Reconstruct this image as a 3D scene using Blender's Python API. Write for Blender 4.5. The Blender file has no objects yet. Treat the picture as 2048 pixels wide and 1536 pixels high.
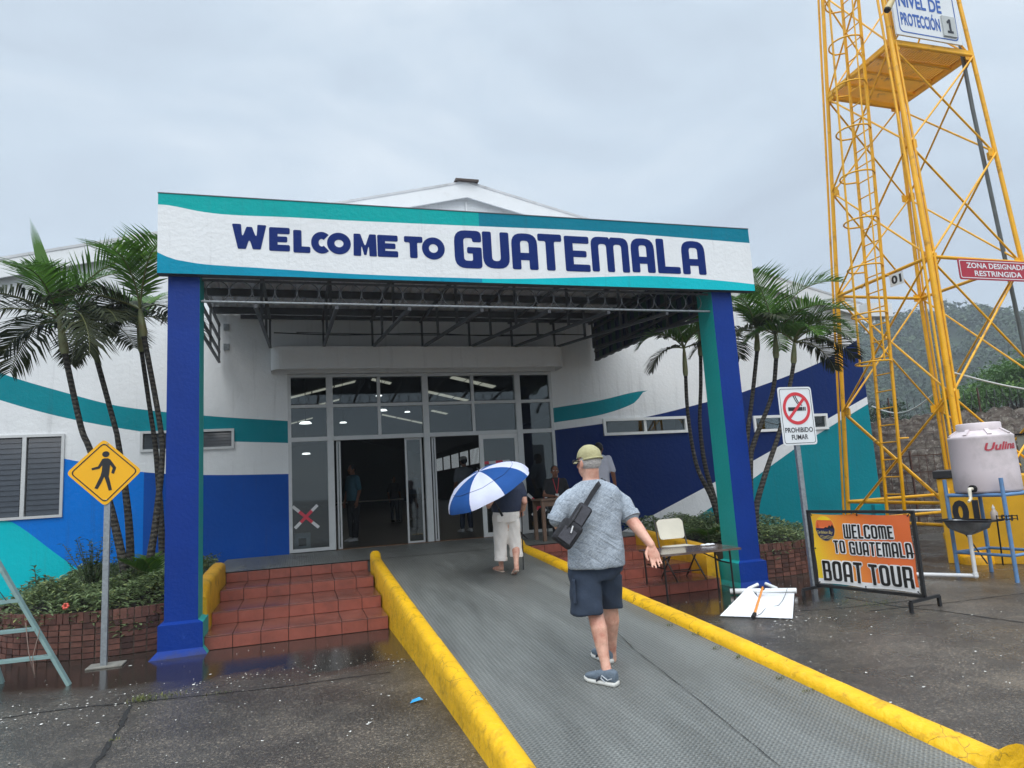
import bpy, bmesh, math, random
from mathutils import Vector as V, Matrix, Euler
from mathutils.geometry import tessellate_polygon
R = math.radians
rnd = random.Random(7)
scn = bpy.context.scene
COL = scn.collection

# ---------------------------------------------------------------- camera
CAM = V((0, -8.4654, 1.62)); F = 1373.1; YAW, PIT, ROL = .3065, .1451, -.0614
_fw = V((math.sin(YAW)*math.cos(PIT), math.cos(YAW)*math.cos(PIT), math.sin(PIT)))
_r0 = V((math.cos(YAW), -math.sin(YAW), 0)); _u0 = _r0.cross(_fw)
_rt = _r0*math.cos(ROL)+_u0*math.sin(ROL); _up = _u0*math.cos(ROL)-_r0*math.sin(ROL)
cd = bpy.data.cameras.new('camera'); cam = bpy.data.objects.new('camera', cd); COL.objects.link(cam)
cd.sensor_width = 36; cd.lens = F/2048*36; cd.clip_start = .05; cd.clip_end = 3000
cam.matrix_world = Matrix(((_rt.x, _up.x, -_fw.x, CAM.x), (_rt.y, _up.y, -_fw.y, CAM.y), (_rt.z, _up.z, -_fw.z, CAM.z), (0, 0, 0, 1)))
scn.camera = cam

# ---------------------------------------------------------------- sky, sun, exposure
SUN_EL, SUN_AZ = R(52), R(195)
w = bpy.data.worlds.new('World'); scn.world = w; w.use_nodes = True
nt = w.node_tree; nt.nodes.clear()
def N(t, tp, **k):
    n = t.nodes.new(tp)
    for a, b in k.items():
        if a == 'i':
            for s, v in b.items(): n.inputs[s].default_value = v
        else: setattr(n, a, b)
    return n
def ramp(t, stops, interp='LINEAR'):
    n = t.nodes.new('ShaderNodeValToRGB'); n.color_ramp.interpolation = interp
    e = n.color_ramp.elements
    while len(e) < len(stops): e.new(.5)
    for k, (p, c) in zip(e, stops): k.position = p; k.color = c if len(c) == 4 else (*c, 1)
    return n
sky = N(nt, 'ShaderNodeTexSky', sky_type='NISHITA', sun_disc=False, sun_elevation=SUN_EL, sun_rotation=SUN_AZ)
tc = N(nt, 'ShaderNodeTexCoord'); mp = N(nt, 'ShaderNodeMapping'); mp.inputs['Scale'].default_value = (1, 1, 2.6)
mp.inputs['Location'].default_value = (.35, .1, .2)
nz = N(nt, 'ShaderNodeTexNoise', i={'Scale': 2.1, 'Detail': 6, 'Roughness': .5, 'Distortion': .5})
nt.links.new(tc.outputs['Generated'], mp.inputs[0]); nt.links.new(mp.outputs[0], nz.inputs['Vector'])
cr = ramp(nt, [(.32, (4.2, 4.85, 5.7)), (.5, (5.1, 5.95, 6.85)), (.68, (6.5, 7.15, 7.8))])
nt.links.new(nz.outputs[0], cr.inputs[0])
sx = N(nt, 'ShaderNodeSeparateXYZ'); nt.links.new(tc.outputs['Generated'], sx.inputs[0])
mr = N(nt, 'ShaderNodeMapRange', interpolation_type='SMOOTHSTEP', i={1: .62, 2: .95, 3: 1.0, 4: 3.4})   # overcast sky: brighter towards the zenith
nt.links.new(sx.outputs['Z'], mr.inputs[0])
vm = N(nt, 'ShaderNodeVectorMath', operation='SCALE'); nt.links.new(cr.outputs[0], vm.inputs[0]); nt.links.new(mr.outputs[0], vm.inputs['Scale'])
mx = N(nt, 'ShaderNodeMix', data_type='RGBA'); mx.inputs[0].default_value = .93
nt.links.new(sky.outputs[0], mx.inputs[6]); nt.links.new(vm.outputs[0], mx.inputs[7])
bg = N(nt, 'ShaderNodeBackground', i={'Strength': .088}); out = N(nt, 'ShaderNodeOutputWorld')
nt.links.new(mx.outputs[2], bg.inputs[0]); nt.links.new(bg.outputs[0], out.inputs[0])
sl = bpy.data.lights.new('sun', 'SUN'); sl.energy = 1.5; sl.angle = R(60); sl.color = (1, .97, .93)
so = bpy.data.objects.new('sun', sl); COL.objects.link(so)
so.rotation_euler = (R(90)-SUN_EL, 0, R(180)-SUN_AZ)
scn.view_settings.view_transform = 'Standard'; scn.view_settings.look = 'None'; scn.view_settings.exposure = .56; scn.view_settings.gamma = 1

# ---------------------------------------------------------------- helpers
def ray(x, y): return _fw + _rt*((x-1024)/F) - _up*((y-768)/F)
def at(x, y, Y):                     # the point on the plane Y = const that a photograph pixel (2048 wide) looks at
    r = ray(x, y); return CAM + r*((Y-CAM.y)/r.y)
def atz(x, y, Z=0):
    r = ray(x, y); return CAM + r*((Z-CAM.z)/r.z)
def srgb(r, g, b):
    f = lambda c: (c/255/12.92 if c <= 10 else ((c/255+.055)/1.055)**2.4)
    return (f(r), f(g), f(b))
MATS = {}
def mat(name, col, rough=.6, var=.12, vs=3., bump=0., bs=40., metal=0., spec=.5, stain=None, ss=1.2, coat=0., detail=4, grime=None, streak=0., patch=None):
    """procedural paint / stone / cloth: base colour with noise variation, optional stains, bump"""
    if name in MATS: return MATS[name]
    m = bpy.data.materials.new(name); m.use_nodes = True; t = m.node_tree; b = t.nodes['Principled BSDF']
    b.inputs['Roughness'].default_value = rough; b.inputs['Metallic'].default_value = metal; b.inputs['Specular IOR Level'].default_value = spec
    b.inputs['Coat Weight'].default_value = coat
    c = N(t, 'ShaderNodeTexCoord')
    n = N(t, 'ShaderNodeTexNoise', i={'Scale': vs, 'Detail': detail, 'Roughness': .6}); t.links.new(c.outputs['Object'], n.inputs['Vector'])
    lo = tuple(x*(1-var) for x in col); hi = tuple(min(1, x*(1+var)) for x in col)
    cr = ramp(t, [(.3, lo), (.7, hi)]); t.links.new(n.outputs[0], cr.inputs[0])
    o = cr.outputs[0]
    if stain:
        n2 = N(t, 'ShaderNodeTexNoise', i={'Scale': ss, 'Detail': 7, 'Roughness': .65}); t.links.new(c.outputs['Object'], n2.inputs['Vector'])
        k = ramp(t, [(stain[1], (0, 0, 0)), (stain[2], (1, 1, 1))]); t.links.new(n2.outputs[0], k.inputs[0])
        q = N(t, 'ShaderNodeMix', data_type='RGBA'); t.links.new(k.outputs[0], q.inputs[0]); t.links.new(o, q.inputs[6]); q.inputs[7].default_value = (*stain[0], 1); o = q.outputs[2]
    if streak:                                                         # thin rain runs down the paint
        mp5 = N(t, 'ShaderNodeMapping'); mp5.inputs['Scale'].default_value = (9, 9, .45); t.links.new(c.outputs['Object'], mp5.inputs[0])
        n5 = N(t, 'ShaderNodeTexNoise', i={'Scale': 1., 'Detail': 6, 'Roughness': .65}); t.links.new(mp5.outputs[0], n5.inputs['Vector'])
        k5 = ramp(t, [(.56, (0, 0, 0)), (.78, (streak, streak, streak))]); t.links.new(n5.outputs[0], k5.inputs[0])
        q5 = N(t, 'ShaderNodeMix', data_type='RGBA'); t.links.new(k5.outputs[0], q5.inputs[0]); t.links.new(o, q5.inputs[6]); q5.inputs[7].default_value = (*(x*.55+.02 for x in col), 1); o = q5.outputs[2]
    if patch:                                                          # places where the paint has come off
        n6 = N(t, 'ShaderNodeTexNoise', i={'Scale': patch[1], 'Detail': 9, 'Roughness': .7}); t.links.new(c.outputs['Object'], n6.inputs['Vector'])
        k6 = ramp(t, [(patch[2], (0, 0, 0)), (patch[2]+.025, (1, 1, 1))]); t.links.new(n6.outputs[0], k6.inputs[0])
        q6 = N(t, 'ShaderNodeMix', data_type='RGBA'); t.links.new(k6.outputs[0], q6.inputs[0]); t.links.new(o, q6.inputs[6]); q6.inputs[7].default_value = (*patch[0], 1); o = q6.outputs[2]
    if grime:                                                          # splashed dirt just above the ground, broken up by noise
        g_ = N(t, 'ShaderNodeNewGeometry'); s_ = N(t, 'ShaderNodeSeparateXYZ'); t.links.new(g_.outputs['Position'], s_.inputs[0])
        h_ = N(t, 'ShaderNodeMapRange', i={1: grime[0], 2: grime[0]+grime[1], 3: .62, 4: -.25}); t.links.new(s_.outputs['Z'], h_.inputs[0])
        n4 = N(t, 'ShaderNodeTexNoise', i={'Scale': 7, 'Detail': 8, 'Roughness': .7}); t.links.new(c.outputs['Object'], n4.inputs['Vector'])
        a_ = N(t, 'ShaderNodeMath', operation='ADD'); t.links.new(h_.outputs[0], a_.inputs[0]); t.links.new(n4.outputs[0], a_.inputs[1])
        k4 = ramp(t, [(.55, (0, 0, 0)), (1, (.75, .75, .75))]); t.links.new(a_.outputs[0], k4.inputs[0])
        q4 = N(t, 'ShaderNodeMix', data_type='RGBA'); t.links.new(k4.outputs[0], q4.inputs[0]); t.links.new(o, q4.inputs[6]); q4.inputs[7].default_value = (.045, .04, .034, 1); o = q4.outputs[2]
    t.links.new(o, b.inputs['Base Color'])
    if bump:
        n3 = N(t, 'ShaderNodeTexNoise', i={'Scale': bs, 'Detail': 4, 'Roughness': .55}); t.links.new(c.outputs['Object'], n3.inputs['Vector'])
        bp = N(t, 'ShaderNodeBump', i={'Strength': min(1, bump), 'Distance': .02}); t.links.new(n3.outputs[0], bp.inputs['Height']); t.links.new(bp.outputs[0], b.inputs['Normal'])
    MATS[name] = m; return m
def emit(name, col, s):
    m = bpy.data.materials.new(name); m.use_nodes = True; t = m.node_tree; b = t.nodes['Principled BSDF']
    b.inputs['Base Color'].default_value = (*col, 1); b.inputs['Emission Color'].default_value = (*col, 1); b.inputs['Emission Strength'].default_value = s
    return m
class MB:
    def __init__(s): s.v = []; s.f = []; s.m = []; s.sm = []
    def add(s, vs, fs, mi=0, smooth=False):
        o = len(s.v); s.v += [tuple(p) for p in vs]
        for f in fs: s.f.append([o+i for i in f]); s.m.append(mi); s.sm.append(smooth)
        return s
    def quad(s, a, b, c, d, mi=0): return s.add([a, b, c, d], [(0, 1, 2, 3)], mi)
    def box(s, lo, hi, mi=0, M=None):
        (a, b, c), (d, e, f) = lo, hi
        p = [V(q) for q in ((a, b, c), (d, b, c), (d, e, c), (a, e, c), (a, b, f), (d, b, f), (d, e, f), (a, e, f))]
        if M: p = [M @ q for q in p]
        fs = [(0, 3, 2, 1), (4, 5, 6, 7), (0, 1, 5, 4), (1, 2, 6, 5), (2, 3, 7, 6), (3, 0, 4, 7)]   # bottom top front(-Y) right back left
        mi = mi if isinstance(mi, (list, tuple)) else [mi]*6
        for f, k in zip(fs, mi): s.add([p[i] for i in f], [(0, 1, 2, 3)], k)
        return s
    def cbox(s, lo, hi, ch=.01, mi=0, M=None):      # box with chamfered edges
        bm = bmesh.new(); bmesh.ops.create_cube(bm, size=1)
        lo, hi = V(lo), V(hi)
        for v in bm.verts: v.co = V(((lo[i]+hi[i])/2+v.co[i]*(hi[i]-lo[i])) for i in range(3))
        bmesh.ops.bevel(bm, geom=bm.edges[:], offset=ch, segments=2, affect='EDGES', profile=.6)
        s.add([(M @ v.co if M else v.co) for v in bm.verts], [[v.index for v in f.verts] for f in bm.faces], mi, False); bm.free(); return s
    def bar(s, p, q, wd, ht=None, mi=0, up=(0, 0, 1)):
        p, q = V(p), V(q); ht = ht or wd; d = (q-p); L = d.length; d.normalize(); u = V(up)
        if abs(d.dot(u)) > .98: u = V((0, 1, 0))
        x = d.cross(u).normalized(); y = x.cross(d).normalized()
        M = Matrix((( *x, 0), (*d, 0), (*y, 0), (0, 0, 0, 1))).transposed(); M.translation = p
        return s.box((-wd/2, 0, -ht/2), (wd/2, L, ht/2), mi, M)
    def tube(s, pts, r, seg=8, mi=0, caps=True, closed=False, smooth=True):
        pts = [V(p) for p in pts]; n = len(pts); rs = r if isinstance(r, (list, tuple)) else [r]*n
        vs = []; prev = None
        for i, p in enumerate(pts):
            a = pts[(i-1) % n] if closed or i else p; b = pts[(i+1) % n] if closed or i < n-1 else p
            d = (b-a).normalized()
            if prev is None:
                u = V((0, 0, 1)) if abs(d.z) < .9 else V((0, 1, 0)); x = d.cross(u).normalized()
            else: x = (prev - d*prev.dot(d)).normalized()
            prev = x; y = d.cross(x)
            vs += [p+(x*math.cos(2*math.pi*k/seg)+y*math.sin(2*math.pi*k/seg))*rs[i] for k in range(seg)]
        fs = []
        for i in range(n if closed else n-1):
            j = (i+1) % n
            for k in range(seg):
                l = (k+1) % seg; fs.append((i*seg+k, j*seg+k, j*seg+l, i*seg+l)[::-1])
        s.add(vs, fs, mi, smooth)
        if caps and not closed:
            s.add(vs[:seg], [tuple(range(seg))], mi); s.add(vs[-seg:], [tuple(range(seg))[::-1]], mi)
        return s
    def lathe(s, c, prof, seg=32, mi=0, smooth=True):
        c = V(c); vs = []
        for r, z in prof: vs += [c+V((r*math.cos(2*math.pi*k/seg), r*math.sin(2*math.pi*k/seg), z)) for k in range(seg)]
        fs = [(i*seg+k, i*seg+(k+1) % seg, (i+1)*seg+(k+1) % seg, (i+1)*seg+k) for i in range(len(prof)-1) for k in range(seg)]
        return s.add(vs, fs, mi, smooth)
    def loft(s, rings, seg=20, mi=0, smooth=True, power=1.):
        """rings: (centre, xaxis, yaxis) ellipses; closed by caps"""
        vs = []
        for c, x, y in rings:
            for k in range(seg):
                a = 2*math.pi*k/seg; cc, ss = math.cos(a), math.sin(a)
                cc = math.copysign(abs(cc)**power, cc); ss = math.copysign(abs(ss)**power, ss)
                vs.append(V(c)+V(x)*cc+V(y)*ss)
        fs = [(i*seg+k, i*seg+(k+1) % seg, (i+1)*seg+(k+1) % seg, (i+1)*seg+k) for i in range(len(rings)-1) for k in range(seg)]
        fs += [tuple(range(seg))[::-1], tuple((len(rings)-1)*seg+k for k in range(seg))]
        return s.add(vs, fs, mi, smooth)
    def ball(s, c, r, mi=0, seg=14, sc=(1, 1, 1), M=None):
        c = V(c); prof = []; vs = []; n = seg//2
        for i in range(n+1):
            t = math.pi*i/n
            for k in range(seg):
                a = 2*math.pi*k/seg
                p = V((math.sin(t)*math.cos(a)*r*sc[0], math.sin(t)*math.sin(a)*r*sc[1], -math.cos(t)*r*sc[2]))
                vs.append(c+(M @ p if M else p))
        fs = [(i*seg+k, i*seg+(k+1) % seg, (i+1)*seg+(k+1) % seg, (i+1)*seg+k) for i in range(n) for k in range(seg)]
        return s.add(vs, fs, mi, True)
    def poly(s, outer, holes, O, X, Y, th=.004, mi=0, mside=None):
        """flat shape with holes in the frame O,X,Y, given a thickness th towards X x Y"""
        O, X, Y = V(O), V(X).normalized(), V(Y).normalized(); Z = X.cross(Y)
        loops = [outer]+list(holes)
        tri = tessellate_polygon([[V((a, b, 0)) for a, b in l] for l in loops])
        flat = [p for l in loops for p in l]
        top = [O+X*a+Y*b+Z*th for a, b in flat]
        fs = []
        for t in tri:
            a, b, c = (flat[i] for i in t)
            ar = (b[0]-a[0])*(c[1]-a[1])-(b[1]-a[1])*(c[0]-a[0])
            if abs(ar) > 1e-12: fs.append(tuple(t) if ar > 0 else tuple(t)[::-1])
        s.add(top, fs, mi)
        if th:
            bot = [O+X*a+Y*b for a, b in flat]; o = 0; q = []
            for l in loops:
                n = len(l)
                for i in range(n): q.append((o+i, o+(i+1) % n, len(flat)+o+(i+1) % n, len(flat)+o+i))
                o += n
            s.add(bot+top, q, mi if mside is None else mside)
        return s
    def mesh(s, name, mats):
        me = bpy.data.meshes.new(name); me.from_pydata(s.v, [], s.f)
        for m in (mats if isinstance(mats, (list, tuple)) else [mats]): me.materials.append(m)
        me.polygons.foreach_set('material_index', s.m); me.polygons.foreach_set('use_smooth', s.sm); me.update(); return me
    def build(s, name, mats, parent=None, label=None):
        o = bpy.data.objects.new(name, s.mesh(name, mats)); COL.objects.link(o)
        if parent is not None:
            o.parent = parent
            if parent.type == 'EMPTY': o.location = -parent.location
        if label: o['label'] = label
        return o
def tag(o, label, cat, group=None, kind=None):
    o['label'] = label; o['category'] = cat
    if group: o['group'] = group
    if kind: o['kind'] = kind
    return o
def struct(o, kind='structure'): o['kind'] = kind; return o
def thing(name, label, cat, loc=(0, 0, 0), group=None):
    o = bpy.data.objects.new(name, None); COL.objects.link(o); o.location = loc; o.empty_display_size = .2
    return tag(o, label, cat, group)
def interp(c, x):
    if x <= c[0][0]: return c[0][1]
    for (a, b), (d, e) in zip(c, c[1:]):
        if x <= d: return b+(e-b)*(x-a)/(d-a)
    return c[-1][1]
def smoothcurve(c, n=6):             # Catmull-Rom through the listed points, x monotone
    r = []
    for i in range(len(c)-1):
        p0 = c[max(i-1, 0)]; p1 = c[i]; p2 = c[i+1]; p3 = c[min(i+2, len(c)-1)]
        m1 = (p2[1]-p0[1])/max(1e-6, p2[0]-p0[0]); m2 = (p3[1]-p1[1])/max(1e-6, p3[0]-p1[0]); h = p2[0]-p1[0]
        for k in range(n):
            t = k/n; r.append((p1[0]+h*t, (2*t**3-3*t*t+1)*p1[1]+(t**3-2*t*t+t)*h*m1+(-2*t**3+3*t*t)*p2[1]+(t**3-t*t)*h*m2))
    return r+[c[-1]]
def fillet(pts, rad, n=5):
    """round the corners of a polygon; rad is one radius or one per corner"""
    out = []; N_ = len(pts)
    for i in range(N_):
        a, b, c = V(pts[i-1]), V(pts[i]), V(pts[(i+1) % N_]); r = rad[i] if isinstance(rad, (list, tuple)) else rad
        u, w_ = (a-b), (c-b); lu, lw = u.length, w_.length
        if r <= 0 or lu < 1e-6 or lw < 1e-6: out.append(tuple(b)); continue
        u.normalize(); w_.normalize(); ang = u.angle(w_, math.pi)
        if ang > 3.1: out.append(tuple(b)); continue
        d = min(r/math.tan(ang/2), lu*.48, lw*.48)
        p, q = b+u*d, b+w_*d
        for k in range(n+1):
            t = k/n; out.append(tuple(p*(1-t)**2+b*2*t*(1-t)+q*t*t))
    return out
def circ(cx, cy, rx, ry=None, n=32, a0=0, a1=2*math.pi):
    ry = ry or rx; e = a1-a0; full = abs(e-2*math.pi) < 1e-6
    return [(cx+rx*math.cos(a0+e*k/(n if full else n-1)), cy+ry*math.sin(a0+e*k/(n if full else n-1))) for k in range(n)]
def glyph(ch, W, H, s, style='block'):
    """outline (outer, holes) of a hand-painted capital in a W x H box with stroke s"""
    b = s; r = s*.22; Rb = min(W, H)*.42; h = H; t = s*.82
    if style == 'geo':
        if ch == 'O': return circ(W/2, h/2, W/2, h/2, 40), [circ(W/2, h/2, W/2-s, h/2-s, 32)]
        if ch == 'C':
            a = R(48)
            return circ(W*.55, h/2, W*.55, h/2, 32, a, 2*math.pi-a)+circ(W*.55, h/2, W*.55-s, h/2-s, 26, 2*math.pi-a, a), []
        if ch == 'W':
            k = s*.95
            p = [(0, h), (k*1.1, h), (W*.29, h*.42), (W*.42, h*.9), (W*.58, h*.9), (W*.71, h*.42), (W-k*1.1, h), (W, h), (W*.83, 0), (W*.60, 0), (W*.5, h*.42), (W*.40, 0), (W*.17, 0)]
            return fillet(p, s*.15), []
        if ch == 'M':
            k = s*.95
            p = [(0, 0), (W*.02, h), (k*.95, h), (W*.5, h*.42), (W-k*.95, h), (W*.98, h), (W, 0), (W-k, 0), (W-k*1.05, h*.55), (W*.55, h*.05), (W*.45, h*.05), (k*1.05, h*.55), (k, 0)]
            return fillet(p, s*.15), []
    if ch == 'T': return fillet([(0, h), (0, h-t), (W/2-s/2, h-t), (W/2-s/2, 0), (W/2+s/2, 0), (W/2+s/2, h-t), (W, h-t), (W, h)], r), []
    if ch == 'L': return fillet([(0, 0), (W, 0), (W, t), (s, t), (s, h), (0, h)], [r, r, r, 0, r, r]), []
    if ch == 'E':
        m = h/2
        return fillet([(0, 0), (W, 0), (W, t), (s, t), (s, m-t*.45), (W*.88, m-t*.45), (W*.88, m+t*.45), (s, m+t*.45), (s, h-t), (W, h-t), (W, h), (0, h)], [r, r, r, 0, 0, r, r, 0, 0, r, r, r]), []
    if ch == 'U':
        return fillet([(0, 0), (W, 0), (W, h), (W-s, h), (W-s, t), (s, t), (s, h), (0, h)], [Rb, Rb, r, r, Rb*.35, Rb*.35, r, r]), []
    if ch == 'A':
        return fillet([(0, 0), (s, 0), (s, h*.26), (W-s, h*.26), (W-s, 0), (W, 0), (W, h), (0, h)], [r, r, 0, 0, r, r, Rb, Rb]), [fillet([(s, h*.26+t), (s, h-t), (W-s, h-t), (W-s, h*.26+t)], [0, Rb*.3, Rb*.3, 0])[::-1]]
    if ch == 'O':
        return fillet([(0, 0), (W, 0), (W, h), (0, h)], Rb), [fillet([(s, t), (s, h-t), (W-s, h-t), (W-s, t)], Rb*.4)]
    if ch == 'C':
        g = h*.17
        return fillet([(0, 0), (W, 0), (W, h/2-g), (W-s, h/2-g), (W-s, t), (s, t), (s, h-t), (W-s, h-t), (W-s, h/2+g), (W, h/2+g), (W, h), (0, h)], [Rb, Rb, r, r, Rb*.3, Rb*.3, Rb*.3, Rb*.3, r, r, Rb, Rb]), []
    if ch == 'G':
        return fillet([(0, 0), (W, 0), (W, h*.56), (W*.46, h*.56), (W*.46, h*.56-t*.85), (W-s, h*.56-t*.85), (W-s, t), (s, t), (s, h-t), (W-s, h-t), (W-s, h*.7), (W, h*.7), (W, h), (0, h)], [Rb, r*2, r, r, r, 0, r, Rb*.3, Rb*.3, Rb*.3, r, r, Rb, Rb]), []
    if ch in 'MW':
        q = s*.9; g = (W-3*q)/2
        p = [(0, 0), (q, 0), (q, h-t), (q+g, h-t), (q+g, 0), (2*q+g, 0), (2*q+g, h-t), (2*q+2*g, h-t), (2*q+2*g, 0), (W, 0), (W, h), (W/2+q*.15, h), (W/2, h-t*.3), (W/2-q*.15, h), (0, h)]
        rr = [r, r, g*.4, g*.4, r, r, g*.4, g*.4, r, r, Rb*.55, r*1.5, 0, r*1.5, Rb*.55]
        if ch == 'W': p = [(W-x, h-y) for x, y in p]
        return fillet(p, rr), []
    if ch == 'B':
        return fillet([(0, 0), (W, 0), (W, h*.53), (W*.9, h*.54), (W*.94, h*.56), (W*.94, h), (0, h)], [r, Rb*.8, Rb*.3, 0, Rb*.3, Rb*.7, r]), [fillet([(s, t), (s, h*.46), (W-s, h*.46), (W-s, t)], [0, 0, r, r]), fillet([(s, h*.46+t*.8), (s, h-t), (W-s*1.1, h-t), (W-s*1.1, h*.46+t*.8)], [0, 0, r, r])]
    if ch == 'R':
        return fillet([(0, 0), (s, 0), (s, h*.36), (W-s, h*.36), (W-s, 0), (W, 0), (W, h*.42), (W*.92, h*.47), (W*.97, h*.54), (W*.97, h), (0, h)], [r, r, 0, r, r, r, r, 0, r, Rb*.8, r]), [fillet([(s, h*.36+t*.8), (s, h-t), (W-s, h-t), (W-s, h*.36+t*.8)], [0, 0, r, r])]
def offset_poly(p, d):
    n = len(p); o = []
    ar = sum(p[i][0]*p[(i+1) % n][1]-p[(i+1) % n][0]*p[i][1] for i in range(n)); sg = 1 if ar > 0 else -1
    for i in range(n):
        a, b, c = V(p[i-1]), V(p[i]), V(p[(i+1) % n]); e1 = (b-a); e2 = (c-b)
        if e1.length < 1e-7: e1 = e2
        if e2.length < 1e-7: e2 = e1
        if e1.length < 1e-7: o.append(tuple(b)); continue
        n1 = V((e1.y, -e1.x)).normalized(); n2 = V((e2.y, -e2.x)).normalized(); q = n1+n2
        q = n1 if q.length < .3 else q.normalized()*min(1.5, 1/max(.5, q.normalized().dot(n1)))
        o.append(tuple(b+q*d*sg))
    return o
def text_into(mb, body, box, O, X, Y, bold=0., th=.003, mi=0, shear=0., z0=0.):
    """a line of lettering fitted in box (x0, y0, x1, y1) of the frame O, X, Y"""
    cu = bpy.data.curves.new('lettering', 'FONT'); cu.body = body; cu.offset = bold; cu.shear = shear; cu.resolution_u = 3
    o = bpy.data.objects.new('lettering', cu); COL.objects.link(o)
    dg = bpy.context.evaluated_depsgraph_get(); me = bpy.data.meshes.new_from_object(o.evaluated_get(dg))
    bpy.data.objects.remove(o); bpy.data.curves.remove(cu)
    xs = [v.co.x for v in me.vertices]; ys = [v.co.y for v in me.vertices]
    a, b, c, d = min(xs), min(ys), max(xs), max(ys)
    O, X, Y = V(O), V(X).normalized(), V(Y).normalized(); Z = X.cross(Y)
    f = lambda v: O+X*(box[0]+(v.x-a)/(c-a)*(box[2]-box[0]))+Y*(box[1]+(v.y-b)/(d-b)*(box[3]-box[1]))+Z*(z0+th)
    mb.add([f(v.co) for v in me.vertices], [tuple(p.vertices) for p in me.polygons], mi); bpy.data.meshes.remove(me); return mb
def remesh(mb, name, mats, parent, voxel=.012, smooth=4, label=None, attr=None):
    """one continuous surface from overlapping pieces"""
    o = mb.build(name, mats, parent, label)
    a = o.modifiers.new('r', 'REMESH'); a.mode = 'VOXEL'; a.voxel_size = voxel
    b = o.modifiers.new('s', 'SMOOTH'); b.iterations = smooth; b.factor = .5
    dg = bpy.context.evaluated_depsgraph_get(); me = bpy.data.meshes.new_from_object(o.evaluated_get(dg))
    o.modifiers.clear(); old = o.data; o.data = me; bpy.data.meshes.remove(old); me.name = name
    me.materials.clear()
    for m in (mats if isinstance(mats, (list, tuple)) else [mats]): me.materials.append(m)
    for p in me.polygons: p.use_smooth = True; p.material_index = 0
    return o
# ---------------------------------------------------------------- paints
def wallpaint(name, c, var=.05): return mat(name, c, .66, var, 1.3, spec=.16, bump=.4, bs=17, stain=(tuple(x*.82 for x in c), .56, .8), ss=.7, grime=(0, .5), streak=.5)
WHITE = wallpaint('paint_white', (.74, .76, .77), .03); TEAL = wallpaint('paint_teal', srgb(0, 128, 140)); NAVY = wallpaint('paint_navy', srgb(8, 38, 96))
MIDBLUE = wallpaint('paint_blue', srgb(8, 74, 160)); SKYBLUE = wallpaint('paint_bright_blue', srgb(0, 116, 212)); CYAN = wallpaint('paint_turquoise', srgb(0, 186, 196))
PBLUE = mat('pillar_blue', srgb(4, 48, 128), .5, .08, 2, spec=.22, bump=.25, bs=25, stain=(srgb(60, 94, 170), .66, .82), ss=2.2, grime=(-.12, .25))
PTEAL = mat('pillar_teal', srgb(18, 156, 152), .5, .06, 2, bump=.25, bs=25, grime=(-.12, .25))
FTEAL = wallpaint('fascia_teal', srgb(0, 160, 158)); FDTEAL = wallpaint('fascia_dark_teal', srgb(0, 118, 140)); FCYAN = wallpaint('fascia_turquoise', srgb(10, 180, 190)); FBLUE = wallpaint('fascia_blue_teal', srgb(0, 138, 168))
YEL = mat('kerb_yellow', srgb(228, 176, 8), .55, .14, 2.5, bump=.7, bs=14, stain=(srgb(150, 112, 26), .55, .74), ss=6, patch=(srgb(96, 88, 76), 4.2, .685))
def add_cracks(m, scale, col, wid=.012):
    t = m.node_tree; b = t.nodes['Principled BSDF']; src = b.inputs['Base Color'].links[0].from_socket; L = t.links.new
    c = N(t, 'ShaderNodeTexCoord'); n = N(t, 'ShaderNodeTexNoise', i={'Scale': 6, 'Detail': 4}); L(c.outputs['Object'], n.inputs['Vector'])
    vm_ = N(t, 'ShaderNodeMix', data_type='RGBA'); vm_.inputs[0].default_value = .12; L(c.outputs['Object'], vm_.inputs[6]); L(n.outputs[1], vm_.inputs[7])
    v = N(t, 'ShaderNodeTexVoronoi', feature='DISTANCE_TO_EDGE', i={'Scale': scale}); L(vm_.outputs[2], v.inputs['Vector'])
    r1 = ramp(t, [(0, (1, 1, 1)), (wid, (0, 0, 0))]); L(v.outputs['Distance'], r1.inputs[0])
    n2 = N(t, 'ShaderNodeTexNoise', i={'Scale': 1.7, 'Detail': 4}); L(c.outputs['Object'], n2.inputs['Vector']); r2 = ramp(t, [(.48, (0, 0, 0)), (.58, (.9, .9, .9))]); L(n2.outputs[0], r2.inputs[0])
    mu = N(t, 'ShaderNodeMix', data_type='RGBA', blend_type='MULTIPLY'); mu.inputs[0].default_value = 1; L(r1.outputs[0], mu.inputs[6]); L(r2.outputs[0], mu.inputs[7])
    q = N(t, 'ShaderNodeMix', data_type='RGBA'); L(mu.outputs[2], q.inputs[0]); L(src, q.inputs[6]); q.inputs[7].default_value = (*col, 1); L(q.outputs[2], b.inputs['Base Color'])
add_cracks(YEL, 6.5, srgb(96, 74, 30), .02)
YELD = mat('cheek_yellow', srgb(200, 150, 10), .6, .14, 3, bump=.6, bs=14, stain=(srgb(110, 85, 30), .55, .75), ss=4)
STEELD = mat('dark_steel', srgb(78, 80, 84), .55, .2, 8, metal=.1)
ALU = mat('aluminium', srgb(196, 198, 198), .42, .06, 6, metal=.25)
WFRAME = mat('white_frame', srgb(225, 227, 226), .4, .04, 5)
LETTER = mat('letter_blue', srgb(6, 36, 102), .6, .07, 4, spec=.15, bump=.2, bs=30)
ROOFW = mat('roof_white_trim', (.72, .74, .75), .5, .05, 2, stain=((.45, .45, .43), .6, .8), ss=1.5)
BLACK = mat('black_metal', srgb(28, 28, 30), .45, .2, 10)
RUBBER = mat('black_rubber', srgb(20, 20, 21), .7, .2, 10)
GALV = mat('galvanised', srgb(150, 156, 160), .42, .22, 30, metal=.55)

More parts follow.
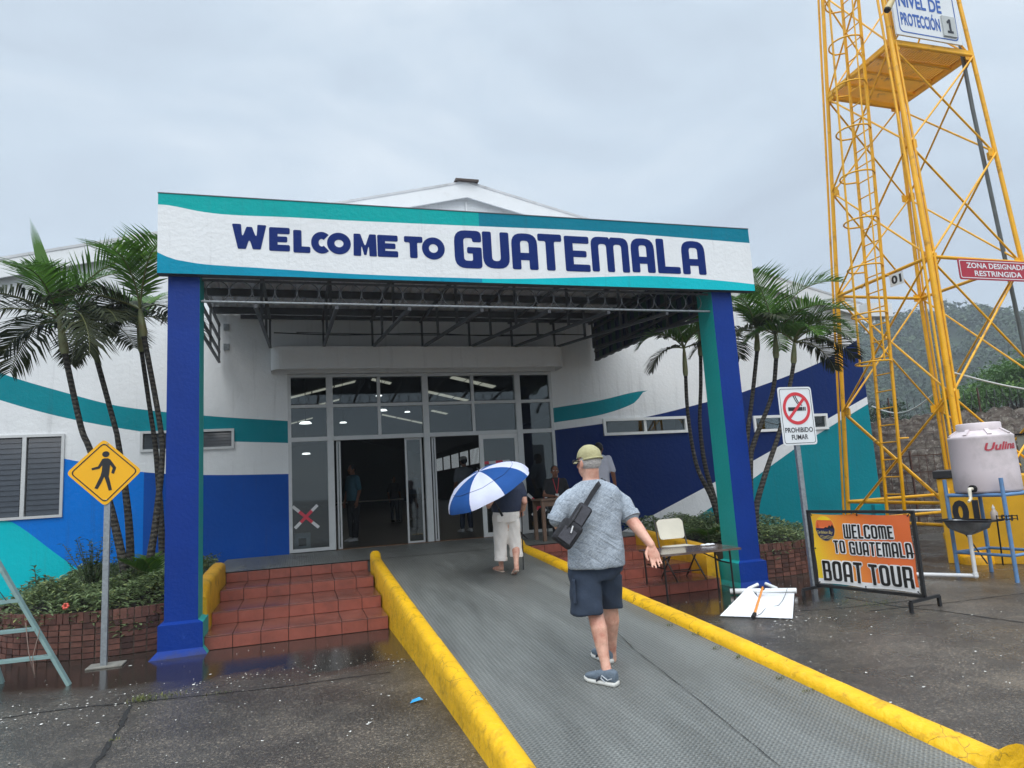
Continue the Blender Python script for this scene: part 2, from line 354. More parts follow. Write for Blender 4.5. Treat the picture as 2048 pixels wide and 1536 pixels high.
# ---------------------------------------------------------------- wet asphalt ground
def ground_material():
    m = bpy.data.materials.new('wet_asphalt'); m.use_nodes = True; t = m.node_tree; b = t.nodes['Principled BSDF']
    L = t.links.new; c = N(t, 'ShaderNodeTexCoord'); P = c.outputs['Object']
    def noise(s, d=6, r=.6, dist=0.):
        n = N(t, 'ShaderNodeTexNoise', i={'Scale': s, 'Detail': d, 'Roughness': r, 'Distortion': dist}); L(P, n.inputs['Vector']); return n.outputs[0]
    def mix(f, a, bb):
        q = N(t, 'ShaderNodeMix', data_type='RGBA'); L(f, q.inputs[0])
        for i, v in ((6, a), (7, bb)):
            if isinstance(v, tuple): q.inputs[i].default_value = (*v, 1)
            else: L(v, q.inputs[i])
        return q.outputs[2]
    def rmp(v, *st):
        r_ = ramp(t, [(p, (q, q, q)) for p, q in st]); L(v, r_.inputs[0]); return r_.outputs[0]
    base = ramp(t, [(.25, srgb(44, 41, 39)), (.5, srgb(74, 70, 65)), (.8, srgb(108, 101, 92))]); L(noise(1.1, 8, .65), base.inputs[0])
    grit = ramp(t, [(.32, (.4, .4, .4)), (.5, (.9, .9, .9)), (.68, (1.7, 1.65, 1.55))]); L(noise(62, 5, .8), grit.inputs[0])
    vo = N(t, 'ShaderNodeTexVoronoi', i={'Scale': 78}); L(P, vo.inputs['Vector']); vs_ = N(t, 'ShaderNodeSeparateColor'); L(vo.outputs['Color'], vs_.inputs[0])
    agg = ramp(t, [(0, (.45, .45, .46)), (.55, (.9, .9, .9)), (.84, (1.25, 1.2, 1.12)), (.9, (2.6, 2.45, 2.25)), (1, (3.4, 3.2, 2.9))]); L(vs_.outputs[0], agg.inputs[0])
    ml = N(t, 'ShaderNodeMix', data_type='RGBA', blend_type='MULTIPLY'); ml.inputs[0].default_value = .62; L(base.outputs[0], ml.inputs[6]); L(agg.outputs[0], ml.inputs[7]); base = ml; base_o = ml.outputs[2]
    mu = N(t, 'ShaderNodeMix', data_type='RGBA', blend_type='MULTIPLY'); mu.inputs[0].default_value = 1; L(base_o, mu.inputs[6]); L(grit.outputs[0], mu.inputs[7])
    col = mix(rmp(noise(.8, 9, .72, .3), (.58, 0), (.72, .55)), mu.outputs[2], srgb(126, 114, 98))     # worn, paler scuffs
    # standing water: a shallow pool along the foot of the steps and patches elsewhere
    g = N(t, 'ShaderNodeSeparateXYZ'); L(P, g.inputs[0])
    ya = N(t, 'ShaderNodeMapRange', i={1: -2.4, 2: -.7, 3: -.34, 4: .20}); L(g.outputs['Y'], ya.inputs[0])
    xa = N(t, 'ShaderNodeMapRange', i={1: 6.2, 2: 7.6, 3: 0, 4: -.20}); L(g.outputs['X'], xa.inputs[0])
    a1 = N(t, 'ShaderNodeMath', operation='ADD'); L(noise(.55, 7, .62, .4), a1.inputs[0]); L(ya.outputs[0], a1.inputs[1])
    a2 = N(t, 'ShaderNodeMath', operation='ADD'); L(a1.outputs[0], a2.inputs[0]); L(xa.outputs[0], a2.inputs[1])
    wet = rmp(a2.outputs[0], (.42, 0), (.6, 1))
    damp = rmp(noise(.45, 5, .6), (.35, .0), (.65, 1))
    col = mix(wet, col, mix(noise(2, 3), srgb(36, 32, 29), srgb(56, 49, 43)))
    L(col, b.inputs['Base Color'])
    ro = N(t, 'ShaderNodeMapRange', i={1: 0, 2: 1, 3: .42, 4: .2}); L(damp, ro.inputs[0])
    rr = N(t, 'ShaderNodeMix', data_type='FLOAT'); L(wet, rr.inputs[0]); L(ro.outputs[0], rr.inputs[2]); rr.inputs[3].default_value = .07; L(rr.outputs[0], b.inputs['Roughness'])
    b.inputs['Specular IOR Level'].default_value = .5
    n = noise(70, 4, .7); bp = N(t, 'ShaderNodeBump', i={'Distance': .012}); L(n, bp.inputs['Height'])
    st = N(t, 'ShaderNodeMapRange', i={1: 0, 2: 1, 3: .6, 4: .05}); L(wet, st.inputs[0]); L(st.outputs[0], bp.inputs['Strength']); L(bp.outputs[0], b.inputs['Normal'])
    return m
g = MB(); n = 48
xs = [-400+800*i/n for i in range(n+1)]
g.quad((-600, -300, 0), (600, -300, 0), (600, 900, 0), (-600, 900, 0)); struct(g.build('ground', ground_material()))
JOINT = mat('joint_dark', srgb(24, 22, 20), .7, .3, 20)
def joint(pts, wd=.016, name='ground_joint'):
    mb = MB(); q = []
    for i in range(len(pts)-1):
        a, b = V(pts[i]), V(pts[i+1]); k = max(2, int((b-a).length/.07))
        for j in range(k): q.append(a.lerp(b, j/k)+V((rnd.uniform(-.6, .6)*wd, rnd.uniform(-.6, .6)*wd, 0)))
    q.append(V(pts[-1])); n = len(q); vs = []
    for i, p in enumerate(q):
        d = (q[min(i+1, n-1)]-q[max(i-1, 0)]).normalized(); s = V((-d.y, d.x, 0))*wd*rnd.uniform(.35, 1.)
        vs += [p+s+V((0, 0, .004)), p-s+V((0, 0, .004))]
    mb.add(vs, [(2*i, 2*i+1, 2*i+3, 2*i+2) for i in range(n-1)]); return struct(mb.build(name, JOINT))
G = lambda *l: [atz(x, y) for x, y in l]
joint(G((0, 1437), (120, 1420), (265, 1405), (400, 1392), (560, 1375), (780, 1345)))
joint(G((265, 1408), (235, 1465), (185, 1536), (150, 1600)), .022)
joint(G((1690, 1195), (1800, 1214), (1880, 1222), (2048, 1246)))
joint(G((1740, 1222), (1880, 1208), (2048, 1187)))
joint(G((1500, 1230), (1700, 1215), (1830, 1200)), .01)

# ---------------------------------------------------------------- terminal building
W = 5.09
def gz(x): return 8.0-.245*abs(x-3.5)
XL, XR = -6.6, 13.5
tb = thing('terminal_building', 'long white gabled hall with painted teal and navy wave mural and glass entrance', 'building', (3.5, W, 0))
sc = smoothcurve
LT1 = sc([(-6.8, 5.0), (-4.83, 4.03), (-3.85, 3.67), (-3.0, 3.41), (-1.6, 3.2), (-.18, 3.06)]); LT2 = sc([(-6.8, 4.4), (-4.81, 3.56), (-3.84, 3.23), (-2.67, 2.95), (-1.53, 2.75), (-.18, 2.645)])
LB = sc([(-6.8, 3.3), (-3.82, 2.52), (-2.66, 2.24), (-1.61, 2.126), (-.18, 2.067)]); LC = sc([(-6.8, 1.62), (-4.73, 1.56), (-4.5, 1.47), (-3.92, .95), (-3.355, .455), (-2.9, 0), (-.1, 0)])
RT1 = sc([(5.17, 3.17), (6.27, 3.31), (7.39, 3.50), (13.6, 3.52)]); RT2 = sc([(5.17, 2.86), (6.24, 2.99), (7.1, 3.24), (7.39, 3.50), (13.6, 3.52)])
RB = sc([(5.17, 2.70), (6.28, 2.80), (7.44, 2.93), (8.87, 3.2), (9.87, 3.41), (12.2, 4.11), (13.6, 4.76)])
RW1 = [(5.17, 0), (6.6, .519), (8.65, 1.293), (9.9, 1.787), (13.6, 3.28)]; RW2 = [(6.9, 0), (8.057, .514), (9.84, 1.369), (11.33, 2.13), (13.6, 3.1)]
OPEN = [(-.18, 5.17, .6, 3.96), (-5.6, -3.83, 1.54, 2.955), (-2.67, -1.12, 2.58, 2.95), (6.29, 8.35, 2.535, 2.905), (10.1, 12.2, 2.475, 2.855)]
WM = [WHITE, TEAL, SKYBLUE, MIDBLUE, CYAN, NAVY]
xs = {XL, XR, -2.6}
for a, b, c, d in OPEN: xs |= {a, b}
x = XL
while x < XR: xs.add(round(x, 3)); x += .12
xs = sorted(xs); mb = MB()
for x0, x1 in zip(xs, xs[1:]):
    if x1-x0 < 1e-4: continue
    xm = (x0+x1)/2
    if xm < -.18: cs = [(None, 4), (LC, 2 if xm < -2.6 else 3), (LB, 0), (LT2, 1), (LT1, 0)]
    elif xm > 5.17: cs = [(None, 1), (RW2, 0), (RW1, 5), (RB, 0), (RT2, 1), (RT1, 0)]
    else: cs = [(None, 3), ([(0, .62)], 0)]
    cuts = []                                                        # (z at x0, z at x1, colour above)
    for k, (cv, colr) in enumerate(cs):
        z0, z1 = (0, 0) if cv is None else (interp(cv, x0), interp(cv, x1))
        if cuts: z0, z1 = max(z0, cuts[-1][0]), max(z1, cuts[-1][1])
        if cv is RT1 or cv is RT2: z0, z1 = max(z0, interp(RB, x0)), max(z1, interp(RB, x1))
        cuts.append((z0, z1, colr))
    cuts.append((gz(x0), gz(x1), None))
    ops = sorted((c, d) for a, b, c, d in OPEN if a-1e-6 <= x0 and x1 <= b+1e-6)
    spans = []; z = 0
    for c, d in ops: spans.append((z, c)); z = d
    spans.append((z, 99))
    for (a0, a1, cc), (b0, b1, _) in zip(cuts, cuts[1:]):
        for lo, hi in spans:
            p0, p1, q0, q1 = max(a0, lo), max(a1, lo), min(b0, hi), min(b1, hi)
            if q0-p0 < 1e-5 and q1-p1 < 1e-5: continue
            if q0 < p0: q0 = p0
            if q1 < p1: q1 = p1
            mb.quad((x0, W, p0), (x1, W, p1), (x1, W, q1), (x0, W, q0), cc)
for a, b, c, d in OPEN:                                              # reveals
    mi = 0
    mb.quad((a, W, c), (a, W, d), (a, W+.2, d), (a, W+.2, c), mi).quad((b, W, d), (b, W, c), (b, W+.2, c), (b, W+.2, d), mi)
    mb.quad((a, W, d), (b, W, d), (b, W+.2, d), (a, W+.2, d), mi).quad((b, W, c), (a, W, c), (a, W+.2, c), (b, W+.2, c), mi)
BK = 64
mb.quad((XR, W, 0), (XR, BK, 0), (XR, BK, gz(XR)), (XR, W, gz(XR)), 5).quad((XL, BK, 0), (XL, W, 0), (XL, W, gz(XL)), (XL, BK, gz(XL)), 0)
mb.add([(XL, BK, 0), (XR, BK, 0), (XR, BK, gz(XR)), (3.5, BK, gz(3.5)), (XL, BK, gz(XL))], [(4, 3, 2, 1, 0)], 0)
mb.build('wall', WM, tb)
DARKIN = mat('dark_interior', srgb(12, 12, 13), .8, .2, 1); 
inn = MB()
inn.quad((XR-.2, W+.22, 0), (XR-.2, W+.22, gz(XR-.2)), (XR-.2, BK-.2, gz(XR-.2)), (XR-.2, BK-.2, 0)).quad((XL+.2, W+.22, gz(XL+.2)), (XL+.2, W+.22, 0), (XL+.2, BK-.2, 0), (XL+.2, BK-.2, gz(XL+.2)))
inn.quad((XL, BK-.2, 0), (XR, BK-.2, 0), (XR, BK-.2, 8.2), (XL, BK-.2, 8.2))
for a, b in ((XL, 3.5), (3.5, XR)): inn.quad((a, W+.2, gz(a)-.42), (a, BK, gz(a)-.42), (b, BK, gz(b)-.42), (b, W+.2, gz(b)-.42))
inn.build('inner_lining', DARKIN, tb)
FLOORT = mat('hall_floor_tile', srgb(46, 42, 38), .32, .15, 1.5)
MB().box((XL+.25, W+.05, .3), (XR-.25, BK-.25, .6)).build('hall_floor', FLOORT, tb)
rf = MB()
for sgn, xe in ((-1, XL-.35), (1, XR+.35)):
    a, b = (3.5, gz(3.5)+.02), (xe, gz(xe)+.02)
    rf.add([(a[0], W-.17, a[1]), (a[0], BK, a[1]), (b[0], BK, b[1]), (b[0], W-.17, b[1]), (a[0], W-.17, a[1]+.05), (a[0], BK, a[1]+.05), (b[0], BK, b[1]+.05), (b[0], W-.17, b[1]+.05)],
           [(0, 1, 2, 3), (4, 7, 6, 5), (0, 3, 7, 4), (3, 2, 6, 7)])
roof = rf.build('roof', mat('roof_sheet', srgb(190, 192, 194), .5, .15, 2, stain=(srgb(70, 60, 55), .55, .75)), tb)
MB().box((3.25, W-.25, gz(3.5)+.03), (3.75, W+2, gz(3.5)+.07)).build('ridge_cap', mat('ridge_brown', srgb(70, 58, 52), .7), roof)
for sgn in (-1, 1):                                                  # white bargeboards along the gable, box gutter end at the eave
    bb = MB(); x0, x1 = 3.5, (XL-.3 if sgn < 0 else XR+.3)
    p = [(x0, gz(x0)), (x1, gz(x1))]
    for (ya, yb, za, zb) in ((W-.16, W-.12, -.30, .06), (W-.12, W-.003, -.06, -.02)):
        bb.add([(xx, y, z+dz) for xx, z in p for y in (ya, yb) for dz in (za, zb)], [(0, 4, 5, 1), (2, 3, 7, 6), (0, 2, 6, 4), (1, 5, 7, 3), (0, 1, 3, 2), (4, 6, 7, 5)])
    bb.build('bargeboard', ROOFW, tb)
mb = MB()
for xx in (1.9, 3.5, 5.1): mb.bar((xx, W-.03, gz(xx)-.36), (xx, W-.03, gz(xx)-1.0), .035)
mb.build('gable_bracket', ROOFW, tb)
mb = MB(); ze = gz(XR)
mb.box((XR-.02, W-.42, ze-.36), (XR+.75, W-.02, ze-.02)); mb.bar((XR+.35, W-.2, ze-.36), (XR+.03, W-.2, ze-.75), .05)
mb.build('gutter_box', ROOFW, tb)
MB().cbox((XR-.32, W-.1, 0), (XR+.1, W-.002, .62), .02).build('corner_plinth', TEAL, tb)
# entrance hood: rounded white concrete lip over the doors
hd = MB(); pr = fillet([(-.46, W-.003), (-.46, W-.55), (5.27, W-.55), (5.27, W-.003)], [0, .35, .12, 0], 8)
hd.poly([(x, y) for x, y in pr], [], (0, 0, 3.96), (1, 0, 0), (0, 1, 0), .42); hd.build('entrance_hood', WHITE, tb)

# windows
GLASSD = bpy.data.materials.new('window_glass'); GLASSD.use_nodes = True
t = GLASSD.node_tree; t.nodes.clear(); o_ = N(t, 'ShaderNodeOutputMaterial'); tr = N(t, 'ShaderNodeBsdfTransparent', i={'Color': (.62, .66, .68, 1)})
gl = N(t, 'ShaderNodeBsdfGlossy', i={'Roughness': .02, 'Color': (.95, 1, 1, 1)}); fr = N(t, 'ShaderNodeFresnel', i={'IOR': 1.6}); ms = N(t, 'ShaderNodeMixShader')
t.links.new(fr.outputs[0], ms.inputs[0]); t.links.new(tr.outputs[0], ms.inputs[1]); t.links.new(gl.outputs[0], ms.inputs[2]); t.links.new(ms.outputs[0], o_.inputs[0])
def frame_rect(mb, x0, x1, z0, z1, y0, y1, w_, mi=0):
    mb.box((x0, y0, z0), (x0+w_, y1, z1), mi).box((x1-w_, y0, z0), (x1, y1, z1), mi)
    mb.box((x0+w_, y0, z0), (x1-w_, y1, z0+w_), mi).box((x0+w_, y0, z1-w_), (x1-w_, y1, z1), mi)
LOUV = mat('louvre_glass', srgb(62, 68, 76), .12, .1, 5)
def louvre_window(x0, x1, z0, z1, bays, n):
    wn = MB(); frame_rect(wn, x0, x1, z0, z1, W-.03, W+.09, .045)
    fo = None; e = [x0+(x1-x0)*i/bays for i in range(bays+1)]
    for x in e[1:-1]: wn.box((x-.03, W-.03, z0+.045), (x+.03, W+.09, z1-.045))
    fo = wn.build('window', ALU, tb)
    for i in range(bays):
        m2 = MB(); a, b = e[i]+.05, e[i+1]-.05
        for k in range(n):
            z = z0+.05+(z1-z0-.1)*(k+.5)/n; h = (z1-z0-.1)/n
            m2.add([(a, W+.0, z-h*.5), (b, W+.0, z-h*.5), (b, W+.016, z+h*.62), (a, W+.016, z+h*.62), (a, W+.004, z-h*.5), (b, W+.004, z-h*.5), (b, W+.020, z+h*.62), (a, W+.020, z+h*.62)],
                   [(0, 1, 2, 3), (7, 6, 5, 4), (0, 4, 5, 1), (3, 2, 6, 7)])
        m2.build('louvre', LOUV, fo)
louvre_window(-5.6, -3.83, 1.54, 2.955, 3, 15); louvre_window(-2.67, -1.12, 2.58, 2.95, 2, 5)
def slot_window(x0, x1, z0, z1, split):
    wn = MB(); frame_rect(wn, x0, x1, z0, z1, W-.04, W+.1, .06); wn.box((split-.03, W-.02, z0+.06), (split+.03, W+.08, z1-.06))
    fo = wn.build('window', WFRAME, tb)
    for a, b in ((x0+.06, split-.03), (split+.03, x1-.06)): MB().box((a, W+.02, z0+.06), (b, W+.028, z1-.06)).build('pane', GLASSD, fo)
    MB().box((x0, W+.5, z0-.3), (x1, W+.52, z1+.3)).build('dark_backing', DARKIN, fo)  # near-black sheet set behind both panes, larger than the window
slot_window(6.29, 8.35, 2.535, 2.905, 7.3); slot_window(10.1, 12.2, 2.475, 2.855, 11.1)
# glazed entrance front
en = MB(); X0, X1, ZB, ZT = -.18, 5.17, .62, 3.95; y0, y1 = W+.0, W+.1
MUL = [.59, 2.45, 4.4]
en.box((X0, y0, ZB), (X0+.06, y1, ZT)).box((X1-.06, y0, ZB), (X1, y1, ZT)).box((X0+.06, y0, ZT-.06), (X1-.06, y1, ZT))
for x in MUL: en.box((x-.06, y0-.012, ZB), (x+.06, y1, ZT-.06))
ed = [X0+.06]+[q for m_ in MUL for q in (m_-.06, m_+.06)]+[X1-.06]
for a, b in zip(ed[::2], ed[1::2]):
    en.box((a, y0+.003, 2.66), (b, y1, 2.74)); en.box((a, y0+.003, 3.30), (b, y1, 3.36))
for x in (1.53, 3.43): en.box((x-.03, y0+.006, 2.74), (x+.03, y1, 3.30)).box((x-.03, y0+.006, 3.36), (x+.03, y1, ZT-.06))
for a, b in ((ed[0], ed[1]), (ed[6], ed[7])): en.box((a, y0+.003, ZB), (b, y1, ZB+.06))
ef = en.build('entrance_frame', ALU, tb)
def pane(a, b, c, d, y=W+.05, par=None): return MB().box((a, y, c), (b, y+.008, d)).build('pane', GLASSD, par or ef)
for a, b in zip(ed[::2], ed[1::2]):
    sp = [a]+[x for x in (1.53, 3.43) if a < x < b]+[b]
    for p, q in zip(sp, sp[1:]):
        pane(p+.001, q-.001, 2.741, 3.299); pane(p+.001, q-.001, 3.361, ZT-.061)
pane(ed[0]+.001, ed[1]-.001, ZB+.061, 2.659); pane(ed[6]+.001, ed[7]-.001, ZB+.061, 2.659)
def slider(x0, x1, y, fw=.05, m_=ALU):
    d = MB(); frame_rect(d, x0, x1, ZB-.01, 2.66, y, y+.045, fw); o = d.build('sliding_door', m_, tb); pane(x0+fw, x1-fw, ZB+fw, 2.66-fw, y+.018, o); return o
slider(3.52, 4.36, W+.02, .085, WFRAME); slider(2.02, 2.36, W+.13, .035); slider(.70, .78, W+.13, .03); slider(2.56, 2.64, W+.13, .03)
MB().box((.65, W-.02, .60), (4.34, W+.28, .613)).build('threshold', mat('worn_threshold', srgb(112, 84, 62), .6, .3, 8), tb)
# skylight strips in the roof of the hall and its lamps
SKYL = emit('skylight_sheet', (1., .93, .74), .5)
def strip(x0, x1, y, wd=.75):
    a, b = gz(x0)-.47, gz(x1)-.47
    m2 = MB(); n_ = 3
    for k in range(n_):
        u, v = x0+(x1-x0)*(k+.03)/n_, x0+(x1-x0)*(k+.97)/n_
        m2.quad((u, y, gz(u)-.47), (v, y, gz(v)-.47), (v, y+wd, gz(v)-.47), (u, y+wd, gz(u)-.47))
    m2.build('skylight', SKYL, tb)
for y, s_ in ((17.5, ((4.4, 8.6), (-4.5, -1))), (22, ((6.8, 8.9), (-5, -2))), (27, ((3.7, 4.7), (-.4, 2.9), (6.4, 8.8))), (33, ((1.2, 2.4), (7.9, 8.9), (-4, -1))), (39.5, ((5.6, 8.7), (-2, 1)))):
    for a, b in s_: strip(a, b, y)
LAMP = emit('lamp_disc', (1, .98, .92), 3.)
for x, y, z in ((1.1, 13, 5.9), (3.0, 17, 4.6), (2.0, 24, 4.9), (2.4, 30, 4.7), (3.9, 26, 6.4), (.2, 11, 3.6), (5.9, 30, 6.0), (.3, 20, 3.3)):
    lp = MB().lathe((x, y, z), [(.0, .06), (.12, .05), (.17, .0), (.0, -.02)], 16); lp.v = lp.v; lp.build('ceiling_lamp', LAMP, tb)
    MB().bar((x, y, z+.06), (x, y, gz(x)-.43), .02).build('lamp_rod', BLACK, tb)
WLM = emit('daylit_louvre', (.85, .95, 1), .2)
for k in range(5):
    y = 43+k*3.6
    wl = MB()
    for j in range(7): wl.quad((XR-.23, y+j*.42, 3.4), (XR-.23, y+j*.42+.28, 3.4), (XR-.23, y+j*.42+.28, 4.6), (XR-.23, y+j*.42, 4.6))
    wl.build('side_window', WLM, tb)

# ---------------------------------------------------------------- landing, steps, ramp, kerbs
S = [.20, .925, 1.835, 2.672]; RZ = [.15, .30, .45, .6]
def checker(name, base):
    m = bpy.data.materials.new(name); m.use_nodes = True; t = m.node_tree; b = t.nodes['Principled BSDF']; L = t.links.new
    c = N(t, 'ShaderNodeTexCoord'); sp = N(t, 'ShaderNodeSeparateXYZ'); L(c.outputs['Object'], sp.inputs[0])
    def wave(axis, pitch, other=None):
        a = N(t, 'ShaderNodeMath', operation='MULTIPLY'); L(sp.outputs[axis], a.inputs[0]); a.inputs[1].default_value = 2*math.pi/pitch
        s_ = N(t, 'ShaderNodeMath', operation='SINE'); L(a.outputs[0], s_.inputs[0]); return s_.outputs[0]
    wx, wy = wave('X', .036), wave('Y', .030)
    mu = N(t, 'ShaderNodeMath', operation='MULTIPLY'); L(wx, mu.inputs[0]); L(wy, mu.inputs[1])
    ad = N(t, 'ShaderNodeMath', operation='MULTIPLY_ADD'); L(wx, ad.inputs[0]); ad.inputs[1].default_value = .45; L(mu.outputs[0], ad.inputs[2])
    bp = N(t, 'ShaderNodeBump', i={'Strength': .6, 'Distance': .006}); L(ad.outputs[0], bp.inputs['Height']); L(bp.outputs[0], b.inputs['Normal'])
    n1 = N(t, 'ShaderNodeTexNoise', i={'Scale': 1.1, 'Detail': 8, 'Roughness': .65}); mp_ = N(t, 'ShaderNodeMapping'); mp_.inputs['Scale'].default_value = (2.6, .45, 1); L(c.outputs['Object'], mp_.inputs[0]); L(mp_.outputs[0], n1.inputs['Vector'])
    r1 = ramp(t, [(.3, tuple(x*.72 for x in base)), (.55, base), (.78, tuple(min(1, x*1.32) for x in base))]); L(n1.outputs[0], r1.inputs[0])
    r2 = ramp(t, [(.0, (.62, .62, .62)), (.6, (1.05, 1.05, 1.05)), (1, (1.45, 1.43, 1.38))]); q = N(t, 'ShaderNodeMapRange', i={1: -1.2, 2: 1.2, 3: 0, 4: 1}); L(ad.outputs[0], q.inputs[0]); L(q.outputs[0], r2.inputs[0])
    n3 = N(t, 'ShaderNodeTexNoise', i={'Scale': 120, 'Detail': 3}); L(c.outputs['Object'], n3.inputs['Vector']); r3 = ramp(t, [(.3, (.75, .75, .75)), (.7, (1.25, 1.25, 1.25))]); L(n3.outputs[0], r3.inputs[0])
    m1 = N(t, 'ShaderNodeMix', data_type='RGBA', blend_type='MULTIPLY'); m1.inputs[0].default_value = 1; L(r1.outputs[0], m1.inputs[6]); L(r2.outputs[0], m1.inputs[7])
    m2 = N(t, 'ShaderNodeMix', data_type='RGBA', blend_type='MULTIPLY'); m2.inputs[0].default_value = 1; L(m1.outputs[2], m2.inputs[6]); L(r3.outputs[0], m2.inputs[7])
    L(m2.outputs[2], b.inputs['Base Color'])
    rr = ramp(t, [(.35, (.34, .34, .34)), (.65, (.6, .6, .6))]); L(n1.outputs[0], rr.inputs[0]); L(rr.outputs[0], b.inputs['Roughness'])
    return m
TREADP = checker('studded_floor_sheet', srgb(108, 110, 107))
def ramp_z(y): return .6-.0714*max(0, 2.8-y)
MB().box((-1.24, 2.70, .3), (5.9, W+.02, .592)).build('landing_slab', mat('concrete_edge', srgb(90, 88, 86), .7)); struct(bpy.data.objects['landing_slab'])
ld = MB(); ld.quad((-1.24, 2.655, .604), (5.9, 2.655, .604), (5.9, W-.002, .604), (-1.24, W-.002, .604)); struct(ld.build('landing', TREADP))
rp = MB(); ny = 40
for i in range(ny):
    a, b = -5.75+8.55*i/ny, -5.75+8.55*(i+1)/ny; za, zb = max(.012, ramp_z(a)+.009), max(.012, ramp_z(b)+.009)
    rp.quad((1.1, a, za), (3.45, a, za), (3.45, b, zb), (1.1, b, zb))
struct(rp.build('ramp', TREADP))
RSL = lambda x, y: (lambda r: CAM+r*((.4+.006-CAM.z+.0714*CAM.y)/(r.z-.0714*r.y)))(ray(x, y))
joint([RSL(x, y)+V((0, 0, .006)) for x, y in ((1130, 1165), (1190, 1222), (1270, 1302), (1380, 1388), (1480, 1470), (1560, 1536))], .0035, 'ramp_seam')
TILE = mat('terracotta_tile', srgb(138, 75, 61), .36, .16, 9, bump=.12, bs=30, stain=(srgb(92, 52, 44), .5, .78), ss=2.2)
TILED = mat('terracotta_tread', srgb(124, 74, 62), .25, .16, 6, bump=.1, bs=30, stain=(srgb(80, 48, 42), .45, .7), ss=2.5)
GROUT = mat('grout', srgb(52, 40, 36), .8)
def steps(x0, x1, off, label):
    st = thing('tiled_steps', label, 'steps', ((x0+x1)/2, S[0], 0), 'tiled step flights beside the ramp')
    for k in range(4):
        y = S[k]; yn = (S+[W])[k+1] if k < 3 else 2.69; z0, z1 = (0, RZ[0]) if k == 0 else (RZ[k-1], RZ[k])
        MB().box((x0, y+.012, 0 if k == 0 else z0-.05), (x1, yn+.02, z1-.008)).build('step_core', GROUT, st)
        ri = MB(); tr_ = MB(); x = x0-.3+off
        while x < x1:
            a, b = max(x+.003, x0), min(x+.2955, x1); dz = rnd.uniform(-.002, .002); dy = rnd.uniform(-.002, .002)
            if b-a > .02:
                ri.cbox((a, y-.004+dy, z0+.004), (b, y+.02, z1-.012), .004)
                if k < 3: tr_.cbox((a, y-.008+dy, z1-.010), (b, yn+.004, z1+.002+dz), .004)
            x += .2989
        ri.build('riser_tiles', TILE, st)
        if k < 3: tr_.build('tread_tiles', TILED, st)
    return st
steps(-1.03, 1.0, -.004, 'flight of four red clay tile steps left of the ramp, empty'); steps(3.52, 5.62, .1, 'flight of four red clay tile steps right of the ramp, with a table on it')
def kerb(pts, wd, name, label, m_, top=.05):
    """rough rendered kerb; pts = (x, y, z foot, z top)"""
    kb = MB(); n_ = len(pts); prof = []
    ring = []
    for i, (x, y, zf, zt) in enumerate(pts):
        h = zt-zf; j = lambda a: rnd.uniform(-a, a)*.35
        pr_ = [(-wd/2-.012, zf), (-wd/2+j(.004), zf+h*.5), (-wd/2+.004+j(.004), zt-.045), (-wd/2+.03, zt-.012+j(.004)), (-wd*.15, zt+j(.004)), (wd*.15, zt+j(.004)), (wd/2-.03, zt-.012+j(.004)), (wd/2-.004+j(.004), zt-.045), (wd/2+j(.004), zf+h*.5), (wd/2+.012, zf)]
        ring.append([(x+a, y, b) for a, b in pr_])
    m_n = 10
    kb.add([p for r_ in ring for p in r_], [(i*m_n+k, i*m_n+k+1, (i+1)*m_n+k+1, (i+1)*m_n+k)[::-1] for i in range(n_-1) for k in range(m_n-1)], 0, True)
    kb.add(ring[0], [tuple(range(m_n))]); kb.add(ring[-1], [tuple(range(m_n))[::-1]])
    return tag(kb.build(name, m_), label, 'kerb' if name == 'ramp_kerb' else 'side wall', 'yellow kerbs along the ramp' if name == 'ramp_kerb' else 'yellow side walls of the steps')
def kp(xf, y0, y1, n_, hf, cap=True):
    o = []
    for i in range(n_+1):
        y = y0+(y1-y0)*i/n_; e = min(y-y0, y1-y); f = 1-math.sqrt(max(0, 1-(1-min(1, e/.12))**2))*.5
        o.append((xf(y), y, 0. if True else 0, ramp_z(y)+max(.03, hf(y)*f)))
    return o
ckm = kerb(kp(lambda y: 1.125-.02*math.exp(-(y-1)**2/3), -7.2, 2.62, 90, lambda y: .15+.015*math.sin(y*1.3)), .165, 'ramp_kerb', 'yellow painted kerb between the ramp and the left steps', YEL)
kerb(kp(lambda y: 3.455, -5.62, 2.62, 80, lambda y: .155+.012*math.sin(y*1.7)), .2, 'ramp_kerb', 'yellow painted kerb on the right edge of the ramp', YEL)
def cheek(x, za, zb_, label):
    p = []
    for i in range(25):
        y = .5+2.2*i/24; p.append((x, y, 0, za+(zb_-za)*(i/24)-(.12*(1-i/3)**2 if i < 3 else 0)))
    return kerb(p, .2, 'stair_side_wall', label, YELD)
cheek(-1.14, .68, .75, 'low yellow side wall along the left edge of the left steps'); cheek(5.72, .56, .72, 'low yellow side wall behind the folding table')

# ---------------------------------------------------------------- entrance canopy
cn = thing('entrance_canopy', 'flat fascia canopy on two blue pillars lettered welcome to Guatemala', 'canopy', (2.5, 0, 0))
FX0, FX1, FZ0, FZ1 = -1.524, 6.603, 4.279, 5.249
TOPC = sc([(-1.53, 5.11), (-1.39, 5.105), (-1.06, 5.05), (-.75, 5.03), (-.05, 5.04), (.67, 5.04), (2.37, 5.06), (4.07, 5.08), (6.61, 5.03)])
BOTC = sc([(-1.53, 4.53), (-1.38, 4.46), (-1.24, 4.43), (-1.01, 4.40), (-.45, 4.38), (.75, 4.34), (2.33, 4.335), (2.91, 4.35), (4.01, 4.41), (4.71, 4.45), (5.34, 4.45), (6.19, 4.41), (6.61, 4.38)])
fa = MB(); x = FX0; TH = .14
xs = [FX0]+[FX0+.1*i for i in range(1, 81)]+[FX1]; xs = sorted(set([round(q, 3) for q in xs if FX0 <= q <= FX1]+[2.355]))
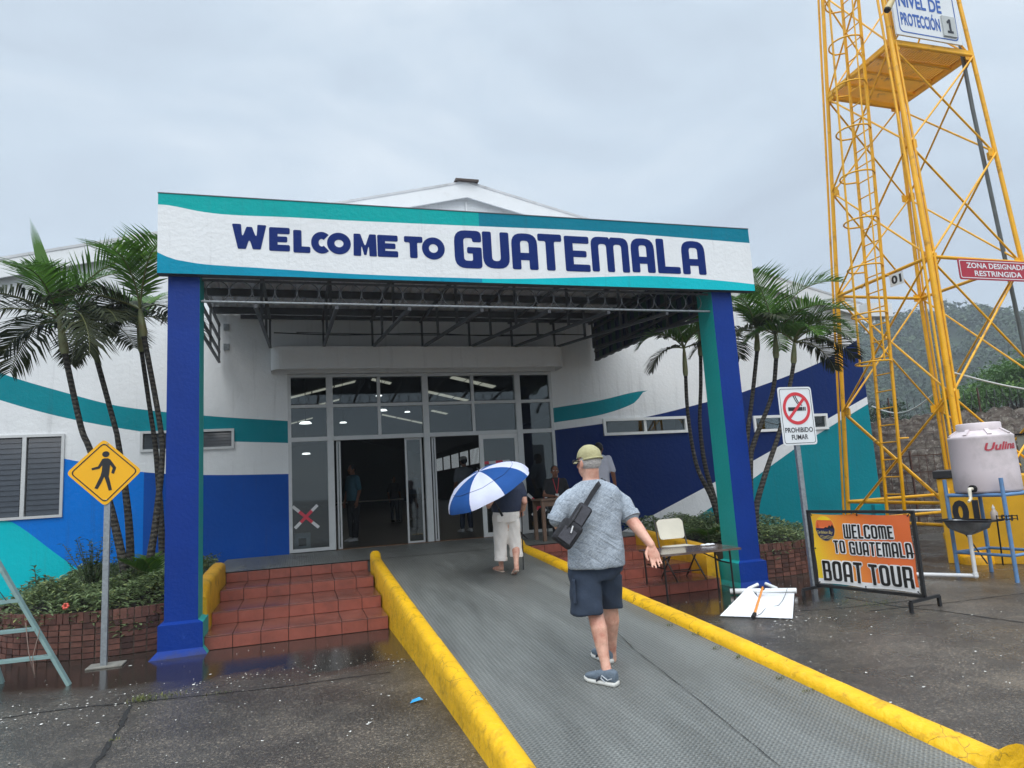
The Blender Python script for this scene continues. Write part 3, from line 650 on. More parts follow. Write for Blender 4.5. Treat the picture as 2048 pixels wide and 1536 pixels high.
for a, b in zip(xs, xs[1:]):
    l = (a+b)/2 < 2.355
    fa.quad((a, 0, FZ0), (b, 0, FZ0), (b, 0, interp(BOTC, b)), (a, 0, interp(BOTC, a)), 3 if l else 4)
    fa.quad((a, 0, interp(BOTC, a)), (b, 0, interp(BOTC, b)), (b, 0, interp(TOPC, b)), (a, 0, interp(TOPC, a)), 0)
    fa.quad((a, 0, interp(TOPC, a)), (b, 0, interp(TOPC, b)), (b, 0, FZ1), (a, 0, FZ1), 1 if l else 2)
fa.quad((FX0, 0, FZ1), (FX1, 0, FZ1), (FX1, TH, FZ1), (FX0, TH, FZ1), 5).quad((FX0, TH, FZ0), (FX1, TH, FZ0), (FX1, 0, FZ0), (FX0, 0, FZ0), 5)
fa.quad((FX1, TH, FZ0), (FX0, TH, FZ0), (FX0, TH, FZ1), (FX1, TH, FZ1), 5).quad((FX1, 0, FZ0), (FX1, TH, FZ0), (FX1, TH, FZ1), (FX1, 0, FZ1), 1).quad((FX0, TH, FZ0), (FX0, 0, FZ0), (FX0, 0, FZ1), (FX0, TH, FZ1), 1)
fascia = fa.build('fascia', [WHITE, FTEAL, FDTEAL, FBLUE, FCYAN, STEELD], cn)
MB().box((FX0-.005, -.006, FZ1+.002), (FX1+.005, .3, FZ1+.012)).build('fascia_flashing', STEELD, cn)
LET = [('W', -.72, -.33, 4.61, 4.92), ('E', -.30, -.06, 4.60, 4.90), ('L', -.02, .18, 4.59, 4.88), ('C', .19, .42, 4.59, 4.87), ('O', .38, .67, 4.59, 4.87), ('M', .70, .99, 4.58, 4.87), ('E', 1.00, 1.26, 4.58, 4.87), ('T', 1.34, 1.58, 4.58, 4.87), ('O', 1.57, 1.87, 4.57, 4.87),
       ('G', 2.00, 2.37, 4.47, 4.99), ('U', 2.385, 2.755, 4.48, 4.99), ('A', 2.79, 3.16, 4.48, 4.99), ('T', 3.17, 3.52, 4.48, 5.00), ('E', 3.56, 3.93, 4.48, 4.99), ('M', 3.96, 4.54, 4.49, 5.00), ('A', 4.58, 4.95, 4.50, 5.01), ('L', 4.99, 5.36, 4.50, 5.02), ('A', 5.40, 5.79, 4.50, 5.01)]
for i, (ch, a, b, c, d) in enumerate(LET):
    geo = i < 9; s_ = .098 if geo else .125
    if ch in 'CO' and geo: s_ = .09
    ou, ho = glyph(ch, b-a, d-c, s_, 'geo' if geo else 'block')
    MB().poly(ou, ho, (a, -.0005, c), (1, 0, 0), (0, 0, 1), .004).build('letter', LETTER, fascia)
def pillar(x0, x1, right):
    y0, y1 = .12, .51; s_ = 1 if not right else -1
    pm = [0, 0, 0, 1 if s_ > 0 else 0, 0, 1 if s_ < 0 else 0]
    p = MB().box((x0, y0, .33), (x1, y1, FZ0+.05), pm)
    po = p.build('pillar', [PBLUE, PTEAL], cn)
    b = MB(); e = .055
    lo, hi = [(x0-e, y0-e), (x1+e, y0-e), (x1+e, y1+e), (x0-e, y1+e)], [(x0, y0), (x1, y0), (x1, y1), (x0, y1)]
    ft = [(x0-e-.07, y0-e-.09), (x1+e+.05, y0-e-.03), (x1+e+.05, y1+e+.02), (x0-e-.05, y1+e+.02)] if not right else [(x0-e-.03, y0-e-.03), (x1+e+.03, y0-e-.03), (x1+e+.03, y1+e+.02), (x0-e-.03, y1+e+.02)]
    for k in range(4):
        j = (k+1) % 4; mi = pm[2+k] if k < 4 else 0
        mi = [pm[2], pm[3], pm[4], pm[5]][k]
        for (A, za), (B, zb) in (((ft, .0), (lo, .07)), ((lo, .07), (lo, .335)), ((lo, .335), (hi, .36))):
            b.quad((*A[k], za), (*A[j], za), (*B[j], zb), (*B[k], zb), mi)
    b.build('plinth', [PBLUE, PTEAL], po)
pillar(-1.427, -1.085, False); pillar(5.916, 6.262, True)
# corrugated roof, purlins, trusses, ring frieze, side panels
cr_ = MB(); x = FX0+.02; prof = []
while x < FX1-.05: prof += [(x, 0), (x+.10, 0), (x+.125, .03), (x+.165, .03)]; x += .19
def rz(y): return 4.97+.03*y
n_ = len(prof)
cr_.add([(a, y, rz(y)+b) for y in (.15, W-.01) for a, b in prof], [(i, i+1, n_+i+1, n_+i) for i in range(n_-1)])
cr_.build('roof_sheet', mat('canopy_sheet', srgb(196, 198, 204), .5, .1, 3, stain=(srgb(130, 126, 120), .55, .8)), cn)
for y in (.7, 1.9, 3.2, 4.5): MB().box((-1.42, y, rz(y)-.13), (6.28, y+.06, rz(y)-.008)).build('purlin', STEELD, cn)
MB().box((-1.0, W-.07, 5.02), (6.2, W-.003, 5.09)).build('wall_beam', STEELD, cn)
for x in (-.47, .49, 1.41, 2.384, 3.35, 4.25, 5.19, 6.08):
    tr_ = MB(); zb = lambda y: 4.42-.1*(4.79-y)
    tr_.bar((x, 4.8, 4.42), (x, .2, zb(.2)), .045).bar((x, 4.95, 4.97), (x, .2, 4.83), .045)
    for y in (4.79, 3.2, 1.7): tr_.bar((x, y, zb(y)), (x, y, rz(y)-.14), .038)
    tr_.build('truss', STEELD, cn)
fz = MB()
for k in range(26): fz.tube([(-.90+k*.262+.128*math.cos(a), .2, 4.135+.128*math.sin(a)) for a in [2*math.pi*q/22 for q in range(22)]], .006, 5, closed=True)
fz.build('ring_frieze', STEELD, cn)
MB().bar((-1.07, .2, 4.268), (5.91, .2, 4.262), .025).build('frieze_rail', STEELD, cn)
MB().tube([(-1.08, .2, 4.005), (5.91, .2, 4.0)], .017, 8).build('frieze_rail', GALV, cn)
MB().tube([(x, 4.72, 4.66-.02*math.sin(x*2)) for x in [-.4+.3*i for i in range(22)]], .012, 5).tube([(x, 4.70, 4.68-.035*math.sin(x*.6)) for x in [.0+.3*i for i in range(19)]], .009, 5).build('cable', BLACK, cn)
PANG = mat('green_sheet', srgb(16, 66, 52), .5, .2, 3); PANB = mat('navy_sheet', srgb(18, 34, 70), .5, .2, 3)
sp_ = MB(); y = .55; k = 0
while y < 4.95:
    zb_ = 4.13+.005*y; d = .03 if k % 2 else 0
    sp_.quad((6.2+d, y, zb_), (6.2+d, y+.17, zb_), (6.2+d, y+.17, rz(y)-.02), (6.2+d, y, rz(y)-.02), k % 2); sp_.quad((6.2, y+.17, zb_), (6.23, y+.17, zb_), (6.23, y+.17, rz(y)), (6.2, y+.17, rz(y)), 1); y += .17; k += 1
sp_.build('side_panel', [PANG, PANB], cn)
for x, nm in ((6.17, 'R'), (-1.36, 'L')):
    q = MB()
    for z in (4.17, 4.36, 4.60, 4.86): q.bar((x, .5, z-.02), (x, 4.95, z), .04)
    for y in (1.0, 2.3, 3.6, 4.9): q.bar((x, y, 4.16), (x, y, 4.9), .035)
    q.build('side_frame', STEELD, cn)
MB().box((-1.30, W-.02, 4.80), (-1.2, W-.002, 4.92)).box((-1.30, W-.02, 4.42), (-1.2, W-.002, 4.54)).build('bracket_plate', GALV, cn)
# ---------------------------------------------------------------- brick planters with ground cover
def brick_mat(name, c1, c2):
    m = bpy.data.materials.new(name); m.use_nodes = True; t = m.node_tree; b = t.nodes['Principled BSDF']; L = t.links.new
    c = N(t, 'ShaderNodeTexCoord'); at_ = N(t, 'ShaderNodeAttribute', attribute_name='brick')
    r1 = ramp(t, [(0, c1), (.5, c2), (.8, tuple(x*.45 for x in c1)), (1, tuple(x*.8 for x in c2))]); L(at_.outputs['Fac'], r1.inputs[0])
    n = N(t, 'ShaderNodeTexNoise', i={'Scale': 9, 'Detail': 6, 'Roughness': .7}); L(c.outputs['Object'], n.inputs['Vector']); k = ramp(t, [(.3, (.55, .55, .55)), (.7, (1.2, 1.2, 1.2))]); L(n.outputs[0], k.inputs[0])
    q = N(t, 'ShaderNodeMix', data_type='RGBA', blend_type='MULTIPLY'); q.inputs[0].default_value = 1; L(r1.outputs[0], q.inputs[6]); L(k.outputs[0], q.inputs[7])
    n2 = N(t, 'ShaderNodeTexNoise', i={'Scale': 2.6, 'Detail': 7, 'Roughness': .7}); L(c.outputs['Object'], n2.inputs['Vector']); k2 = ramp(t, [(.55, (0, 0, 0)), (.72, (.8, .8, .8))]); L(n2.outputs[0], k2.inputs[0])
    q2 = N(t, 'ShaderNodeMix', data_type='RGBA'); L(k2.outputs[0], q2.inputs[0]); L(q.outputs[2], q2.inputs[6]); q2.inputs[7].default_value = (*srgb(46, 42, 38), 1)
    L(q2.outputs[2], b.inputs['Base Color']); b.inputs['Roughness'].default_value = .62
    n3 = N(t, 'ShaderNodeTexNoise', i={'Scale': 45, 'Detail': 4}); L(c.outputs['Object'], n3.inputs['Vector']); bp = N(t, 'ShaderNodeBump', i={'Strength': .5, 'Distance': .008}); L(n3.outputs[0], bp.inputs['Height']); L(bp.outputs[0], b.inputs['Normal'])
    return m
BRICK = brick_mat('old_brick', srgb(94, 58, 49), srgb(118, 76, 63)); MORT = mat('mortar', srgb(88, 78, 68), .85, .25, 8, stain=(srgb(50, 46, 40), .5, .7))
SOIL = mat('soil', srgb(46, 36, 28), .9, .3, 10)
def attr_build(mb, vals, name, mats, parent, label=None):
    o = mb.build(name, mats, parent, label); a = o.data.attributes.new('brick', 'FLOAT', 'FACE'); a.data.foreach_set('value', vals); return o
def planter(cx, cy, r, a0, a1, h, label):
    """D-shaped planter: a brick drum in front running back to the building wall"""
    pl = thing('brick_planter', label, 'planter', (cx, cy, 0), 'brick planters beside the entrance'); mb = MB(); vals = []; core = MB()
    arc = [(cx+(r-.02)*math.cos(a), cy+(r-.02)*math.sin(a)) for a in [a0+(a1-a0)*i/40 for i in range(41)]]
    n = len(arc); core.add([(x, y, z) for x, y in arc for z in (0, h-.01)], [(2*i, 2*i+2, 2*i+3, 2*i+1) for i in range(n-1)])
    core.build('planter_wall', MORT, pl)
    rows = 6; rh = (h-.115)/rows; L_ = r*(a1-a0)
    for k in range(rows+1):
        top = k == rows; bw = .062 if top else .118; nb = int(L_/(bw+.010)); z0 = k*rh+.006 if not top else rows*rh+.006; z1 = (k+1)*rh-.004 if not top else h
        for i in range(nb):
            aa = a0+(a1-a0)*(i+.06)/nb; ab = a0+(a1-a0)*(i+.94)/nb; dr = rnd.uniform(-.006, .006)
            o = len(mb.f); p = []
            for a, rr in ((aa, r+dr), (ab, r+dr), (ab, r-.05), (aa, r-.05)):
                for z in (z0, z1): p.append((cx+rr*math.cos(a), cy+rr*math.sin(a), z))
            mb.add(p, [(0, 2, 3, 1), (1, 3, 5, 7), (0, 1, 7, 6), (2, 4, 5, 3), (0, 6, 4, 2)]); vals += [rnd.random()]*5
    attr_build(mb, vals, 'brickwork', BRICK, pl)
    so_ = MB(); inner = [(cx+(r-.05)*math.cos(a), cy+(r-.05)*math.sin(a)) for a in [a0+(a1-a0)*i/40 for i in range(41)]]
    so_.add([(x, y, h-.06) for x, y in inner]+[(cx+(r-.05)*math.cos(a1), W-.01, h-.06), (cx+(r-.05)*math.cos(a0), W-.01, h-.06)], [tuple(range(43))]); so_.build('soil', SOIL, pl)
    sd = MB()
    for a in (a0, a1):
        x, y = cx+r*math.cos(a), cy+r*math.sin(a); sd.box((x-.05, y, 0), (x+.05, W-.02, h-.004))
    sd.build('side_wall', MORT, pl)
    return pl
PLL = (-2.06, 2.05, 1.52); PLR = (6.95, 2.1, 1.55)
planter(*PLL, R(178), R(299), .5, 'round red brick planter behind the pedestrian sign, full of creeping plants')
planter(*PLR, R(241), R(362), .5, 'round red brick planter behind the no smoking sign')
def leafmat(name, c, var=.35, rough=.45, tr=.25):
    m = bpy.data.materials.new(name); m.use_nodes = True; t = m.node_tree; b = t.nodes['Principled BSDF']; L = t.links.new
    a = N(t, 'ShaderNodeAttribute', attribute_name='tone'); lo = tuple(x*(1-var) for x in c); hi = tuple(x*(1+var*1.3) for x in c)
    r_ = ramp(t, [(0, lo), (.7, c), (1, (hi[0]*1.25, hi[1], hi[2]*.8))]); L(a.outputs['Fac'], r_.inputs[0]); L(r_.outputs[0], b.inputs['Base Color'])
    b.inputs['Roughness'].default_value = rough; b.inputs['Specular IOR Level'].default_value = .4
    td = N(t, 'ShaderNodeBsdfTranslucent'); L(r_.outputs[0], td.inputs[0]); ms = N(t, 'ShaderNodeMixShader'); ms.inputs[0].default_value = tr
    o = t.nodes['Material Output']; L(b.outputs[0], ms.inputs[1]); L(td.outputs[0], ms.inputs[2]); L(ms.outputs[0], o.inputs[0]); return m
def tone_build(mb, tones, name, mats, parent, label=None):
    o = mb.build(name, mats, parent, label); a = o.data.attributes.new('tone', 'FLOAT', 'FACE'); a.data.foreach_set('value', tones); return o
COVER = leafmat('ground_cover_leaf', srgb(122, 142, 96), .5); PALM = leafmat('palm_leaf', srgb(80, 120, 44), .5, .4, .34); PALMD = leafmat('palm_leaf_dark', srgb(60, 68, 40), .5, .65, .22); BUSH = leafmat('bush_leaf', srgb(70, 96, 56), .5)
STEM = mat('green_stem', srgb(70, 80, 50), .7, .2, 10)
def leaf(mb, tones, p, d, up, L_, w_, tone, bend=.25):
    d = d.normalized(); s = d.cross(up)
    if s.length < 1e-3: s = V((1, 0, 0))
    s.normalize(); u = s.cross(d)
    m = p+d*L_*.5+u*L_*bend*.25; e = p+d*L_-u*L_*bend*.3
    mb.add([p, m+s*w_/2, e, m-s*w_/2], [(0, 1, 2, 3)]); tones.append(tone)
def cover(cx, cy, r, h, n, name, label, ymax=4.6, amax=2*math.pi):
    mb = MB(); tn = []
    i = 0
    while i < n:
        x, y = cx+rnd.uniform(-r, r), rnd.uniform(cy-r, ymax)
        dd = math.hypot(x-cx, min(0, y-cy))
        if dd > r-.03 or -1.32 < x < 6.2: continue
        edge = min(1, (r-dd)/.5); top = h+.03+.22*edge+.07*math.sin(x*5.1+y*3)+.05*math.sin(y*7-x*4)
        z = top-rnd.random()**2*.16
        a = rnd.uniform(0, 2*math.pi); d = V((math.cos(a), math.sin(a), rnd.uniform(-.3, .75)))
        if dd > r-.14: z -= rnd.uniform(0, .12); x += (x-cx)/r*.06; y += min(0, (y-cy))/r*.06
        leaf(mb, tn, V((x, y, z)), d, V((0, 0, 1)), rnd.uniform(.05, .10), rnd.uniform(.022, .042), min(1, max(0, rnd.gauss(.45, .25)))); i += 1
    o = tone_build(mb, tn, name, COVER, None); tag(o, label, 'ground cover', kind='stuff'); return o
cover(*PLL, .48, 15000, 'ground_cover', 'dense low green creeping leaves filling the left brick planter'); cover(*PLR, .46, 12000, 'ground_cover', 'dense low green creeping leaves filling the right brick planter')
def flower(p, c, label):
    f = MB()
    for k in range(6):
        a = k*math.pi/3; f.ball(V(p)+V((math.cos(a)*.022, math.sin(a)*.01, math.sin(a)*.022)), .017, 0, 8)
    tag(f.build('flower', mat('petal_%d' % int(c[0]*1000), c, .6, .1, 30)), label, 'flower')
flower((-2.49, .56, .585), srgb(222, 96, 80), 'coral flower among the creeping plants of the left planter'); flower((-3.52, 1.5, .68), srgb(205, 60, 90), 'small pink flower at the left edge of the left planter')
def bush(p, h, rad, n, label, seed, m_=BUSH, l_=.07):
    q = random.Random(seed); bs = thing('shrub', label, 'shrub', p, 'shrubs in the planters'); mb = MB(); tn = []; st = MB(); P = V(p)
    for k in range(n//26):
        a = q.uniform(0, 6.28); e = P+V((math.cos(a)*rad*q.uniform(.3, 1), math.sin(a)*rad*q.uniform(.2, .7), h*q.uniform(.45, 1))); mid = P.lerp(e, .5)+V((0, 0, .05))
        st.tube([P, mid, e], [.008, .006, .003], 5)
        for j in range(26):
            c = P.lerp(mid, j/13) if j < 10 else mid.lerp(e, (j-9)/16); b = q.uniform(0, 6.28)
            leaf(mb, tn, c, V((math.cos(b), math.sin(b), q.uniform(-.2, .7))), V((0, 0, 1)), l_*q.uniform(.6, 1.2), l_*.42, q.random())
    st.build('stem', STEM, bs); tone_build(mb, tn, 'foliage', m_, bs)
bush((-2.62, 2.1, .5), .78, .42, 780, 'dark green leafy shrub left of the leaning palm trunks', 3)
bush((-3.05, 1.5, .5), .50, .12, 104, 'thin upright weed rising above the left planter', 4); bush((-2.75, 1.2, .5), .42, .2, 130, 'small leafy weed near the middle of the left planter', 14)
bush((6.75, 2.0, .46), .5, .5, 624, 'low dark shrub behind the folding chair', 6)
# ---------------------------------------------------------------- palms
TRUNK = bpy.data.materials.new('ringed_palm_bark'); TRUNK.use_nodes = True
t = TRUNK.node_tree; b = t.nodes['Principled BSDF']; L = t.links.new; c = N(t, 'ShaderNodeTexCoord'); wv = N(t, 'ShaderNodeTexWave', bands_direction='Z', i={'Scale': 5.2, 'Distortion': 3.5, 'Detail': 3, 'Detail Scale': 3})
L(c.outputs['Object'], wv.inputs['Vector']); r1 = ramp(t, [(.0, srgb(32, 30, 28)), (.45, srgb(52, 49, 45)), (1, srgb(74, 70, 62))]); L(wv.outputs[0], r1.inputs[0])
n = N(t, 'ShaderNodeTexNoise', i={'Scale': 16, 'Detail': 6, 'Roughness': .7}); L(c.outputs['Object'], n.inputs['Vector']); k = ramp(t, [(.58, (0, 0, 0)), (.68, (.9, .9, .9))]); L(n.outputs[0], k.inputs[0])
q = N(t, 'ShaderNodeMix', data_type='RGBA'); L(k.outputs[0], q.inputs[0]); L(r1.outputs[0], q.inputs[6]); q.inputs[7].default_value = (*srgb(120, 116, 104), 1); L(q.outputs[2], b.inputs['Base Color']); b.inputs['Roughness'].default_value = .8
bp = N(t, 'ShaderNodeBump', i={'Strength': .6, 'Distance': .012}); L(wv.outputs[0], bp.inputs['Height']); L(bp.outputs[0], b.inputs['Normal'])
SHAFT = mat('crownshaft', srgb(128, 134, 92), .5, .2, 6, stain=(srgb(120, 96, 60), .5, .75), ss=4)
RACH = mat('palm_rachis', srgb(96, 100, 54), .55, .2, 6)
def frond(mb, rb, tones, base, az, el, Ln, curl, q, dark=0., lw=1., droop=.5, side=0):
    """one arching feather leaf; el = starting elevation, curl = how far it bends down over its length"""
    n = 17; p = V(base); pts = [p.copy()]; dirs = []
    for i in range(n):
        e = el-curl*(i/n)**1.15; a = az+side*(i/n); d = V((math.cos(a)*math.cos(e), math.sin(a)*math.cos(e), math.sin(e))); p = p+d*Ln/n; pts.append(p.copy()); dirs.append(d)
    rb.tube(pts, [.013*(1-i/(n+2))+.002 for i in range(n+1)], 5)
    for i in range(3, n+1):
        d = dirs[min(i, n-1)]; s = d.cross(V((0, 0, 1)))
        if s.length < .05: s = V((-math.sin(az), math.cos(az), 0))
        s.normalize(); u = s.cross(d)
        for sub in range(3):
            f = (i+sub/3-3)/(n-2); c = pts[i-1].lerp(pts[i], sub/3) if i <= n else pts[n]
            ll = Ln*.42*(math.sin(math.pi*min(1, .14+f*.82))**.75)*q.uniform(.85, 1.1); w_ = .027*lw*q.uniform(.8, 1.15)
            for sg in (-1, 1):
                dd = (s*sg*1.0+d*(.55+.5*f)+u*(.62-.45*droop)+V((q.uniform(-.1, .1), q.uniform(-.1, .1), q.uniform(-.1, .1)))).normalized()
                m1 = c+dd*ll*.5; d2 = (dd+V((0, 0, -1))*droop*q.uniform(.5, 1.2)).normalized(); e = m1+d2*ll*.5
                wv_ = (dd.cross(u)).normalized()*w_*.5 if dd.cross(u).length > .05 else d*w_*.5
                tn = min(1, max(0, q.gauss(.5-dark, .2)))
                mb.add([c-wv_*.5, c+wv_*.5, m1+wv_, m1-wv_], [(0, 1, 2, 3)]); mb.add([m1-wv_, m1+wv_, e], [(0, 1, 2)]); tones += [tn, tn]
def palm(trunk, shaft0, crown, Ln, nf, seed, label, spear=None, r0=.06, fr=None, group=None, az0=0, az1=2*math.pi):
    q = random.Random(seed); t_ = [V(p) for p in trunk]; tp = thing('palm_tree', label, 'palm tree', t_[0], group)
    sm = []; pts = t_+[V(shaft0)]
    for i in range(len(pts)-1):
        p0, p1, p2, p3 = pts[max(0, i-1)], pts[i], pts[i+1], pts[min(len(pts)-1, i+2)]
        for k in range(8):
            u = k/8; sm.append(.5*((2*p1)+(-p0+p2)*u+(2*p0-5*p1+4*p2-p3)*u*u+(-p0+3*p1-3*p2+p3)*u**3))
    sm.append(pts[-1]); n = len(sm)
    MB().tube(sm, [r0*.84*(1.25-.5*min(1, i/n*1.6)) for i in range(n)], 12).build('trunk', TRUNK, tp)
    a, b = V(shaft0), V(crown)
    MB().tube([a, a.lerp(b, .12), a.lerp(b, .45), a.lerp(b, .8), b], [r0*.72, r0*.95, r0*.86, r0*.62, r0*.4], 12).build('crownshaft', SHAFT, tp)
    mb, rb, tn, mb2, tn2 = MB(), MB(), [], MB(), []
    lst = fr or [(az0+(az1-az0)*k/nf+q.uniform(-.25, .25), R(q.choice((q.uniform(15, 40), q.uniform(45, 84), q.uniform(55, 84)))), Ln*1.12*q.uniform(.85, 1.12), R(q.uniform(55, 112))) for k in range(nf)]
    for k, f_ in enumerate(lst):
        az, el, ln, cu = f_[:4]; dk = el < R(34)
        frond(mb2 if dk else mb, rb, tn2 if dk else tn, b, az, el, ln, cu, q, .12*dk, 1., .35+.35*dk, q.uniform(-.4, .4))
    if spear:
        s = V(spear); d = (s-b); x = d.cross(V((0, 1, 0))).normalized()
        for k in range(9):
            o = x*(k-4)*.012; e = b+d*(1-.03*abs(k-4)); mm = b.lerp(e, .5)+o*1.6+V((0, .004*(k%2), 0))
            mb.add([b+o*.4-x*.006, b+o*.4+x*.006, mm+x*.014, mm-x*.014], [(0, 1, 2, 3)]); mb.add([mm-x*.014, mm+x*.014, e+o*.8], [(0, 1, 2)]); tn += [.6, .6]
    cr_ = tone_build(mb, tn, 'crown', PALM, tp)
    if mb2.f: tone_build(mb2, tn2, 'old_fronds', PALMD, tp)
    rb.build('leaf_stalks', RACH, cr_)
    return tp
PG = 'manila palms in the brick planters'
palm([(-2.143, 1.9, .45), (-2.212, 1.9, .893), (-2.398, 1.9, 1.715), (-2.642, 1.9, 2.432), (-2.755, 1.9, 2.749)], (-2.962, 1.9, 3.71), (-3.041, 1.9, 4.19), 1.3, 8, 11, 'slender palm leaning furthest left, with a tall unopened spear leaf', spear=(-3.44, 1.9, 5.62), group=PG)
palm([(-2.176, 2.2, .45), (-2.211, 2.2, 1.291), (-2.277, 2.2, 1.902), (-2.375, 2.2, 2.544), (-2.422, 2.2, 2.768)], (-2.671, 2.2, 3.734), (-2.754, 2.2, 4.119), 1.1, 6, 12, 'slender palm between the leftmost palm and the one by the pillar', group=PG, r0=.055)
palm([(-1.913, 1.9, .45), (-1.894, 1.9, .954), (-1.839, 1.9, 1.394), (-1.771, 1.9, 2.232), (-1.801, 1.9, 2.717)], (-2.016, 1.9, 3.955), (-2.072, 1.9, 4.339), 1.15, 6, 13, 'palm whose trunk stands just left of the left blue pillar', group=PG, r0=.056, az0=R(70), az1=R(330))
palm([(-1.85, 2.6, .45), (-1.90, 2.6, 1.5), (-1.98, 2.65, 2.4), (-2.1, 2.7, 3.2)], (-2.2, 2.7, 3.9), (-2.25, 2.7, 4.3), .85, 8, 14, 'palm mostly hidden behind the left blue pillar', group=PG, r0=.05, az0=R(95), az1=R(275))
palm([(7.08, 2.2, .42), (6.932, 2.2, 1.137), (6.681, 2.2, 1.762), (6.61, 2.2, 2.649)], (6.64, 2.2, 3.35), (6.66, 2.2, 3.86), 1.05, 7, 21, 'small palm with a thin crown seen under the canopy, left of the right pillar', group=PG, r0=.05,
     fr=[(R(178), R(52), 1.05, R(120)), (R(190), R(6), .95, R(85)), (R(120), R(70), 1.1, R(70)), (R(85), R(78), 1.1, R(60)), (R(20), R(55), 1.0, R(90)), (R(-60), R(60), .9, R(110)), (R(-10), R(20), .9, R(70))])
palm([(7.16, 2.4, .42), (7.123, 2.4, 1.036), (6.981, 2.4, 1.756), (6.961, 2.4, 2.479), (7.06, 2.4, 3.2)], (7.12, 2.4, 3.75), (7.15, 2.4, 4.2), 1.1, 8, 22, 'palm with its trunk half hidden by the right pillar', group=PG, r0=.052)
palm([(7.25, 1.8, .42), (7.387, 1.8, 1.709), (7.505, 1.8, 2.225), (7.7, 1.8, 2.928)], (7.90, 1.8, 3.72), (7.95, 1.8, 4.08), 1.1, 7, 23, 'palm trunk leaning right, nearest the right side of the right pillar', group=PG, r0=.056)
palm([(7.2, 1.6, .42), (7.343, 1.6, 1.702), (7.498, 1.6, 2.122), (7.952, 1.6, 2.895)], (8.13, 1.6, 3.55), (8.17, 1.6, 3.98), 1.25, 8, 24, 'palm with the fullest crown, between the right pillar and the tower', group=PG, r0=.058)
palm([(7.03, 1.2, .42), (7.07, 1.2, .971), (7.318, 1.2, 1.522), (7.714, 1.2, 2.25), (8.024, 1.2, 3.009)], (8.15, 1.2, 3.38), (8.22, 1.2, 3.75), 1.3, 10, 25, 'palm leaning furthest right, passing behind the no smoking sign', group=PG, r0=.054,
     fr=[(R(0), R(40), 1.3, R(85)), (R(20), R(60), 1.35, R(110)), (R(-15), R(15), 1.25, R(70)), (R(40), R(75), 1.2, R(90)), (R(100), R(60), 1.1, R(100)), (R(170), R(50), 1.0, R(110)), (R(-60), R(55), 1.1, R(120)), (R(5), R(5), 1.1, R(75)), (R(-110), R(45), .9, R(110)), (R(-30), R(68), 1.2, R(100))])
def young(p, h, n, label, seed):
    q = random.Random(seed); tp = thing('young_palm', label, 'young palm', p, 'young palms in the planters'); mb, rb, tn = MB(), MB(), []
    for k in range(n): frond(mb, rb, tn, p, 2*math.pi*k/n+q.uniform(-.3, .3), R(q.uniform(50, 80)), h*q.uniform(.8, 1.1), R(q.uniform(50, 95)), q, 0, .7, .3)
    f = tone_build(mb, tn, 'fronds', PALM, tp); rb.build('leaf_stalks', RACH, f)
young((-1.83, 1.75, .52), .62, 9, 'young palm shoots at the foot of the palm by the left pillar', 31); young((6.35, 1.5, .45), .5, 8, 'young palm shoots between the folding chair and the right pillar', 32)

# ---------------------------------------------------------------- pedestrian sign
SY = -.04; SIGNY = mat('sign_yellow', srgb(240, 176, 8), .35, .03, 6); SIGNK = mat('sign_black', srgb(26, 28, 34), .4, .05, 8); SIGNW = mat('sign_white', srgb(222, 226, 228), .4, .04, 4, stain=(srgb(170, 174, 172), .6, .8)); 
ps = thing('pedestrian_sign', 'yellow diamond pedestrian crossing sign on a galvanised post by the left planter', 'road sign', (-1.965, SY, 0))
MB().cbox((-2.0, SY+.01, 0), (-1.94, SY+.06, 1.72), .006).build('post', GALV, ps)
DC = [at(208, 878, SY), at(284, 941, SY), at(210, 1013, SY), at(132, 947, SY)]; O = V((0, SY, 0))
dia = [(p.x, p.z) for p in (DC[0], DC[3], DC[2], DC[1])]
pn = MB().poly(fillet(dia, .05), [], (0, SY+.003, 0), (1, 0, 0), (0, 0, 1), .006).build('panel', SIGNY, ps)
cxy = V((sum(p[0] for p in dia)/4, sum(p[1] for p in dia)/4)); sc_ = lambda f: [tuple(cxy+(V(p)-cxy)*f) for p in dia]
MB().poly(fillet(sc_(.895), .045), [fillet(sc_(.855), .04)[::-1]], (0, SY-.004, 0), (1, 0, 0), (0, 0, 1), .002).build('border', SIGNK, pn)
zx = lambda l: [(lambda p: (p.x, p.z))(at(x/2.793, 850+y/2.793, SY)) for x, y in l]
sy_ = MB(); body = [(572, 190), (585, 186), (604, 186), (616, 192), (632, 213), (650, 238), (637, 273), (622, 267), (630, 241), (616, 222), (612, 262), (608, 287), (618, 325), (626, 362), (608, 367), (596, 325), (583, 288), (566, 325), (546, 358), (528, 354), (547, 315), (562, 285), (570, 255), (572, 225), (556, 244), (514, 253), (512, 241), (548, 232)]
sy_.poly(zx(body)[::-1], [], (0, SY-.004, 0), (1, 0, 0), (0, 0, 1), .002)
hc_ = zx([(592, 163)])[0]; sy_.poly(circ(hc_[0], hc_[1], .035, .032, 24), [], (0, SY-.004, 0), (1, 0, 0), (0, 0, 1), .002); sy_.build('walker_symbol', SIGNK, pn)
for z in (1.72, 2.32): MB().lathe((-1.975, SY-.006, z), [(.0, .008), (.008, .006), (.01, 0)], 8).build('bolt', GALV, ps)
MB().cbox((-2.12, -.10, .0), (-1.78, .13, .018), .006).build('footing', mat('footing_concrete', srgb(128, 126, 118), .8, .25, 12), ps)
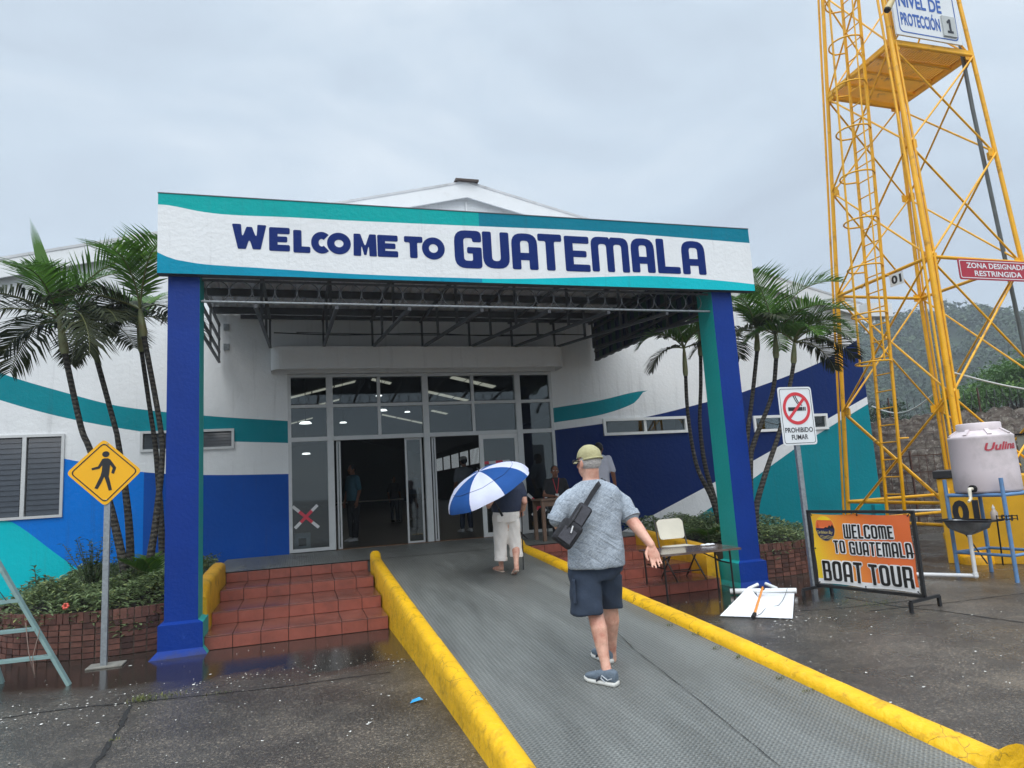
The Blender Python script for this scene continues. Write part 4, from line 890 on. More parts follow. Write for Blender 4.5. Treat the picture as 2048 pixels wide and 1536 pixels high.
# ---------------------------------------------------------------- no smoking sign
NY = -.5; ns = thing('no_smoking_sign', 'white no smoking sign reading PROHIBIDO FUMAR on a grey post', 'sign', (6.64, NY, 0))
RED = mat('sign_red', srgb(205, 52, 62), .4, .06, 6); TXT = mat('sign_text_black', srgb(30, 32, 40), .4, .05, 6)
MB().cbox((6.60, NY+.01, 0), (6.67, NY+.06, 1.93), .006).build('post', GALV, ns)
pn = MB().poly(fillet([(6.388, 1.92), (6.955, 1.92), (6.955, 2.735), (6.388, 2.735)], .05), [], (0, NY+.004, 0), (1, 0, 0), (0, 0, 1), .006).build('panel', SIGNW, ns)
y_ = NY-.004; X_, Z_ = (1, 0, 0), (0, 0, 1)
MB().poly(fillet([(6.412, 1.944), (6.931, 1.944), (6.931, 2.711), (6.412, 2.711)], .04), [fillet([(6.418, 1.95), (6.418, 2.705), (6.925, 2.705), (6.925, 1.95)], .038)], (0, y_, 0), X_, Z_, .0015).build('border', TXT, pn)
cx, cz = 6.672, 2.432
cg = MB(); cg.poly([(cx-.14, cz-.035), (cx+.10, cz-.035), (cx+.10, cz+.018), (cx-.14, cz+.018)], [], (0, y_, 0), X_, Z_, .001).poly([(cx+.108, cz-.035), (cx+.128, cz-.035), (cx+.128, cz+.018), (cx+.108, cz+.018)], [], (0, y_, 0), X_, Z_, .001).poly([(cx+.136, cz-.035), (cx+.152, cz-.035), (cx+.152, cz+.018), (cx+.136, cz+.018)], [], (0, y_, 0), X_, Z_, .001)
def ribbon(pts, wd):
    n = len(pts); l, r_ = [], []
    for i, p in enumerate(pts):
        d = V(pts[min(i+1, n-1)])-V(pts[max(0, i-1)]); d.normalize(); s = V((-d.y, d.x))*wd/2; l.append(tuple(V(p)+s)); r_.append(tuple(V(p)-s))
    return l[::-1]+r_
for dx in (0, .03): cg.poly(ribbon([(cx-.03+dx+.10*u-.05*math.sin(u*3.14)*(1-u), cz+.19-.15*u+.02*math.sin(u*6.3)) for u in [i/12 for i in range(13)]], .014), [], (0, y_, 0), X_, Z_, .001)
cg.build('cigarette', TXT, pn)
rg = MB(); rg.poly(circ(cx, cz, .228, n=56), [circ(cx, cz, .182, n=56)[::-1]], (0, y_-.0015, 0), X_, Z_, .001)
a = R(45); u_, v_ = V((math.cos(a), math.sin(a))), V((-math.sin(a), math.cos(a))); c_ = V((cx, cz))
rg.poly([tuple(c_-u_*.19-v_*.021), tuple(c_+u_*.19-v_*.021), tuple(c_+u_*.19+v_*.021), tuple(c_-u_*.19+v_*.021)], [], (0, y_-.0015, 0), X_, Z_, .0006); rg.build('red_ring', RED, pn)
tx = MB(); text_into(tx, 'PROHIBIDO', (6.44, 2.095, 6.905, 2.165), (0, y_, 0), X_, Z_, .018, .001); text_into(tx, 'FUMAR', (6.535, 1.995, 6.81, 2.065), (0, y_, 0), X_, Z_, .018, .001); tx.build('lettering', TXT, pn)
# ---------------------------------------------------------------- step ladder at the left edge
la = thing('step_ladder', 'grey-green aluminium step ladder standing open at the left edge', 'ladder', (-2.5, -.5, 0)); LG = mat('ladder_paint', srgb(132, 160, 158), .45, .1, 8, metal=.2, stain=(srgb(90, 100, 98), .55, .75))
A0, A1, A2 = V((-2.10, -.67, 0)), V((-2.72, -.67, 1.19)), V((-3.3, -.67, 2.05))
B0, B1 = V((-2.80, -.20, 0)), V((-3.32, -.55, 2.0))
MB().bar(A0, A0+(A1-A0)*1.95, .028, .07, up=(0, 1, 0)).build('rail', LG, la); MB().bar(V((-2.95, -.9, 0)), V((-2.95, -.9, 0))+(A1-A0)*1.95+V((.2, 0, 0)), .028, .07, up=(0, 1, 0)).build('rail', LG, la)
for z in (.28, .545, .82, 1.1, 1.4): 
    p = A0+(A1-A0)*(z/1.19); MB().box((p.x-.85, p.y-.04, z-.012), (p.x, p.y+.06, z+.014)).build('tread', LG, la)
MB().bar(B0, B1, .03, .05, up=(0, 1, 0)).build('rear_leg', LG, la); MB().bar(B0+V((-.8, 0, 0)), B1+V((-.3, 0, 0)), .03, .05, up=(0, 1, 0)).build('rear_leg', LG, la)
MB().tube([(-2.34, -.72, .55), (-2.39, -.73, .3), (-2.36, -.75, .12), (-2.42, -.74, .35), (-2.46, -.72, .62)], .004, 5).build('string', mat('string', srgb(140, 120, 110), .8), la)
MB().tube([(-2.78, -.69, 1.06), (-2.62, -.7, .82), (-2.46, -.7, .70)], .004, 5).build('cord', BLACK, la)
# ---------------------------------------------------------------- tour banner on a black stand
BA, BB = V((6.203, -1.045, 0)), V((6.497, -2.352, 0)); bd = (BB-BA); bl = bd.length; bd.normalize(); bn = V((-bd.y, bd.x, 0)); bn = -bn if bn.dot(CAM-BA) < 0 else bn
bs = thing('banner_stand', 'black metal stand holding an orange boat tour banner', 'banner stand', BA)
FM = lambda u, v, o=0.: BA+bd*u+V((0, 0, v))+bn*o
fb = MB()
for p, q in (((0, .13), (0, 1.05)), ((bl, .13), (bl, 1.05)), ((-.0175, 1.05), (bl+.0175, 1.05)), ((-.0175, .14), (bl+.0175, .14))): fb.bar(FM(*p), FM(*q), .035, .035, up=tuple(bn))
fb.build('frame', BLACK, bs)
for u in (-.0, bl):
    f2 = MB(); a, b = FM(u, .115, .27), FM(u, .115, -.27); f2.bar(a, b, .032); f2.bar(a-V((0, 0, .0)), V((a.x, a.y, 0)), .032); f2.bar(b, V((b.x, b.y, 0)), .032); f2.build('foot', BLACK, bs)
BAN = bpy.data.materials.new('banner_print'); BAN.use_nodes = True
t = BAN.node_tree; b = t.nodes['Principled BSDF']; at_ = N(t, 'ShaderNodeAttribute', attribute_name='uvw'); s_ = N(t, 'ShaderNodeSeparateXYZ'); t.links.new(at_.outputs['Vector'], s_.inputs[0])
ad = N(t, 'ShaderNodeMath', operation='MULTIPLY_ADD', i={1: -.35}); t.links.new(s_.outputs['Y'], ad.inputs[0]); 
ad2 = N(t, 'ShaderNodeMath', operation='ADD', i={1: .20}); t.links.new(s_.outputs['X'], ad2.inputs[0]); t.links.new(ad2.outputs[0], ad.inputs[2])
ad.inputs[1].default_value = .16
r_ = ramp(t, [(.18, srgb(236, 214, 40)), (.42, srgb(240, 176, 52)), (.72, srgb(238, 134, 52)), (1, srgb(230, 112, 58))]); t.links.new(ad.outputs[0], r_.inputs[0])
lt = N(t, 'ShaderNodeMath', operation='LESS_THAN', i={1: .075}); t.links.new(s_.outputs['Y'], lt.inputs[0]); mq = N(t, 'ShaderNodeMix', data_type='RGBA'); t.links.new(lt.outputs[0], mq.inputs[0]); t.links.new(r_.outputs[0], mq.inputs[6]); mq.inputs[7].default_value = (.8, .8, .8, 1)
t.links.new(mq.outputs[2], b.inputs['Base Color']); b.inputs['Roughness'].default_value = .33
def sag(u, v): return .006*math.sin(u*9+v*4)*math.sin(v*5)+.001*math.sin(u*17-v*9)
U0, U1, V0, V1 = .035, bl-.035, .165, 1.025
bm_ = MB(); nu, nv = 48, 32; vs = []; uvs = []
def bpnt(u, v, o=0.):        # u, v in 0..1 over the banner, edges pulled in between the eyelets
    pin = .012*abs(math.sin(math.pi*2*v))*(abs(u-.5)*2)**6; uu = U0+(U1-U0)*u+(pin if u < .5 else -pin); e = .014*abs(math.sin(math.pi*2*u))*(abs(v-.5)*2)**6; vv = V0+(V1-V0)*v+(e if v < .5 else -e)
    return FM(uu, vv, sag(u, v)+.006+o)
for j in range(nv+1):
    for i in range(nu+1): vs.append(bpnt(i/nu, j/nv)); uvs.append((i/nu, j/nv, 0))
bm_.add(vs, [(j*(nu+1)+i, j*(nu+1)+i+1, (j+1)*(nu+1)+i+1, (j+1)*(nu+1)+i) for j in range(nv) for i in range(nu)], 0, True)
ban = bm_.build('banner', BAN, bs); a = ban.data.attributes.new('uvw', 'FLOAT_VECTOR', 'POINT'); a.data.foreach_set('vector', [c for u in uvs for c in u])
INK = mat('banner_ink', srgb(18, 18, 20), .35); WINK = mat('banner_white_ink', (.82, .82, .82), .35)
BW, BH = U1-U0, V1-V0
def on_banner(mb, ou, ho, u, v, o, mi=0):
    """lay an outline (metres, origin u, v) on the banner cloth; densified so that it follows the folds"""
    def dens(l):
        r = []
        for i, p in enumerate(l):
            q = l[(i+1) % len(l)]; k = max(1, int(math.hypot(q[0]-p[0], q[1]-p[1])/.03))
            r += [(p[0]+(q[0]-p[0])*j/k, p[1]+(q[1]-p[1])*j/k) for j in range(k)]
        return r
    loops = [dens(l) for l in [ou]+list(ho)]; flat = [p for l in loops for p in l]
    tri = tessellate_polygon([[V((a, b, 0)) for a, b in l] for l in loops])
    mb.add([bpnt((u+a)/BW, (v+b)/BH, o) for a, b in flat], [tuple(q) for q in tri], mi)
wb, kb = MB(), MB()
def backing(c, Wd, H, ou, d):
    if c in 'TL': return offset_poly(ou, d)
    return fillet([(-d, -d), (Wd+d, -d), (Wd+d, H+d), (-d, H+d)], .03)
bw_lines = [('WELCOME', 363, 908, 483, 640, 505, 645, .0), ('TO', 257, 380, 660, 800, 660, 800, 0), ('GUATEMALA', 428, 1118, 672, 815, 690, 858, 0), ('BOAT', 135, 568, 880, 1100, 905, 1135, 0), ('TOUR', 640, 1130, 920, 1150, 955, 1190, 0)]
def ban_uv(x, y):            # crop pixel of the banner -> metres on the banner sheet
    r = ray(1620+x/5.486, 960+y/5.486); k = (FM(0, 0)-CAM).dot(bn)/r.dot(bn); p = CAM+r*k; return (p-BA).dot(bd)-U0, p.z-V0
for word, xa, xb, ya0, yb0, ya1, yb1, _ in bw_lines:
    u0, t0 = ban_uv(xa, ya0); _, b0 = ban_uv(xa, yb0); u1, t1 = ban_uv(xb, ya1); _, b1 = ban_uv(xb, yb1); n = len(word)
    ws = [{'M': 1.28, 'W': 1.25, 'T': .95, 'L': .82, 'E': .85}.get(c, 1.) for c in word]; gap = .16; tot = sum(ws)+gap*(n-1); k = (u1-u0)/tot; u = u0
    for c, wd in zip(word, ws):
        f = (u-u0)/(u1-u0); bt, tp = b0+(b1-b0)*f, t0+(t1-t0)*f; H = tp-bt; Wd = wd*k; s = min(.335*k, H*.25)
        ou, ho = glyph(c, Wd, H, s)
        on_banner(wb, backing(c, Wd, H, ou, .011), [], u, bt, .003); on_banner(kb, ou, ho, u, bt, .0065); u += (wd+gap)*k
wb.build('letter_outline', WINK, ban); kb.build('lettering', INK, ban)
eu, ev = ban_uv(168, 528); er_, eh = (ban_uv(273, 528)[0]-ban_uv(62, 528)[0])/2, (ban_uv(168, 390)[1]-ban_uv(168, 665)[1])/2
em = MB(); ring = circ(0, 0, er_*1.05, eh*1.04, 40); on_banner(em, ring, [], eu, ev, .0025, 0)
up_ = circ(0, 0, er_, eh, 26, 0, math.pi); lo_ = circ(0, 0, er_, eh, 26, math.pi, 2*math.pi)
on_banner(em, [(er_*math.cos(a), eh*math.sin(a)) for a in [R(0)+R(180)*i/25 for i in range(26)]], [], eu, ev, .004, 1)
on_banner(em, [(er_*math.cos(a), eh*math.sin(a)) for a in [R(42)+R(96)*i/25 for i in range(26)]], [], eu, ev, .005, 2)
on_banner(em, lo_, [], eu, ev, .004, 3)
on_banner(em, [(-.1*er_, 0), (er_*.98, 0), (er_*.9, .2*eh), (er_*.8, .34*eh), (er_*.66, .16*eh), (er_*.5, .26*eh), (er_*.3, .06*eh), (er_*.1, .10*eh)], [], eu, ev, .006, 4)
on_banner(em, [(-.9*er_, .02*eh), (-.6*er_, .02*eh), (-.68*er_, .52*eh)], [], eu, ev, .006, 5)
for k in (0, 1, 2): on_banner(em, ribbon([(-er_*.6+er_*1.4*i/14, -eh*(.62+.1*k)+eh*.04*math.sin(i*.9+k)) for i in range(15)], .004), [], eu, ev, .006, 6)
em.build('emblem', [mat('emblem_rim', srgb(235, 190, 90), .4), mat('emblem_orange', srgb(226, 110, 60), .4), mat('emblem_yellow', srgb(244, 206, 40), .4), mat('emblem_navy', srgb(36, 44, 84), .4), mat('emblem_hill', srgb(26, 30, 34), .4), mat('emblem_sail', srgb(200, 84, 40), .4), mat('emblem_gold', srgb(226, 205, 120), .4)], ban)
ft_ = MB(); text_into(ft_, 'Caribbean Bay', (-er_*.82, -eh*.5, er_*.82, -eh*.18), FM(eu+U0, ev+V0, .016+sag(eu/BW, ev/BH)), bd, (0, 0, 1), .0, .001, 0, .35); ft_.build('emblem_script', bpy.data.materials['emblem_gold'], ban)
for u in (0, .5, 1):
    for v in (0, .5, 1):
        if u == v == .5 or (u == .5 and v == .5): continue
        p = bpnt(u*.97+.015, v*.96+.02, .004); q_ = FM((U0-.02) if u == 0 else (U1+.02 if u == 1 else (U0+U1)/2), (V0-.02) if v == 0 else (V1+.02 if v == 1 else (V0+V1)/2), .01)
        MB().tube([p, q_], .005, 5).ball(p, .009, 0, 8).build('tie', BLACK, bs)

# ---------------------------------------------------------------- fallen white roller screen by the right pillar
rs = thing('roller_screen', 'white roller screen with an orange stick lying on the wet ground', 'roller screen', (5.2, -1, 0)); WS = mat('screen_cloth', (.80, .82, .85), .5, .03, 3)
za = lambda x, y, z=.02: atz(1400+x/8.533, 1130+y/8.533, z)
p1, p2, p3 = za(340, 865, .015), za(1580, 910, .015), za(1610, 480, .03); apx = za(825, 372, .20); mid = za(1000, 560, .10); md2 = za(960, 480, .03)
s1 = MB(); th = V((0, 0, .003))
def sheet(a, b, c): s1.add([a, b, c, a-th, b-th, c-th], [(0, 1, 2), (5, 4, 3), (0, 3, 4, 1), (1, 4, 5, 2), (2, 5, 3, 0)])
sheet(p1, p2, mid); sheet(p1, mid, apx); sheet(mid, p2, p3); sheet(mid, p3, md2)
s1.build('cloth', WS, rs)
c0, c1 = za(515, 450, .05), za(1648, 440, .05); MB().tube([c0, c1], .036, 14).build('housing_tube', mat('white_plastic', (.74, .76, .76), .35, .05, 5), rs)
for a, b in (((840, 400), (990, 330)), ((1310, 400), (1120, 320))): MB().tube([za(*a, .08), za(*b, .12)], .022, 10).build('bracket_arm', bpy.data.materials['white_plastic'], rs)
MB().tube([za(920, 860, .04), za(1070, 385, .14)], .014, 10).build('orange_stick', mat('orange_plastic', srgb(235, 150, 60), .4, .08, 6), rs)
MB().tube([za(905, 890, .035), za(935, 835, .045)], .022, 8).tube([za(1055, 400, .13), za(1085, 405, .13)], .02, 8).build('end_cap', RUBBER, rs)
MB().tube([za(950, 868, .03), za(1040, 830, .035), za(1110, 750, .05), za(1190, 682, .06), za(1260, 705, .06), za(1340, 690, .055), za(1400, 620, .05), za(1450, 520, .06), za(1490, 400, .09)], .003, 5).build('cord', BLACK, rs)

# ---------------------------------------------------------------- folding table and chair on the right steps
ft = thing('folding_table', 'brown folding table with thin black legs on the right steps', 'table', (4.9, -.2, 0)); TW = mat('table_laminate', srgb(92, 76, 68), .14, .2, 4, stain=(srgb(120, 112, 110), .5, .7), ss=3)
TT = [V((4.45, .30, .6)), V((4.36, -.50, .6)), V((5.50, -.55, .6)), V((5.58, .12, .6))]
tp = MB(); tp.add([p for p in TT]+[p+V((0, 0, .028)) for p in TT], [(3, 2, 1, 0), (4, 5, 6, 7), (0, 1, 5, 4), (1, 2, 6, 5), (2, 3, 7, 6), (3, 0, 4, 7)]); tp.build('tabletop', TW, ft)
for q_, z0 in (((4.56, .36), .15), ((4.47, -.34), 0), ((5.42, -.40), 0), ((5.49, .06), 0)): MB().tube([(q_[0], q_[1], .6), (q_[0]+.02, q_[1]+.02, z0)], .013, 8).build('leg', BLACK, ft)
MB().tube([(4.5, -.3, .42), (4.57, .3, .42)], .01, 6).tube([(5.43, -.37, .42), (5.49, .03, .42)], .01, 6).tube([(5.45, -.18, .42), (5.1, -.16, .59)], .009, 6).tube([(4.53, 0, .42), (4.85, -.02, .59)], .009, 6).build('brace', BLACK, ft)
cl = MB(); o_ = V((5.33, .0, .632))
for k in range(6): cl.ball(o_+V((rnd.uniform(-.07, .09), rnd.uniform(-.05, .05), rnd.uniform(0, .012))), .045, 0, 10, (1, .8, .35))
tag(remesh(cl, 'crumpled_cloth', mat('white_rag', (.74, .76, .78), .8, .08, 20, bump=.5, bs=40), None, .01, 2), 'crumpled white cloth on the far end of the folding table', 'cloth')
PLAST = mat('chair_plastic', srgb(214, 208, 192), .5, .05, 5); CHM = mat('chair_metal', srgb(62, 58, 56), .4, .15, 8, metal=.3)
def folding_chair(loc, yaw, label):
    """seat front faces local -Y"""
    ch = thing('folding_chair', label, 'chair', loc, 'beige folding chairs'); M = Matrix.Translation(V(loc)) @ Matrix.Rotation(yaw, 4, 'Z')
    st = MB(); st.cbox((-.2, -.2, .43), (.2, .2, .46), .012, 0, M); st.build('seat', PLAST, ch)
    bk = MB(); ring = []
    MR = M @ Matrix.Translation(V((0, .25, .66))) @ Matrix.Rotation(R(-12), 4, 'X')
    bp_ = fillet([(-.2, -.12), (.2, -.12), (.215, .13), (.16, .17), (-.16, .17), (-.215, .13)], .05)
    O_ = MR @ V((0, 0, 0)); bk.poly(bp_, [], O_, MR.to_3x3() @ V((1, 0, 0)), MR.to_3x3() @ V((0, 0, 1)), .022); bk.build('backrest', PLAST, ch)
    for sx_ in (-1, 1):
        P = lambda x, y, z: M @ V((x, y, z))
        MB().tube([P(.225*sx_, .30, .83), P(.225*sx_, .21, .46), P(.225*sx_, -.22, .0)], .012, 8).build('leg', CHM, ch); MB().tube([P(.205*sx_, -.13, .44), P(.205*sx_, .26, 0)], .012, 8).build('leg', CHM, ch)
    MB().tube([M @ V((-.225, -.12, .12)), M @ V((.225, -.12, .12))], .01, 6).tube([M @ V((-.205, .18, .10)), M @ V((.205, .18, .10))], .01, 6).build('stretcher', CHM, ch)
    return ch
folding_chair((5.18, .42, .152), R(0), 'beige folding chair standing on the first red step behind the folding table')
folding_chair((3.86, 4.15, .606), R(78), 'beige folding chair standing by the glass doors, seen from the side')
# ---------------------------------------------------------------- desk of the door attendant
dk = thing('wooden_desk', 'plain brown wooden desk by the glass front', 'desk', (4.4, 3.3, .6)); DW = mat('desk_wood', srgb(104, 82, 66), .5, .15, 4)
MB().cbox((4.04, 3.05, 1.30), (5.1, 3.60, 1.335), .006).build('tabletop', DW, dk)
for x, y in ((4.09, 3.1), (5.05, 3.1), (4.09, 3.55), (5.05, 3.55)): MB().box((x-.03, y-.03, .606), (x+.03, y+.03, 1.30)).build('leg', DW, dk)
MB().box((4.12, 3.09, 1.2), (5.02, 3.11, 1.30)).box((4.12, 3.54, 1.2), (5.02, 3.56, 1.3)).build('apron', DW, dk)
# red and white tape on the glass
TR, TWh = mat('tape_red', srgb(214, 60, 78), .5, .05, 6), mat('tape_white', (.70, .70, .70), .5, .05, 6)
def tape(p, q, label, n=4, cols=(1, 0, 0, 1), y=W-.004, obj=None):
    mb = obj or MB(); p, q = V(p), V(q); d = (q-p); L_ = d.length; d.normalize(); s = V((-d.y, d.x))*.028
    for k in range(n):
        a, b = p+d*L_*k/n, p+d*L_*(k+1)/n
        mb.poly([tuple(a-s), tuple(b-s), tuple(b+s), tuple(a+s)], [], (0, y, 0), (1, 0, 0), (0, 0, 1), .001, cols[k])
    return mb
def xz(x, y): p = at(x, y, W); return (p.x, p.z)
tp_ = MB(); tape(xz(585, 1013), xz(638, 1055), '', obj=tp_, y=W+.046); tape(xz(590, 1057), xz(635, 1010), '', obj=tp_, y=W+.044); tag(tp_.build('tape_cross', [TR, TWh]), 'red and white tape cross on the leftmost glass panel', 'tape cross', 'tape crosses on the glass front')
tp_ = MB(); tape(xz(1056, 988), xz(1094, 1022), '', obj=tp_, y=W+.046); tape(xz(1066, 1031), xz(1100, 985), '', obj=tp_, y=W+.044); tag(tp_.build('tape_cross', [TR, TWh]), 'red and white tape cross on the glass beside the desk', 'tape cross', 'tape crosses on the glass front')
tp_ = tape(xz(965, 926), xz(1020, 922), '', 4, (0, 1, 0, 1), y=W+.036); tag(tp_.build('tape_strip', [TR, TWh]), 'striped red and white tape strip on the sliding glass door', 'tape')
nbx_ = thing('notice_box', 'small white framed box behind the leftmost glass panel', 'box', (.02, W+.3, .6)); MB().cbox((-.10, W+.25, .63), (.20, W+.5, .95), .01).build('body', mat('box_white', (.62, .64, .64), .5), nbx_); MB().box((-.02, W+.244, .72), (.12, W+.249, .86)).build('opening', DARKIN, nbx_)
# litter
LW = mat('litter_paper', (.66, .65, .60), .8, .25, 30); lt_ = MB()
def chip(p, s):
    n = rnd.randint(4, 6); lt_.add([V(p)+V((math.cos(6.283*k/n+rnd.uniform(-.3, .3))*s*rnd.uniform(.4, 1), math.sin(6.283*k/n)*s*rnd.uniform(.3, .8), rnd.uniform(.004, .009))) for k in range(n)], [tuple(range(n))])
for k in range(520):
    x, y = rnd.uniform(-3.6, .95), -rnd.random()**.8*5.4+.1
    if rnd.random() < .5: y = rnd.gauss(-1.35+.12*x, .25)
    chip((x, y, 0), rnd.choice((.006, .008, .010, .014)))
for k in range(330): chip((rnd.uniform(3.65, 9.5), rnd.uniform(-5.0, .0), 0), rnd.choice((.006, .008, .010, .016)))
for k in range(60): chip((rnd.gauss(5.0, .5), rnd.gauss(-2.2, .2), 0), rnd.choice((.008, .012, .018)))
for x, y, s in ((735, 1450, .03), (740, 1446, .02), (745, 1439, .015), (778, 1393, .02), (795, 1271, .02), (260, 1332, .03), (150, 1306, .03), (420, 1350, .02), (83, 1450, .02), (195, 1447, .02)): chip(atz(x, y), s)
tag(lt_.build('litter', LW), 'tiny pale flakes and paper bits scattered over the wet ground', 'litter', kind='stuff')
pk = atz(833, 1404); wr = MB(); wr.add([pk+V(q) for q in ((-.055, -.03, .006), (.02, -.035, .02), (.055, .01, .008), (.03, .035, .025), (-.03, .03, .012))], [(0, 1, 4), (1, 3, 4), (1, 2, 3)]); tag(wr.build('plastic_wrapper', mat('wrapper_blue', srgb(60, 160, 215), .35, .2, 30)), 'small crumpled light blue wrapper on the ground left of the ramp', 'wrapper')
gt = MB(); tn = []
def tuft(p, n, h, sp):
    for k in range(n):
        a = rnd.uniform(0, 6.28); leaf(gt, tn, V(p)+V((rnd.gauss(0, sp), rnd.gauss(0, sp*.5), .002)), V((math.cos(a)*.6, math.sin(a)*.6, rnd.uniform(.3, 1))), V((0, 0, 1)), h*rnd.uniform(.5, 1.2), .006, rnd.uniform(.3, 1))
for x, y, n, h, s in ((285, 1403, 90, .07, .06), (330, 1395, 60, .05, .10), (440, 1388, 20, .03, .06), (226, 1482, 12, .03, .02), (835, 1325, 14, .03, .05), (1760, 1208, 60, .05, .12), (1700, 1205, 20, .04, .1), (1500, 1218, 14, .03, .06)): tuft(atz(x, y), n, h, s)
for x, y in ((1340, 1254), (1392, 1272), (1434, 1300), (1478, 1318), (1560, 1360), (1620, 1385)): tuft(RSL(x, y)+V((0, 0, .004)), 16, .04, .02)
tag(tone_build(gt, tn, 'grass', leafmat('weed', srgb(88, 98, 44), .4), None), 'weeds and grass tufts growing in the ground joints', 'grass', kind='stuff')
# ---------------------------------------------------------------- yellow lattice tower
TY = mat('tower_yellow', srgb(232, 170, 12), .42, .1, 4, bump=.08, bs=40, stain=(srgb(146, 96, 34), .57, .74), ss=5)
TC = V((11.245, 1.10, 0))
tw = thing('lattice_tower', 'tall yellow steel lattice tower with caged ladder and slatted platform', 'tower', TC)
LB0 = {'A': (9.93, 2.46), 'B': (9.88, -.22), 'C': (12.55, -.26), 'D': (12.62, 2.42)}
LR = {'A': (10.343, 2.314), 'B': (10.056, -.066), 'C': (12.227, -.012), 'D': (12.45, 2.288)}; LP = {'A': (10.43, 1.965), 'B': (10.276, .22), 'C': (12.144, .18), 'D': (12.256, 1.985)}
LB0['A'] = (10.02, 2.50)
def leg(l, z):
    if z < 4.94: a, b, f = LB0[l], LR[l], z/4.94
    else: a, b, f = LR[l], LP[l], (z-4.94)/(9.07-4.94)
    return V((a[0]+(b[0]-a[0])*f, a[1]+(b[1]-a[1])*f, z))
for l in 'ABCD':
    r_ = .048 if l == 'B' else .040
    MB().tube([leg(l, z) for z in (.15, 2.5, 4.94, 7, 9.07, 11.8)], [r_*1.0]*3+[r_*.92]*3, 12).build('leg', TY, tw)
    b0 = leg(l, .15); MB().lathe((b0.x, b0.y, 0), [(.0, .13), (.22, .13), (.24, .1), (.24, 0)], 16).lathe((b0.x, b0.y, .13), [(.13, 0), (.13, .015), (.075, .12)], 12).build('footing', TY, tw)
for dx, dy, l in ((.085, -.02, 'B'), (-.085, .05, 'B'), (.02, -.075, 'D'), (-.03, .085, 'A')): MB().tube([leg(l, z)+V((dx, dy, 0)) for z in (.4, 2.5, 4.94, 7, 9.07, 11.8)], .022, 8).build('conduit', TY, tw)
LV = [.55, 2.62, 4.94, 7.05, 9.0, 11.2]
for l, m in (('A', 'B'), ('B', 'C'), ('C', 'D'), ('D', 'A')):
    for k in range(5):
        a, b = LV[k], LV[k+1]; off = (leg(m, a)-leg(l, a)).normalized().cross(V((0, 0, 1)))*.018
        MB().tube([leg(l, a)+off, leg(m, b)+off], .0185, 8).build('brace', TY, tw); MB().tube([leg(m, a)-off, leg(l, b)-off], .0185, 8).build('brace', TY, tw)
    for z, r_ in ((.55, .03), (4.94, .032), (9.02, .032)): MB().tube([leg(l, z), leg(m, z)], r_, 8).build('cross_bar', TY, tw)
    MB().tube([leg(l, .9), leg(m, .9)], .03, 8).build('cross_bar', TY, tw)
for l, m, mm in (('A', 'B', 'D'), ('B', 'C', 'A'), ('C', 'D', 'B'), ('D', 'A', 'C')):       # bolted gusset plates at the nodes
    for z in LV[:5]:
        p = leg(l, z)
        for o in (m, mm):
            gp = MB()
            d = (leg(o, z)-p).normalized(); n_ = d.cross(V((0, 0, 1))); gp.bar(p+d*.03, p+d*.17, .012, .15)
            for q_ in (-.04, .04): gp.tube([p+d*.12+n_*.012+V((0, 0, q_)), p+d*.12-n_*.012+V((0, 0, q_))], .010, 6)
            gp.build('gusset_plate', TY, tw)
pf = MB(); n_ = 30
P4 = {l: V((*LP[l], 9.10)) for l in 'ABCD'}
for k in range(n_):
    f0, f1 = (k+.2)/n_, (k+.64)/n_
    a0, a1 = P4['A'].lerp(P4['D'], f0), P4['A'].lerp(P4['D'], f1); b0, b1 = P4['B'].lerp(P4['C'], f0), P4['B'].lerp(P4['C'], f1); h = V((0, 0, .025))
    pf.add([a0, a1, b1, b0, a0+h, a1+h, b1+h, b0+h], [(0, 1, 2, 3), (7, 6, 5, 4), (0, 3, 7, 4), (1, 5, 6, 2), (0, 4, 5, 1), (3, 2, 6, 7)])
pl = pf.build('platform', TY, tw)
pb = MB()
for f in (.25, .5, .75): pb.bar(P4['A'].lerp(P4['B'], f)-V((0, 0, .04)), P4['D'].lerp(P4['C'], f)-V((0, 0, .04)), .04, .05)
for l, m in (('A', 'B'), ('B', 'C'), ('C', 'D'), ('D', 'A')): pb.bar(P4[l]-V((0, 0, .04)), P4[m]-V((0, 0, .04)), .05, .09)
pb.build('platform_beam', TY, pl)
# ladder with safety hoops on the left face
ld_ = MB(); rl = lambda z: V((9.83+.028*z, 1.355-.034*z, z)); rr_ = lambda z: V((9.83+.028*z, .985-.0355*z, z))
for f in (rl, rr_): ld_.bar(f(.25), f(11.8), .05, .03, up=(0, 1, 0))
z = .45
while z < 11.6: ld_.tube([rl(z), rr_(z)], .012, 6); z += .30
lo_ = ld_.build('ladder', TY, tw)
z = 3.35
while z < 11.5:
    c_ = (rl(z)+rr_(z))/2; hp = [rl(z)+V((0, .02, 0))]+[c_+V((-.16-.33*math.sin(a), .30*math.cos(a), 0)) for a in [math.pi*i/12 for i in range(13)]]+[rr_(z)+V((0, -.02, 0))]
    MB().tube(hp, .016, 6).build('hoop', TY, lo_); z += .86
for a in (R(10), R(90), R(165)): MB().tube([(rl(z)+rr_(z))/2+V((-.16-.33*math.sin(a), .30*math.cos(a), 0)) for z in (3.35, 7, 11.4)], .014, 6).build('cage_bar', TY, lo_)
for z in (2.0, 4.9, 9.0): MB().tube([rl(z), leg('A', z).lerp(leg('B', z), .3)], .016, 6).tube([rr_(z), leg('A', z).lerp(leg('B', z), .62)], .016, 6).build('ladder_stay', TY, lo_)
